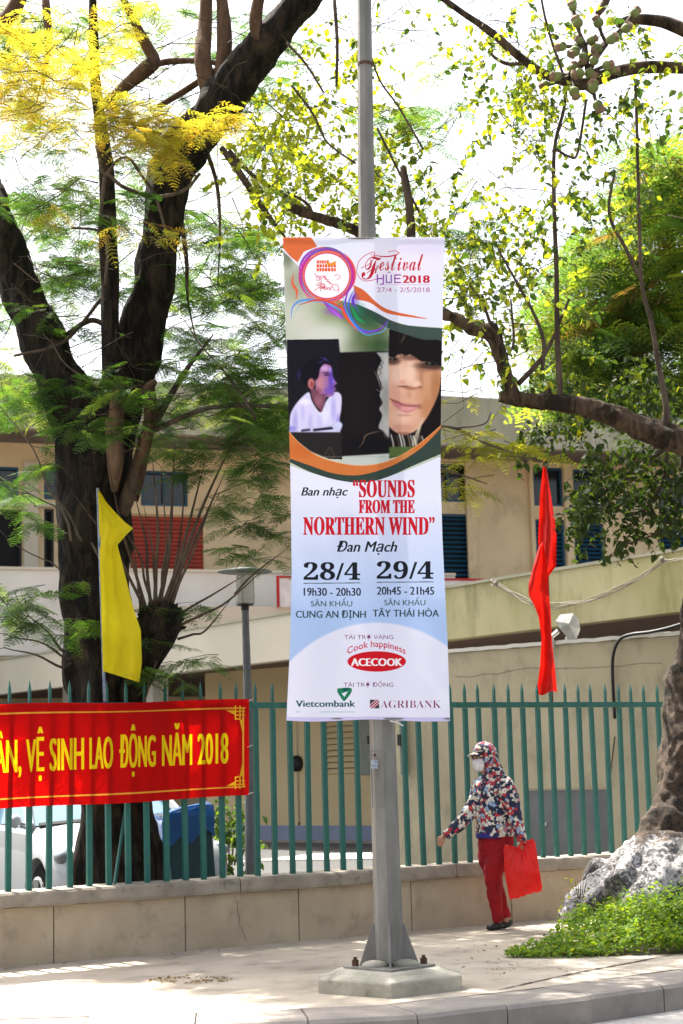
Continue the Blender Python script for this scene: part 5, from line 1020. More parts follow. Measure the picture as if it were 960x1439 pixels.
# pruned knob with its upright shoots, low on the right of the trunk
kn = MB(); limb(kn, [(180, 985, Yt - .2, 14), (196, 950, Yt - .3, 18), (212, 915, Yt - .4, 24), (222, 880, Yt - .45, 27), (228, 855, Yt - .45, 24)], 14, .4, 4)
rg = random.Random(21); kc = P(224, 880, Yt - .45)
for i in range(46):
    a = rg.uniform(0, 6.28); e_ = rg.uniform(-.3, 1.2); d = Vector((math.cos(a) * math.cos(e_), math.sin(a) * math.cos(e_), math.sin(e_))); kn.tube([kc + d * .05, kc + d * .15, kc + d * rg.uniform(.18, .26) + Vector((0, 0, .03))], [.035, .03, .004], 5, .3)
me = remeshed(kn, 'pruned_knob', .018, 1); link('pruned_knob', me, M_bark1, t1)
shoots = [(205, 855, 172, 745, 150, 640, 3), (212, 850, 205, 760, 188, 690, 3), (218, 850, 222, 740, 214, 640, 3.5), (224, 848, 240, 740, 246, 620, 4), (230, 850, 262, 750, 290, 640, 4), (236, 850, 282, 740, 318, 660, 3.5), (240, 855, 270, 780, 300, 700, 3),
          (215, 850, 196, 780, 158, 720, 2.5), (228, 850, 234, 760, 226, 660, 2.5), (232, 850, 290, 700, 342, 590, 3.5), (246, 868, 300, 835, 352, 803, 2.2), (250, 880, 320, 845, 382, 790, 2.4), (250, 898, 290, 885, 330, 835, 2.2), (330, 835, 365, 800, 408, 768, 2), (206, 860, 160, 770, 100, 690, 3), (200, 870, 192, 800, 186, 740, 2), (238, 850, 255, 740, 262, 650, 2.5), (222, 850, 214, 770, 200, 700, 2), (222, 925, 205, 980, 190, 1010, 2)]
for x0, y0, x1, y1, x2, y2, r in shoots:
    r *= .78; br(t1, 'shoot', [[(x0, y0, Yt - .45, r * 1.2), ((x0 + x1) / 2 + rg.uniform(-3, 3), (y0 + y1) / 2, Yt - .5, r), (x1, y1, Yt - .5, r * .8), (x2, y2, Yt - .55, r * .12)]], M_bark3, 6, 0)
# thin low branches at the left edge
for sp in ([(0, 745, 14), (60, 780, 14), (118, 830, 13.7), (160, 870, 13.6)], [(-10, 660, 14), (50, 700, 13.8), (110, 740, 13.6), (150, 800, 13.5)], [(0, 890, 13.2), (50, 905, 13.3), (105, 922, 13.5)], [(0, 912, 13.2), (50, 925, 13.3), (100, 932, 13.5)], [(20, 830, 13.4), (60, 880, 13.4), (90, 915, 13.6)],
           [(50, 640, 13.2), (80, 700, 13.3), (115, 760, 13.4)], [(0, 570, 13), (55, 650, 13.1), (100, 760, 13.3)], [(60, 470, 13), (100, 520, 13.2), (150, 560, 13.4)], [(240, 440, 13.1), (300, 500, 13.1), (360, 590, 13.1)]):
    br(t1, 'low_branch', [[(x, y, Y_, .5 + 1.7 * i_ / (len(sp) - 1)) for i_, (x, y, Y_) in enumerate(sp)]], M_twig, 6, 0, .06)
# foliage
rg = random.Random(99)
def dark_c(px, py):
    t = rg.random(); return mixc(DG, MG, t) if rg.random() > .12 else mixc(MG, YG_, rg.random() * .7)
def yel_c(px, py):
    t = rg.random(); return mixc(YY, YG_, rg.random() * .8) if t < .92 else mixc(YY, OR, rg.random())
xf, cols, tw = [], [], []
zones = [  # cx cy rx ry, sprays, Y range
    (90, 270, 120, 60, 12, 13.2, 15.5), (60, 420, 90, 60, 12, 13.2, 15.5), (330, 470, 80, 90, 26, 12.9, 15), (240, 430, 60, 60, 12, 13.4, 15.5), (300, 560, 110, 70, 24, 12.9, 15), (370, 620, 50, 60, 12, 13, 15), (250, 620, 80, 50, 12, 13, 15),
    (50, 600, 70, 70, 18, 12.9, 15), (100, 300, 60, 50, 5, 13, 15), (120, 370, 60, 40, 6, 14, 16), (40, 700, 60, 45, 6, 13.2, 15), (60, 330, 80, 70, 9, 14, 17), (270, 350, 80, 60, 9, 14, 16.5), (350, 380, 50, 70, 10, 13.5, 16), (375, 560, 40, 90, 12, 13, 15.2), (345, 710, 60, 40, 6, 13, 14.5),
    (330, 350, 60, 40, 6, 14, 16), (60, 850, 60, 50, 8, 12.95, 13.3), (20, 830, 40, 40, 4, 12.95, 13.4), (330, 740, 90, 60, 5, 13, 13.6), (360, 780, 50, 20, 3, 13, 13.5), (260, 900, 50, 60, 4, 13.1, 13.5), (225, 960, 45, 30, 4, 13.2, 13.6), (150, 540, 60, 30, 3, 12.9, 13.2), (150, 600, 60, 15, 3, 12.9, 13.2),
    (20, 120, 60, 120, 10, 15, 18), (380, 130, 60, 80, 6, 14.5, 17), (250, 60, 160, 90, 14, 15, 18), (560, 200, 60, 80, 4, 14, 16), (590, 175, 60, 30, 4, 13, 15), (640, 330, 60, 50, 5, 13, 15), (90, -60, 240, 60, 5, 13, 17), (330, -50, 200, 50, 3, 13, 17), (240, 190, 200, 60, 10, 15, 18)]
for cx, cy, rx, ry, n_, ya, yb in zones:
    for _ in range(int(n_ * 1.5)):
        x, y = in_ell(rg, cx, cy, rx, ry); spray(rg, xf, cols, tw, x, y, rg.uniform(ya, yb), rg.randint(5, 8), .42, dark_c, FR, scale=rg.uniform(.6, .95))
nA = len(xf)
for cx, cy, rx, ry, n_ in [(60, 230, 80, 80, 36), (120, 60, 130, 60, 34), (180, 330, 120, 60, 20), (40, 30, 60, 40, 12), (200, 250, 60, 80, 14), (330, 260, 60, 70, 14), (40, 420, 60, 60, 14), (90, 340, 60, 60, 12), (300, 60, 120, 60, 14), (330, 430, 70, 60, 16), (90, 560, 110, 45, 34), (330, 560, 80, 45, 30), (20, 520, 60, 60, 16), (30, 60, 60, 60, 10), (560, 130, 80, 60, 8), (230, 400, 60, 60, 8), (640, 300, 60, 80, 8)]:
    for _ in range(n_):
        x, y = in_ell(rg, cx, cy, rx, ry); spray(rg, xf, cols, tw, x, y, rg.uniform(16, 19), rg.randint(5, 8), .5, lambda a, b: mixc((.07, .13, .045), (.20, .25, .08), rg.random()), FRY, scale=rg.uniform(1.0, 1.4))
farx, farc = xf[nA:], cols[nA:]; xf, cols = xf[:nA], cols[:nA]
link('far_foliage', scatter_mesh('far_foliage', FRY, farx, farc), M_leafA, t1, kind='stuff')
big = sorted(range(len(xf)), key=lambda i: xf[i][2][1])
def frond_meshes(protos, c, nm):
    out = []
    for v, f in protos:
        me = scatter_mesh(nm, [(v, f)], [(0, np.eye(3), np.zeros(3))], [c]); me.materials.append(M_leafA); out.append(me)
    return out
fm = [frond_meshes(FR, c, 'leaf_frond') for c in (mixc(DG, MG, .3), mixc(DG, MG, .8), mixc(MG, YG_, .35))]
fy = [frond_meshes(FRY, c, 'leaf_frond') for c in (mixc(YY, YG_, .2), mixc(YY, YG_, .6), mixc(YY, OR, .5))]
def place(xf_, parent, sets, idx, nm):
    for q, i in enumerate(idx):
        kk_, M, t = xf_[i]; o = link(nm, sets[q % len(sets)][kk_], None, parent, True)
        M4 = Matrix([list(M[0]) + [t[0]], list(M[1]) + [t[1]], list(M[2]) + [t[2]], [0, 0, 0, 1]]); o.matrix_parent_inverse = wmat(parent).inverted(); lo_, ro_, sc_ = M4.decompose(); o.location = lo_; o.rotation_euler = ro_.to_euler(); o.scale = sc_
sel = set(big[:150]); place(xf, t1, fm, sorted(sel), 'leaf_frond')
rest = [i for i in range(len(xf)) if i not in sel]
link('foliage', scatter_mesh('foliage', FR, [xf[i] for i in rest], [cols[i] for i in rest]), M_leafA, t1, kind='stuff')
nA = len(xf)
xf, cols = [], []
for cx, cy, rx, ry, n_, ya, yb in [(25, 75, 50, 45, 10, 12.6, 14), (60, 110, 80, 40, 14, 12.6, 14.2), (110, 60, 60, 30, 4, 12.6, 14), (190, 165, 60, 25, 12, 12.7, 13.4), (235, 185, 45, 28, 8, 12.7, 13.3), (310, 170, 35, 16, 5, 12.7, 13.2), (200, 195, 60, 22, 7, 12.7, 13.2), (20, 120, 40, 30, 6, 12.6, 13.6),
                                   (220, 35, 60, 25, 1, 13, 14), (60, 150, 70, 25, 5, 12.8, 14), (90, 185, 60, 15, 3, 12.9, 14), (210, 325, 70, 12, 3, 12.8, 13.2), (110, 25, 110, 25, 2, 13, 14), (70, 298, 40, 8, 1, 13, 13.4), (230, 235, 30, 18, 2, 12.8, 13.2), (150, 70, 50, 40, 4, 13, 14)]:
    for _ in range(int(n_ * 2.1)):
        x, y = in_ell(rg, cx, cy, rx * 1.12, ry * 1.25); spray(rg, xf, cols, tw, x, y, rg.uniform(ya, yb), rg.randint(5, 9), .5, yel_c, FRY, scale=rg.uniform(.7, 1.1))
big = sorted(range(len(xf)), key=lambda i: xf[i][2][1]); sel = set(big[:100]); place(xf, t1, fy, sorted(sel), 'backlit_young_frond')
rest = [i for i in range(len(xf)) if i not in sel]
link('backlit_young_foliage', scatter_mesh('backlit_young_foliage', FRY, [xf[i] for i in rest], [cols[i] for i in rest]), M_leafA, t1, kind='stuff')  # young leaves with backlight put into their yellow colour
for _ in range(240):
    x, y = in_ell(rg, 190, 300, 250, 330); p = P(x, y, rg.uniform(13.2, 15.5)); d = Vector((rg.uniform(-1, 1), rg.uniform(-.5, .5), rg.uniform(-.9, .7))).normalized() * rg.uniform(.3, 1.0); tw.append((p, p + d, rg.uniform(.003, .007)))
twig_mesh('twigs', tw, M_bark3, t1, 4)

# ------------------------------------------------------------------ right-hand street tree with the whitewashed foot
t2 = thing('whitewashed_tree', tuple(P(985, 1270, 13.3)), 'street tree at the right edge with whitewashed buttress roots and a long arching limb', 'tree')
Y2 = 14.2
k = MB(); limb(k, [(1018, 1345, Y2, 150), (1008, 1290, Y2, 138), (1003, 1235, Y2, 118), (998, 1180, Y2, 96), (995, 1130, Y2, 82), (995, 1060, Y2, 66), (1002, 980, Y2, 60), (1015, 900, Y2, 56), (1035, 800, Y2, 52), (1062, 690, Y2, 50), (1085, 560, Y2, 46), (1100, 400, Y2, 42), (1090, 200, Y2, 38), (1060, 0, Y2, 30)], 22, .16, 4)
for sp in ([(945, 1186, Y2 - .2, 36), (888, 1222, Y2 - .25, 27), (848, 1246, Y2 - .35, 23), (818, 1272, Y2 - .45, 20), (785, 1292, Y2 - .5, 11)], [(915, 1212, Y2 - .1, 28), (866, 1226, Y2 + .1, 20), (842, 1226, Y2 + .2, 20), (825, 1262, Y2 + .3, 14)], [(950, 1200, Y2 - .4, 50), (920, 1260, Y2 - .7, 40), (890, 1315, Y2 - .9, 26)],
           [(1000, 1200, Y2 - .5, 60), (1005, 1280, Y2 - .9, 50), (1010, 1340, Y2 - 1.2, 34)], [(1050, 1200, Y2 - .3, 50), (1130, 1290, Y2 - .4, 40), (1200, 1350, Y2 - .5, 24)], [(940, 1140, Y2 - .3, 20), (918, 1168, Y2 - .35, 20), (904, 1212, Y2 - .5, 24), (870, 1250, Y2 - .7, 24)]):
    limb(k, sp, 12, .3, 4)
me = remeshed(k, 'trunk', .028, 2, lambda co, n_: n_ * (noise.noise(Vector((co.x * 6, co.y * 6, co.z * 4))) * .045 + noise.noise(co * 19) * .02))
# bark above, worn lime wash below
m, n, l = mat('whitewashed_bark'); tc = n.new('ShaderNodeTexCoord'); sx_ = n.new('ShaderNodeSeparateXYZ'); l.new(tc.outputs['Object'], sx_.inputs[0])
nz = n.new('ShaderNodeTexNoise'); nz.inputs['Scale'].default_value = 9; nz.inputs['Detail'].default_value = 12; nz.inputs['Roughness'].default_value = .8; l.new(tc.outputs['Object'], nz.inputs[0])
r1 = n.new('ShaderNodeValToRGB'); r1.color_ramp.elements[0].position = .42; r1.color_ramp.elements[1].position = .66; r1.color_ramp.elements[0].color = (.018, .012, .008, 1); r1.color_ramp.elements[1].color = (.15, .10, .062, 1); l.new(nz.outputs[0], r1.inputs[0])
n2 = n.new('ShaderNodeTexNoise'); n2.inputs['Scale'].default_value = 34; n2.inputs['Detail'].default_value = 10; n2.inputs['Roughness'].default_value = .75; l.new(tc.outputs['Object'], n2.inputs[0])
n3 = n.new('ShaderNodeTexNoise'); n3.inputs['Scale'].default_value = 3.2; n3.inputs['Detail'].default_value = 5; l.new(tc.outputs['Object'], n3.inputs[0])
ad = n.new('ShaderNodeMath'); ad.operation = 'MULTIPLY_ADD'; l.new(n3.outputs[0], ad.inputs[0]); ad.inputs[1].default_value = .55; l.new(n2.outputs[0], ad.inputs[2])
r2 = n.new('ShaderNodeValToRGB'); r2.color_ramp.elements[0].position = .735; r2.color_ramp.elements[1].position = .83; l.new(ad.outputs[0], r2.inputs[0])
wcol = n.new('ShaderNodeMix'); wcol.data_type = 'RGBA'; l.new(r2.outputs[0], wcol.inputs[0]); wcol.inputs[6].default_value = (.09, .085, .085, 1); wcol.inputs[7].default_value = (.52, .49, .48, 1)
zm = n.new('ShaderNodeMath'); zm.operation = 'MULTIPLY_ADD'; l.new(nz.outputs[0], zm.inputs[0]); zm.inputs[1].default_value = .55; l.new(sx_.outputs[2], zm.inputs[2])
zl = P(880, 1182, Y2 - .3).z
r3 = n.new('ShaderNodeMapRange'); r3.inputs['From Min'].default_value = zl + .27; r3.inputs['From Max'].default_value = zl + .33; l.new(zm.outputs[0], r3.inputs['Value'])
mx = n.new('ShaderNodeMix'); mx.data_type = 'RGBA'; l.new(r3.outputs[0], mx.inputs[0]); l.new(wcol.outputs[2], mx.inputs[6]); l.new(r1.outputs[0], mx.inputs[7])
b_s = n.new('ShaderNodeBsdfPrincipled'); b_s.inputs['Roughness'].default_value = .9; l.new(mx.outputs[2], b_s.inputs['Base Color'])
bp = n.new('ShaderNodeBump'); bp.inputs['Strength'].default_value = .9; bp.inputs['Distance'].default_value = .02; l.new(n2.outputs[0], bp.inputs['Height']); l.new(bp.outputs[0], b_s.inputs['Normal'])
oo = n.new('ShaderNodeOutputMaterial'); l.new(b_s.outputs[0], oo.inputs[0]); link('trunk', me, m, t2)
Y3 = 13.0
k = MB(); limb(k, [(1075, 640, Y3, 34), (1020, 632, Y3, 27), (960, 620, Y3, 22), (925, 612, Y3, 20), (895, 600, Y3, 18), (865, 584, Y3, 17), (835, 576, Y3, 15), (800, 570, Y3, 14), (760, 566, Y3, 13), (725, 560, Y3, 12), (702, 556, Y3, 9)], 14, .25, 5)
limb(k, [(722, 562, Y3, 11), (712, 530, Y3, 10.5), (703, 500, Y3, 10), (695, 475, Y3, 11), (686, 466, Y3, 13), (665, 462, Y3, 11), (640, 448, Y3, 9), (610, 432, Y3, 8.5), (570, 390, Y3, 8), (530, 345, Y3, 8), (500, 324, Y3, 8), (470, 314, Y3, 7), (440, 304, Y3, 7), (420, 296, Y3, 8), (404, 292, Y3, 6)], 12, .25, 4)
limb(k, [(690, 478, Y3, 11), (690, 462, Y3, 9), (693, 452, Y3, 5)], 8, .4, 3)
limb(k, [(772, 566, Y3, 8), (771, 552, Y3, 7), (776, 548, Y3, 3)], 8, .4, 3)
me = remeshed(k, 'arching_limb', .013, 1, lambda co, n_: n_ * noise.noise(co * 17) * .014); link('arching_limb', me, M_bark2, t2)
br(t2, 'upper_limb', [[(1090, 150, Y3, 20), (1010, 104, Y3, 11), (960, 96, Y3, 8.5), (905, 95, Y3, 9), (860, 104, Y3, 9), (820, 118, Y3, 9), (790, 110, Y3, 9), (765, 103, Y3, 7), (730, 80, Y3, 6.5), (690, 45, Y3, 5.5), (650, 18, Y3, 4.5), (615, -8, Y3, 4)], [(1080, 90, Y3, 16), (1000, 62, Y3, 11), (955, 40, Y3, 10), (925, 30, Y3, 9), (890, 28, Y3, 8), (868, 34, Y3, 7)]], M_bark2, 12, .2)
br(t2, 'branch', [[(840, 20, Y3, 5), (850, 5, Y3, 6), (860, -25, Y3, 5)], [(787, 564, Y3, 5), (786, 530, Y3, 4.6), (783, 470, Y3, 4), (782, 380, Y3, 3.6), (779, 300, Y3, 3.2), (779, 210, Y3, 2.8), (792, 155, Y3, 2.6), (796, 118, Y3, 2.6)], [(779, 208, Y3, 2.2), (800, 220, Y3, 2), (812, 214, Y3, 2), (824, 140, Y3, 2)],
                   [(934, 600, Y3, 7), (936, 570, Y3, 5), (925, 510, Y3, 4), (915, 450, Y3, 3.6), (902, 400, Y3, 3), (898, 300, Y3, 2.6), (895, 180, Y3, 2.4), (893, 120, Y3, 2.4)], [(728, 540, Y3, 4), (758, 508, Y3, 3.6), (775, 480, Y3, 2.6), (800, 420, Y3, 2)], [(905, 402, Y3, 3), (880, 350, Y3, 2.8), (856, 300, Y3, 2.4), (864, 240, Y3, 2)],
                   [(762, 520, Y3, 2.6), (764, 480, Y3, 3), (750, 440, Y3, 2.4), (728, 400, Y3, 2), (700, 350, Y3, 1.6)], [(703, 498, Y3, 3), (680, 430, Y3, 2.2), (660, 400, Y3, 1.8)], [(718, 420, Y3, 1.4), (722, 480, Y3, 2), (712, 500, Y3, 2)], [(578, 338, Y3, 7), (577, 310, Y3, 6.5), (574, 280, Y3, 6), (569, 252, Y3, 6), (566, 234, Y3, 4)],
                   [(440, 302, Y3, 3), (430, 285, Y3, 2.4), (404, 270, Y3, 1.6)], [(796, 118, Y3, 2), (776, 60, Y3, 2), (765, 20, Y3, 1.8), (758, -20, Y3, 1.6)], [(745, 88, Y3, 2.4), (715, 90, Y3, 3), (697, 82, Y3, 2.6), (690, 75, Y3, 2)], [(595, 210, Y3, 1.6), (560, 150, Y3, 1.6), (528, 100, Y3, 1.4), (505, 0, Y3, 1.4)],
                   [(410, 120, Y3, 2), (440, 160, Y3, 1.8), (460, 200, Y3, 1.6), (500, 230, Y3, 1.5)], [(530, 180, Y3, 2), (560, 240, Y3, 1.8), (590, 300, Y3, 1.6)], [(403, 60, Y3, 2.4), (430, 90, Y3, 2), (455, 130, Y3, 1.6)], [(470, 0, Y3, 3), (474, 60, Y3, 2.6), (473, 120, Y3, 2)]], M_bark3, 7, .05)
# cluster of round fruits on short stout stalks
fr = [(805, 10, 8), (812, 32, 10), (841, 32, 10), (790, 65, 9), (808, 72, 10), (820, 80, 9), (831, 57, 9), (840, 68, 9), (859, 55, 10), (880, 40, 9), (892, 18, 9), (835, 85, 9), (853, 92, 9), (814, 103, 10), (829, 103, 10), (806, 95, 8), (783, 107, 9), (766, 119, 8), (834, 123, 10), (807, 129, 10), (840, 148, 10), (862, 98, 8), (815, 58, 8)]
rg = random.Random(4); hubs = [(822, 62), (826, 100), (852, 60), (800, 108), (834, 130)]
for x, y, r in fr:
    Yf = Y3 - rg.uniform(.1, .4); hx, hy = min(hubs, key=lambda h_: (h_[0] - x) ** 2 + (h_[1] - y) ** 2 + 40)
    k = MB(); k.tube([P(hx, hy, Y3 - .1), P((hx + x) / 2 + rg.uniform(-3, 3), (hy + y) / 2 + 2, (Y3 + Yf) / 2 - .06), P(x, y, Yf)], [.016, .013, .018], 6, .2); k.obj('fruit_stalk', M_twig, t2, True)
    p_ = P(x, y, Yf - .03); k = MB(); k.sphere(p_, R(r * .78, Y3), 12, 9); f_ = k.obj('fruit', M_fruit, t2, True)
    dv = (P(x, y, Yf) - P(hx, hy, Yf)).normalized(); k = MB(); a_ = p_ + dv * R(r * .35, Y3)
    k.tube([a_, a_ + dv * R(r * .5, Y3), a_ + dv * R(r * .85, Y3)], [R(r * .62, Y3), R(r * .75, Y3), R(r * .35, Y3)], 7, .5); k.obj('husk', M_husk, f_)
for h_ in range(len(hubs) - 1):
    k = MB(); k.tube([P(*hubs[h_], Y3 - .1), P((hubs[h_][0] + hubs[h_ + 1][0]) / 2, (hubs[h_][1] + hubs[h_ + 1][1]) / 2, Y3 - .15), P(*hubs[h_ + 1], Y3 - .1)], [.025, .02, .025], 7, .3); k.obj('fruit_stalk', M_twig, t2, True)
# ovate leaves on thin hanging twigs
rg = random.Random(12); xf, cols, tw = [], [], []
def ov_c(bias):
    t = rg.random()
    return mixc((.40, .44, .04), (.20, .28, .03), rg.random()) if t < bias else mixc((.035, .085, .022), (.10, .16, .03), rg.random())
def leafy_twig(px, py, Y, L, bias, dens=.045, up=False, sc=1.0):
    p = np.array(P(px, py, Y)); d = np.array([rg.uniform(-1, 1), rg.uniform(-.6, .6), rg.uniform(-1.3, .1) if not up else rg.uniform(.2, 1)]); d /= np.linalg.norm(d); n_ = max(3, int(L / dens)); prev = p.copy()
    for i in range(n_):
        d = d + np.array([rg.uniform(-.25, .25), rg.uniform(-.25, .25), rg.uniform(-.22, .12)]); d /= np.linalg.norm(d); q = p + d * dens
        if i % 2 == 1: tw.append((prev, q, .003)); prev = q.copy()
        p = q
        for _ in range(rg.choice((1, 1, 2))):
            x = [rg.uniform(-1, 1), rg.uniform(-1, 1), rg.uniform(-1.2, .2)]; M = frame(x, (rg.uniform(-1, 1), rg.uniform(-1.2, 1.2), 1)) * rg.uniform(.42, 1.2) * sc; xf.append((rg.randrange(3), M, p.copy())); cols.append(ov_c(bias))
for cx, cy, rx, ry, n_, bias, ya, yb in [(430, 150, 80, 50, 34, .95, 13, 15), (395, 215, 50, 60, 18, .9, 13, 15), (460, 250, 70, 50, 26, .85, 12.5, 14.5), (555, 250, 60, 60, 16, .75, 12.5, 14.5), (540, 160, 40, 60, 9, .8, 12.5, 15), (640, 290, 60, 50, 16, .7, 12.5, 14.5), (690, 340, 60, 60, 16, .6, 12.5, 14.5), (720, 400, 70, 50, 12, .6, 12.5, 14.5), (740, 330, 40, 60, 8, .5, 12.5, 14),
                                      (770, 70, 50, 50, 12, .7, 12.5, 13.5), (690, 100, 50, 40, 7, .6, 12.5, 14), (740, 150, 50, 50, 9, .6, 12.5, 14), (720, 40, 50, 40, 5, .6, 12.5, 14), (850, 160, 70, 40, 10, .35, 12.5, 14), (920, 70, 50, 50, 8, .5, 12.5, 14), (900, 130, 50, 30, 8, .3, 12.5, 14), (600, 20, 50, 20, 2, .5, 13, 15), (480, 400, 60, 40, 4, .6, 12.9, 14.5),
                                      (660, 400, 40, 60, 8, .6, 12.9, 14.5), (700, 470, 60, 30, 6, .6, 12.9, 14.5), (640, 70, 40, 50, 3, .5, 12.9, 14.5), (850, 240, 60, 60, 8, .35, 12.6, 14), (880, 300, 60, 60, 7, .35, 12.6, 14), (480, 60, 60, 50, 12, .85, 13.5, 16), (400, 280, 40, 30, 5, .9, 13, 14), (860, 20, 60, 30, 6, .6, 12.5, 14), (800, -60, 250, 50, 8, .5, 12, 15), (560, -60, 150, 50, 4, .5, 12, 15)]:
    for _ in range(int(n_ * 1.5)): x, y = in_ell(rg, cx, cy, rx, ry); leafy_twig(x, y, rg.uniform(ya, yb), rg.uniform(.3, .8), bias, sc=1.18)
link('foliage', scatter_mesh('ovate_foliage', LF, xf, cols), M_leafB, t2, kind='stuff')
for _ in range(210):
    x, y = in_ell(rg, 640, 250, 280, 290); p = P(x, y, rg.uniform(12.6, 15)); d = Vector((rg.uniform(-1, 1), rg.uniform(-.5, .5), rg.uniform(-1, .8))).normalized() * rg.uniform(.4, 1.3); tw.append((p, p + d, rg.uniform(.002, .005)))
twig_mesh('twigs', tw, M_bark3, t2, 4)

# ------------------------------------------------------------------ dense feathery tree further back on the right
t3 = thing('feathery_tree', tuple(P(1010, 1240, 21)), 'tall feathery tree with reddish tinged crown behind the right limb', 'tree')
k = MB(); limb(k, [(1015, 1260, 21, 26), (1008, 1000, 21, 22), (1000, 760, 21, 20), (985, 600, 21, 17), (965, 470, 21, 13), (945, 360, 21, 8), (935, 250, 21, 4)], 12, .2, 5); k.obj('trunk', M_bark1, t3, True)
br(t3, 'branch', [[(985, 600, 21, 10), (930, 540, 20.6, 7), (880, 480, 20.3, 5), (830, 430, 20, 3)], [(965, 470, 21, 8), (910, 420, 21, 6), (860, 360, 21, 4), (830, 320, 21, 2)], [(955, 420, 21, 7), (1010, 340, 21, 5), (1050, 260, 21, 3)], [(990, 640, 21, 8), (930, 610, 20, 5), (860, 590, 19.5, 3)], [(945, 360, 21, 5), (900, 290, 21, 4), (880, 250, 21, 2)]], M_bark1, 7)
rg = random.Random(31); xf, cols, tw = [], [], []
def far_c(px, py):
    t = rg.random(); red = .14 if (py < 330 and px > 850) or 380 < py < 470 else .05
    if t < red: return mixc((.16, .11, .045), (.13, .10, .04), rg.random())
    if t < red + .38: return mixc((.14, .23, .045), (.28, .35, .05), rg.random())
    return mixc((.040, .105, .035), (.10, .19, .045), rg.random())
for cx, cy, rx, ry, n_ in [(900, 320, 80, 70, 60), (930, 260, 60, 50, 34), (880, 420, 90, 60, 80), (850, 500, 80, 50, 85), (930, 480, 70, 80, 70), (830, 540, 60, 40, 45), (950, 210, 60, 40, 22), (1020, 350, 70, 150, 60), (960, 560, 80, 50, 45), (860, 360, 60, 50, 34), (1060, 500, 90, 90, 40), (840, 400, 60, 60, 40), (820, 470, 50, 50, 40), (950, 330, 60, 90, 50), (800, 540, 50, 25, 20)]:
    for _ in range(int(n_ * .75)): x, y = in_ell(rg, cx, cy, rx, ry); spray(rg, xf, cols, tw, x, y, rg.uniform(18.8, 22.5), rg.randint(4, 6), .8, far_c, FRfar, scale=rg.uniform(1.0, 1.7))
link('crown', scatter_mesh('far_crown', FRfar, xf, cols), M_leafA, t3, kind='stuff'); twig_mesh('twigs', tw, M_bark1, t3, 2)
# ------------------------------------------------------------------ dark leafy boughs hanging in front of the upper windows
k = MB()
for sp_ in ([[(1050, 636, 13.1, 8), (1015, 612, 13.8, 6), (980, 600, 14.2, 5), (920, 640, 14.2, 4), (870, 680, 14.2, 3), (820, 700, 14.2, 2)], [(940, 625, 14.2, 3), (930, 680, 14.2, 3), (900, 720, 14.2, 2.6), (860, 712, 14.2, 2), (840, 690, 14.2, 1.6)], [(960, 610, 14.2, 3), (955, 690, 14.2, 2), (940, 740, 14.2, 1.6), (880, 765, 14.2, 1.2)]]): limb(k, sp_, 7, .15, 5)
t4 = k.obj('hanging_bough', M_bark3, t2, True, label='dark green leafy bough hanging below the arching limb')
rg = random.Random(5); xf, cols, tw = [], [], []
for cx, cy, rx, ry, n_, b_ in [(865, 665, 50, 28, 26, .0), (820, 705, 24, 18, 10, 0), (900, 690, 50, 30, 24, 0), (945, 655, 40, 30, 24, .05), (940, 720, 30, 20, 8, 0), (870, 745, 22, 16, 7, .0), (800, 580, 40, 20, 10, .15), (760, 600, 40, 20, 7, .1), (925, 560, 50, 30, 20, .1), (860, 630, 40, 16, 10, 0), (780, 530, 40, 20, 8, .3), (905, 520, 50, 30, 14, .1), (828, 718, 18, 12, 6, 0)]:
    for _ in range(int(n_ * 1.8)): x, y = in_ell(rg, cx, cy, rx, ry); leafy_twig(x, y, rg.uniform(13.8, 14.8), rg.uniform(.2, .4), b_, .035, sc=1.2)
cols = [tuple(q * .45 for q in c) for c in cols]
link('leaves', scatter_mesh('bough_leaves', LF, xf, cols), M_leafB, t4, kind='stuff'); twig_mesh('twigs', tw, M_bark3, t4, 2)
# ------------------------------------------------------------------ bright fern-like sprig right of the banner
k = MB()
for sp_ in ([[(205, 610, 13.7, 4), (300, 572, 13.4, 3.2), (420, 574, 13.1, 2.8), (500, 585, 12.8, 2.6), (560, 590, 12.6, 2.6), (600, 598, 12.6, 2.4), (640, 602, 12.6, 2), (680, 622, 12.6, 1.6), (720, 636, 12.6, 1)], [(610, 655, 12.6, 1.6), (650, 668, 12.6, 1.2), (685, 680, 12.6, .8)], [(640, 602, 12.6, 1.2), (680, 596, 12.6, 1), (690, 580, 12.6, .8)], [(560, 590, 12.6, 2), (580, 635, 12.6, 1.8), (610, 655, 12.6, 1.6)]]): limb(k, sp_, 6, 0, 5)
t5 = k.obj('hanging_sprig', M_twig, t1, True, label='yellow green feathery sprig reaching past the right edge of the banner')
rg = random.Random(8); xf, cols, tw = [], [], []
for x, y, n_ in [(640, 605, 6), (660, 615, 7), (690, 625, 8), (715, 630, 8), (735, 625, 6), (670, 640, 5), (630, 620, 5), (655, 670, 6), (635, 685, 5), (665, 690, 4), (755, 640, 5), (630, 650, 4), (640, 560, 3), (650, 545, 3)]:
    spray(rg, xf, cols, tw, x, y, 12.6 + rg.uniform(-.15, .2), n_, .35, lambda a, b: mixc((.17, .20, .02), (.30, .30, .03), rg.random()), [FR[3], FR[1]], scale=.85)
fs = [frond_meshes(FR, c, 'sprig_frond') for c in ((.18, .21, .02), (.26, .27, .025))]; xf = [((3, 1)[a], M, t) for a, M, t in xf]; place(xf, t5, fs, range(len(xf)), 'leaf_frond'); twig_mesh('twigs', tw, M_twig, t5, 2)
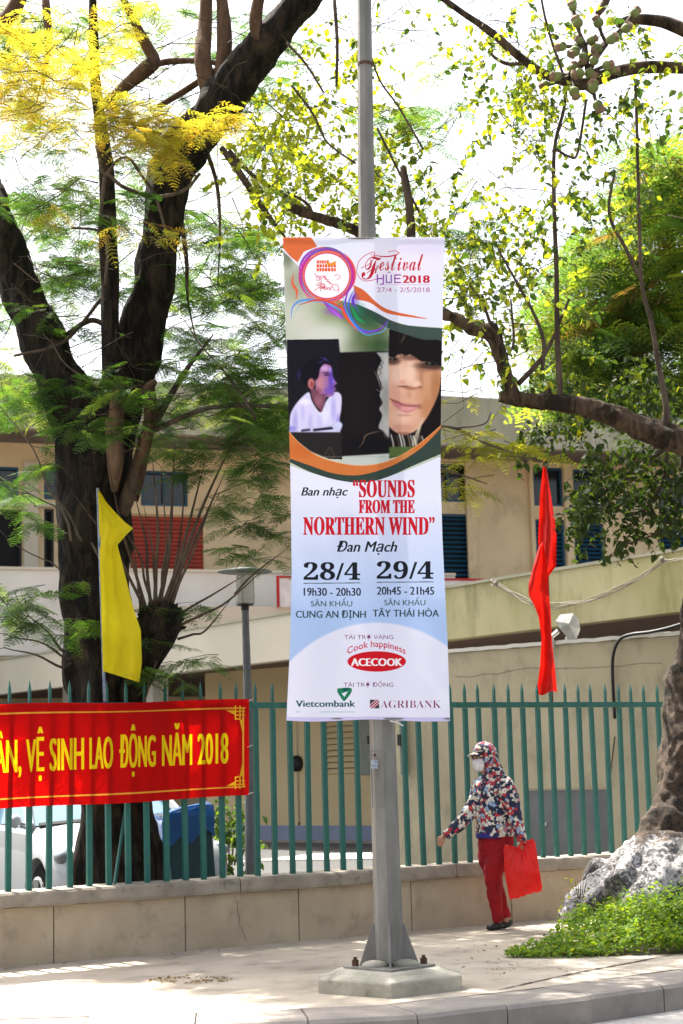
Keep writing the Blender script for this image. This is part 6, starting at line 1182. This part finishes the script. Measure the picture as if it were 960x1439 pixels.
# ------------------------------------------------------------------ far foliage seen over the roof and bush by the bin
def bush(name, label, px, py, Y, rx, ry, n_, bias, seed, sc=1.3, ground=True):
    global rg, xf, cols, tw
    rg = random.Random(seed); xf, cols, tw = [], [], []; t = thing(name, tuple(P(px, py, Y)), label, 'shrub')
    for _ in range(n_): x, y = in_ell(rg, px, py, rx, ry); leafy_twig(x, y, Y + rg.uniform(-.35, .35), rg.uniform(.2, .4), bias, .04, sc=sc)
    link('leaves', scatter_mesh('shrub_leaves', LF, xf, cols), M_leafB, t, kind='stuff')
    k = MB()
    for i in range(5): k.tube([P(px + (i - 2) * rx * .15, py + ry + 8, Y), P(px + (i - 2) * rx * .35, py - ry * .3, Y + (i % 2) * .2 - .1)], [.012 * min(1, rx / 32), .004 * min(1, rx / 32)], 5)
    k.obj('stems', M_bark3, t, kind='stuff'); return t
bush('green_shrub', 'leafy green shrub between the rubbish bin and the garden lamp', 322, 1158, 17.6, 26, 50, 60, .05, 41)
bush('low_shrub', 'sparse green weed beside the front wheel of the white car', 84, 1246, 14.6, 18, 8, 5, .3, 42, .7)
bush('wall_seedling', 'small yellow green seedling growing from the foot of the wall beside the whitewashed root', 816, 1240, 13.6, 12, 14, 5, .9, 43, .6)
# ------------------------------------------------------------------ ground cover
rg = random.Random(77); xf, cols = [], []
small = [leaf_proto(.034, .022, .3, .3), leaf_proto(.044, .026, .4, .5), leaf_proto(.026, .018, .2, .2)]
poly = [(700, 1327), (728, 1310), (770, 1292), (815, 1275), (850, 1262), (880, 1256), (905, 1262), (960, 1272), (1040, 1276), (1150, 1290), (1150, 1330), (1040, 1340), (960, 1339), (900, 1342), (840, 1342), (780, 1338), (735, 1334)]
gp = [PZ(x, min(max(y, 1290), 1400), 0) for x, y in poly]
def inside(x, y, P_):
    c = False
    for i in range(len(P_)):
        (x1, y1), (x2, y2) = P_[i], P_[(i + 1) % len(P_)]
        if (y1 > y) != (y2 > y) and x < (x2 - x1) * (y - y1) / (y2 - y1) + x1: c = not c
    return c
def gheight(X, Yy):
    e = max(0, min(1, (Yy - 12.25) / .6)); sx = max(0, min(1, (X - 1.1) / .9)); return (.05 + .36 * sx * e) * (.75 + .5 * noise.noise(Vector((X * 2.5, Yy * 2.5, 0))) + .35 * noise.noise(Vector((X * 9, Yy * 9, 2))))
n_ = 0
while n_ < 22000:
    X, Yy = rg.uniform(1.1, 3.9), rg.uniform(12.2, 14.2)
    edge = 12.36 + .04 * math.sin(X * 7) + .05 * noise.noise(Vector((X * 5, 0, 0))); backe = 12.55 + (X - 1.15) * 1.3 + .12 * noise.noise(Vector((X * 4, 3, 0)))
    if Yy < edge or Yy > backe: continue
    h = gheight(X, Yy); z = max(.006, h * math.sqrt(rg.random())); M = frame([rg.uniform(-1, 1), rg.uniform(-1, 1), rg.uniform(-.4, .7)], (rg.uniform(-.9, .9), rg.uniform(-1.0, .6), 1)) * rg.uniform(.7, 1.25)
    xf.append((rg.randrange(3), M, np.array([X, Yy, z]))); t = rg.random(); cols.append(mixc((.24, .38, .035), (.12, .24, .03), rg.random()) if t < .6 else mixc((.05, .13, .025), (.34, .42, .04), rg.random())); n_ += 1
gc = link('ground_cover', scatter_mesh('ground_cover', small, xf, cols), M_leafB); tag(gc, 'bright green leafy ground cover round the whitewashed tree roots', 'plants', kind='stuff')
sd = MB(); pts_ = [(1.3, 12.48), (1.7, 12.42), (2.5, 12.42), (4.0, 12.42), (4.2, 15), (3.1, 15), (2.2, 14.0), (1.6, 13.0)]; sd.add([(x, y, .005) for x, y in pts_], [tuple(range(len(pts_)))]); o = sd.obj('tree_pit_soil', M_dirt); o['kind'] = 'structure'
# fallen leaves and grit on the pavement
rg = random.Random(17); xf, cols = [], []
for _ in range(320):
    if rg.random() < .5: px, py = in_ell(rg, 268, 1376, 60, 5)
    elif rg.random() < .5: px, py = rg.uniform(0, 700), 0
    else: px, py = rg.uniform(600, 800), rg.uniform(1325, 1372)
    if py == 0: q = WP(rg.uniform(-1, 6), .004, rg.uniform(.02, .18)); q = np.array([q.x, q.y, .006])
    else: q = np.array(PZ(px, py, .006))
    xf.append((rg.randrange(3), frame([rg.uniform(-1, 1), rg.uniform(-1, 1), rg.uniform(-.1, .1)], (rg.uniform(-.3, .3), 0, 1)) * rg.uniform(.3, 1.0), q)); cols.append(mixc((.16, .10, .05), (.30, .22, .10), rg.random()))
fl_ = link('fallen_leaves', scatter_mesh('fallen_leaves', small, xf, cols), M_leafB); tag(fl_, 'dry brown fallen leaves and grit scattered over the sidewalk', 'leaves', kind='stuff')

# ------------------------------------------------------------------ woman walking
PX0 = 703; G0 = PZ(PX0, 1306, 0); YW = G0.y; print('YW', YW)
wo_ = thing('person', (G0.x, G0.y, 0), 'woman walking left in a floral hooded jacket, red trousers and a pale face mask', 'person')
def wp(px, py, dy=0.0): p = P(px, py, YW + dy); return p
def loft(mb, spec, n=16, ell=1.0, rough=0.0):
    """spec: (px, py, dy, r px)"""
    q = smoothpath([tuple(wp(a, b, d)) + (R(r, YW),) for a, b, d, r in spec], 5); mb.tube([q_[:3] for q_ in q], [max(float(q_[3]), .003) for q_ in q], n, rough, True, ell)
sc_ = YW / F_PX
# body: one continuous skin surface
k = MB(); hd = wp(679.5, 1065, .0); Fh = Vector((-.80, -.60, -.06)).normalized(); Sh = Vector((.60, -.80, 0)); Uh = Fh.cross(Sh) * -1; Uh = Uh if Uh.z > 0 else -Uh
HM = Matrix((Fh, Sh, Uh)).transposed()
k.sphere(hd, (.092, .072, .112), 18, 14, HM); k.sphere(hd + HM @ Vector((.035, 0, -.05)), (.062, .056, .072), 14, 10, HM)      # skull, jaw
k.sphere(hd + HM @ Vector((.098, 0, -.018)), (.018, .013, .026), 8, 6, HM); k.sphere(hd + HM @ Vector((.07, 0, .025)), (.026, .05, .014), 8, 6, HM)
for s_ in (-1, 1): k.sphere(hd + HM @ Vector((-.005, s_ * .074, -.01)), (.016, .008, .03), 8, 6, HM)
loft(k, [(683, 1078, 0, 9), (689, 1092, 0, 10), (694, 1106, 0, 15), (695, 1130, 0, 16), (696, 1160, 0, 16), (697, 1180, 0, 15)])
loft(k, [(690, 1188, .04, 12), (689, 1205, .045, 11), (692, 1225, .04, 9.5), (697, 1246, .03, 8), (703, 1266, .02, 7), (708, 1280, .02, 5.2), (711.5, 1300, .01, 4.8)]); loft(k, [(704, 1188, -.05, 12), (700, 1206, -.06, 11.5), (694.5, 1227, -.06, 10), (695.5, 1250, -.05, 8.5), (698.5, 1272, -.04, 6.5), (700, 1302, -.03, 4.8)])
loft(k, [(678, 1107, .05, 7), (669, 1124, .03, 6.5), (659, 1143, -.01, 6), (640, 1163, -.07, 4.6), (626, 1173.5, -.1, 3.8)]); loft(k, [(710, 1107, -.1, 7), (717, 1124, -.14, 6.5), (724, 1145, -.17, 6), (729.5, 1163, -.19, 5), (734.5, 1183, -.2, 3.8)])
def hand(mb, wrist, d, side, curl, hs=.80):
    """palm plus four fingers and a thumb; d = pointing direction, side = thumb side"""
    d = d.normalized(); side = (side - d * side.dot(d)).normalized(); nrm_ = d.cross(side)
    mb.tube([wrist, wrist + d * .03 * hs, wrist + d * .075 * hs], [.020, .024, .022], 10, 0, True, .55)
    for i in range(4):
        o_ = side * (.020 - .0135 * i); L = (.062, .07, .066, .052)[i] * hs; a = wrist + d * .07 * hs + o_; b_ = a + (d * math.cos(curl * .6) + nrm_ * math.sin(curl * .6)) * L * .45; c_ = b_ + (d * math.cos(curl * 1.5) + nrm_ * math.sin(curl * 1.5)) * L * .32; e_ = c_ + (d * math.cos(curl * 2.3) + nrm_ * math.sin(curl * 2.3)) * L * .25
        mb.tube([a - d * .02, a, b_, c_, e_], [.009, .0092, .0085, .008, .006], 7)
    a = wrist + d * .022 + side * .018; b_ = a + (d * .6 + side * .75 + nrm_ * .2).normalized() * .026; mb.tube([wrist + d * .01 + side * .008, a, b_, b_ + (d + nrm_ * .5).normalized() * .028], [.012, .0115, .010, .007], 7)
hand(k, wp(625, 1174, -.1), Vector((-.5, -.25, -.75)), Vector((-.8, .2, .4)), .5)
hw = wp(734.5, 1183, -.2); hand(k, hw, Vector((-.02, -.15, -1)), Vector((-.9, -.3, 0)), 1.15)
me = remeshed(k, 'body', .0062, 1); link('body', me, M_skin, wo_)
for s_ in (-1, 1):
    k = MB(); k.sphere(hd + HM @ Vector((.086, s_ * .030, .010)), (.008, .015, .0075), 10, 8, HM); e_ = k.obj('eye', M_whitep, wo_, True)
    k = MB(); k.sphere(hd + HM @ Vector((.0925, s_ * .030, .010)), (.003, .007, .007), 8, 6, HM); k.obj('iris', M_hair, e_, True)
    k = MB(); k.tube([hd + HM @ Vector((.090, s_ * .014, .030)), hd + HM @ Vector((.090, s_ * .03, .034)), hd + HM @ Vector((.078, s_ * .050, .028))], [.003, .004, .002], 6); k.obj('eyebrow', M_hair, wo_)
# floral cloth
m, n, l = mat('floral_cloth'); tc = n.new('ShaderNodeTexCoord'); nzd = n.new('ShaderNodeTexNoise'); nzd.inputs['Scale'].default_value = 26; nzd.inputs['Detail'].default_value = 4
l.new(tc.outputs['Object'], nzd.inputs[0]); vm = n.new('ShaderNodeVectorMath'); vm.operation = 'MULTIPLY_ADD'; l.new(nzd.outputs['Color'], vm.inputs[0]); vm.inputs[1].default_value = (.055,) * 3; l.new(tc.outputs['Object'], vm.inputs[2])
def vor(scale, feat='F1'):
    v = n.new('ShaderNodeTexVoronoi'); v.inputs['Scale'].default_value = scale; v.feature = feat; l.new(vm.outputs[0], v.inputs['Vector']); return v
v1 = vor(33); sp = n.new('ShaderNodeSeparateColor'); l.new(v1.outputs['Color'], sp.inputs[0]); rp = n.new('ShaderNodeValToRGB'); rp.color_ramp.interpolation = 'CONSTANT'; cr = rp.color_ramp
cr.elements[0].color = (.012, .018, .05, 1); cr.elements[1].position = .26; cr.elements[1].color = (.72, .66, .52, 1)
for pos, c in ((.50, (.50, .03, .04)), (.62, (.76, .70, .66)), (.74, (.62, .18, .24)), (.82, (.30, .42, .62)), (.90, (.02, .03, .09))): e_ = cr.elements.new(pos); e_.color = c4(c)
l.new(sp.outputs[0], rp.inputs[0])
v2 = vor(33, 'DISTANCE_TO_EDGE'); r2 = n.new('ShaderNodeValToRGB'); r2.color_ramp.interpolation = 'LINEAR'; r2.color_ramp.elements[0].position = .0; r2.color_ramp.elements[1].position = .09; l.new(v2.outputs['Distance'], r2.inputs[0])
mx = n.new('ShaderNodeMix'); mx.data_type = 'RGBA'; l.new(r2.outputs[0], mx.inputs[0]); mx.inputs[6].default_value = (.012, .016, .045, 1); l.new(rp.outputs[0], mx.inputs[7])
v3 = vor(33); r4 = n.new('ShaderNodeValToRGB'); r4.color_ramp.elements[0].position = .16; r4.color_ramp.elements[1].position = .22; r4.color_ramp.elements[0].color = (1, 1, 1, 1); r4.color_ramp.elements[1].color = (0, 0, 0, 1); l.new(v3.outputs['Distance'], r4.inputs[0])
m2 = n.new('ShaderNodeMix'); m2.data_type = 'RGBA'; m2.inputs[7].default_value = (.55, .12, .10, 1); l.new(mx.outputs[2], m2.inputs[6])
gt = n.new('ShaderNodeMath'); gt.operation = 'GREATER_THAN'; gt.inputs[1].default_value = .62; l.new(sp.outputs[1], gt.inputs[0]); mm_ = n.new('ShaderNodeMath'); mm_.operation = 'MULTIPLY'; l.new(gt.outputs[0], mm_.inputs[0]); l.new(r4.outputs[0], mm_.inputs[1]); l.new(mm_.outputs[0], m2.inputs[0])
b_s = n.new('ShaderNodeBsdfPrincipled'); b_s.inputs['Roughness'].default_value = .8; l.new(m2.outputs[2], b_s.inputs['Base Color']); nb = n.new('ShaderNodeTexNoise'); nb.inputs['Scale'].default_value = 16; nb.inputs['Detail'].default_value = 4; l.new(tc.outputs['Object'], nb.inputs[0]); bp = n.new('ShaderNodeBump'); bp.inputs['Strength'].default_value = .5; bp.inputs['Distance'].default_value = .02; l.new(nb.outputs[0], bp.inputs['Height']); l.new(bp.outputs[0], b_s.inputs['Normal'])
oo = n.new('ShaderNodeOutputMaterial'); l.new(b_s.outputs[0], oo.inputs[0]); M_floral = m
k = MB()
def ering(c, rx, ry, n_=22): return [(c.x + rx * math.cos(2 * math.pi * j / n_), c.y + ry * math.sin(2 * math.pi * j / n_), c.z) for j in range(n_)]
rows = [(697, 1176, 26.5, .145), (696, 1166, 26.5, .145), (695.5, 1150, 26, .14), (695, 1130, 25.5, .14), (694.5, 1112, 25.5, .135), (694, 1101, 24, .125), (692, 1094, 17, .095), (689, 1087, 12, .078), (687, 1081, 10, .07)]
for x, y, rpx, ry in rows: k.v += ering(wp(x, y), R(rpx, YW), ry)
n_ = 22; k.f = [(i * n_ + j, i * n_ + (j + 1) % n_, (i + 1) * n_ + (j + 1) % n_, (i + 1) * n_ + j) for i in range(len(rows) - 1) for j in range(n_)] + [tuple(range(n_))[::-1], tuple((len(rows) - 1) * n_ + j for j in range(n_))]
loft(k, [(684, 1100, .04, 12), (676, 1106, .06, 12.5), (669, 1124, .03, 11.5), (659, 1143, -.01, 10.5), (648, 1156, -.04, 9.3), (637, 1166, -.08, 8), (627.5, 1173.5, -.1, 6.6)]); loft(k, [(703, 1100, -.06, 13), (711, 1106, -.11, 13), (718, 1124, -.14, 12), (724, 1145, -.17, 10), (729.5, 1163, -.19, 8.5), (733.5, 1180, -.2, 6.6)])
me = remeshed(k, 'jacket', .009, 3, lambda co, n__: n__ * (noise.noise(Vector((co.x * 12, co.y * 12, co.z * 7))) * .009 + noise.noise(Vector((co.x * 30, co.y * 30, co.z * 12))) * .004)); link('jacket', me, M_floral, wo_)
for c_, d_ in ((wp(627.5, 1173.5, -.1), Vector((-.55, -.1, -.5))), (wp(733.5, 1180.5, -.2), Vector((.05, 0, -1)))):
    k = MB(); d_ = d_.normalized(); k.tube([c_ - d_ * .012, c_ + d_ * .004, c_ + d_ * .012], [R(6.9, YW), R(7.0, YW), R(6.2, YW)], 14); k.obj('cuff', M_floral, wo_, True)
# hood: shell round the head, open at the face
k = MB(); nu_, nv_ = 30, 20; R0 = Vector((.118, .100, .132)); verts = {}
for i in range(nv_ + 1):
    ph = math.pi * i / nv_
    for j in range(nu_):
        th = 2 * math.pi * j / nu_; d = Vector((math.cos(th) * math.sin(ph), math.sin(th) * math.sin(ph), math.cos(ph))); p = Vector((d.x * R0.x, d.y * R0.y, d.z * R0.z))
        if p.x < 0: p.x *= 1.08
        if p.z < -.02: p.z *= 1.12; p.x -= .03 * (-p.z - .02) / .1
        p += d * .006 * noise.noise(d * 3); k.v.append(tuple(hd + HM @ (p + Vector((-.012, 0, .004)))))
def openf(i, j): 
    ph = math.pi * (i + .5) / nv_; th = 2 * math.pi * (j + .5) / nu_; d = Vector((math.cos(th) * math.sin(ph), math.sin(th) * math.sin(ph), math.cos(ph))); return d.x > .62 and d.z < .52 and d.z > -.78
k.f = [f for i in range(nv_) for j in range(nu_) if not openf(i, j) for f in [(i * nu_ + j, (i + 1) * nu_ + j, (i + 1) * nu_ + (j + 1) % nu_, i * nu_ + (j + 1) % nu_)]]
hood = k.obj('hood', M_floral, wo_, True); md = hood.modifiers.new('s', 'SOLIDIFY'); md.thickness = .006; md.offset = -1
k = MB(); loft(k, [(690, 1072, .03, 11), (695, 1084, .02, 13), (697, 1096, 0, 15), (698, 1104, 0, 14)]); me = remeshed(k, 'hood_neck', .009, 2); link('hood_neck', me, M_floral, wo_)
k = MB() # visor
for i in range(9):
    a = math.radians(-58 + 116 * i / 8); c, s_ = math.cos(a), math.sin(a)
    for rr_, zz in ((.085, .062), (.150, .040 - .018 * (1 - c))): k.v.append(tuple(hd + HM @ Vector((rr_ * c * .98 - .004, rr_ * s_ * .80, zz - .03 * s_ * s_))))
k.f = [(2 * i, 2 * i + 1, 2 * i + 3, 2 * i + 2) for i in range(8)]; v_ = k.obj('visor', M_floral, wo_, True); md = v_.modifiers.new('s', 'SOLIDIFY'); md.thickness = .006
k = MB() # fringe of hair under the visor
for i in range(15):
    s_ = (i - 7) / 7; p_ = hd + HM @ Vector((.088 - .028 * s_ * s_, s_ * .066, .062)); k.tube([p_, p_ + HM @ Vector((.010, s_ * .004, -.016)), p_ + HM @ Vector((.004, s_ * .006, -.026 - .030 * abs(s_)))], [.010, .009, .003], 6)
k.obj('hair', M_hair, wo_, True)
# mask with small print
m, n, l = mat('mask_cloth'); tc = n.new('ShaderNodeTexCoord'); v = n.new('ShaderNodeTexVoronoi'); v.inputs['Scale'].default_value = 75; l.new(tc.outputs['Object'], v.inputs[0]); rp = n.new('ShaderNodeValToRGB'); rp.color_ramp.elements[0].position = .26; rp.color_ramp.elements[1].position = .40; rp.color_ramp.elements[0].color = (.42, .36, .46, 1); rp.color_ramp.elements[1].color = (.80, .76, .76, 1); l.new(v.outputs['Distance'], rp.inputs[0]); b_s = n.new('ShaderNodeBsdfPrincipled'); b_s.inputs['Roughness'].default_value = .85; l.new(rp.outputs[0], b_s.inputs[0]); oo = n.new('ShaderNodeOutputMaterial'); l.new(b_s.outputs[0], oo.inputs[0])
k = MB(); nu_, nv_ = 16, 10
for i in range(nv_ + 1):
    z = .000 - .112 * i / nv_; wv = .066 * math.sqrt(max(.05, 1 - ((z + .045) / .082) ** 2))
    for j in range(nu_ + 1):
        s_ = (j / nu_ - .5) * 2; x = .102 * math.sqrt(max(.0, 1 - (s_ * .80) ** 2)) + .020 * math.exp(-(s_ * 3) ** 2) * (1 - abs(z + .03) / .08) - .25 * max(0, -z - .07); k.v.append(tuple(hd + HM @ Vector((x, s_ * wv * 1.06, z + .004 - .01 * (1 - s_ * s_) * (i == 0)))))
k.f = [(i * (nu_ + 1) + j, (i + 1) * (nu_ + 1) + j, (i + 1) * (nu_ + 1) + j + 1, i * (nu_ + 1) + j + 1) for i in range(nv_) for j in range(nu_)]; mk = k.obj('face_mask', m, wo_, True); md = mk.modifiers.new('s', 'SOLIDIFY'); md.thickness = .003
for s_ in (-1, 1):
    k = MB(); k.tube([hd + HM @ Vector((.065, s_ * .068, -.02)), hd + HM @ Vector((.0, s_ * .080, .0))], .002, 4); k.obj('ear_loop', M_whitep, mk)
# trousers
k = MB(); k.v += ering(wp(697, 1160), R(23.5, YW), .12) + ering(wp(697, 1178), R(25.5, YW), .132) + ering(wp(697, 1192), R(25, YW), .13) + ering(wp(696, 1202), R(21, YW), .11); n_ = 22
k.f = [(i * n_ + j, i * n_ + (j + 1) % n_, (i + 1) * n_ + (j + 1) % n_, (i + 1) * n_ + j) for i in range(3) for j in range(n_)] + [tuple(range(n_))[::-1], tuple(3 * n_ + j for j in range(n_))]
loft(k, [(689, 1186, .04, 17.5), (689, 1205, .045, 16.5), (692, 1225, .04, 13), (697, 1246, .03, 11), (703, 1266, .02, 9.3), (708, 1280, .02, 7.8), (711, 1290, .01, 6.8)]); loft(k, [(705, 1186, -.05, 17), (700, 1206, -.06, 16.5), (693.5, 1227, -.06, 13.2), (694, 1250, -.05, 10.8), (697, 1272, -.04, 8.6), (699.5, 1297, -.03, 6.4)])
me = remeshed(k, 'trousers', .009, 3, lambda co, n__: n__ * (noise.noise(Vector((co.x * 16, co.y * 16, co.z * 13))) * .010 + noise.noise(Vector((co.x * 30, co.y * 30, co.z * 40))) * .004)); link('trousers', me, M_pants, wo_)
k = MB(); k.v += ering(wp(694, 1170), R(25, YW), .136) + ering(wp(692, 1177.5, -.02), R(21.5, YW), .12); k.f = [(j, (j + 1) % n_, n_ + (j + 1) % n_, n_ + j) for j in range(n_)]; u_ = k.obj('undershirt_hem', M_hem, wo_, True); md = u_.modifiers.new('s', 'SOLIDIFY'); md.thickness = .004
# shoes
def shoe(hx, hy, tx, ty, dy, name='shoe'):
    h_, t_ = wp(hx, hy, dy), wp(tx, ty, dy - .06); h_.z = max(h_.z, .022); t_.z = .018; d = (t_ - h_); L = d.length; d.normalize(); k = MB()
    k.tube([h_ - d * .015, h_ + d * .02, h_ + d * L * .4, h_ + d * L * .75, h_ + d * L * .95, t_ + d * .012], [.024, .034, .032, .036, .028, .010], 14, 0, True, 1.0)
    for i, v in enumerate(k.v): k.v[i] = (v[0], v[1], max(.004, h_.z + (v[2] - h_.z) * (.95 if v[2] > h_.z else .8)))
    k.obj(name, M_shoe, wo_, True); return k
shoe(705, 1301, 686, 1306, -.04); shoe(717, 1297, 703, 1302, .03)
# ------------------------------------------------------------------ red plastic bag
bgt = thing('plastic_bag', tuple(P(735, 1262, YW - .2)), 'translucent bright red plastic carrier bag hanging from the walking womans hand', 'bag')
k = MB(); nu_, nv_ = 26, 30
lef = interp([(0, 711), (.08, 707.5), (.5, 709), (1, 716)]); rig = interp([(0, 748), (.06, 752), (.5, 757), (.9, 762), (1, 761)])
for side in (0, 1):
    for i in range(nv_ + 1):
        v = i / nv_
        for j in range(nu_ + 1):
            u = j / nu_; yt = 1186 - 8 * u + 7 * math.sin(math.pi * u) * (1 if u < .75 else .5); yb = 1262 - 7 * u + 2.2 * math.sin(u * 4.4 + 1) + .8 * math.sin(u * 31); x = lef(v) + (rig(v) - lef(v)) * u; y = yt + (yb - yt) * v
            hx = 733; pinch = math.exp(-((x - hx) / 14) ** 2) * math.exp(-v * 5); crease = .012 * math.sin(math.atan2(x - hx, y - 1176) * 15) * (1 - v * .5)
            bulge = .055 * math.sin(math.pi * u) ** .7 * (math.sin(math.pi * min(1, v * .9 + .05))) + .012 * noise.noise(Vector((u * 5, v * 5, side)))
            k.v.append(tuple(wp(x, y, -.21 + (-1 if side == 0 else 1) * (bulge * (1 - pinch) + .004) + crease)))
    b0_ = side * (nv_ + 1) * (nu_ + 1); k.f += [(b0_ + i * (nu_ + 1) + j, b0_ + (i + 1) * (nu_ + 1) + j, b0_ + (i + 1) * (nu_ + 1) + j + 1, b0_ + i * (nu_ + 1) + j + 1) for i in range(nv_) for j in range(nu_)]
k.obj('bag_body', M_plbag, bgt, True)
k = MB(); k.tube([wp(726, 1196, -.25), wp(731, 1188, -.26), wp(735, 1184, -.24), wp(739, 1189, -.2), wp(743, 1195, -.2)], [.010, .012, .012, .011, .008], 8, .3); k.obj('handle', M_plbag, bgt, True)
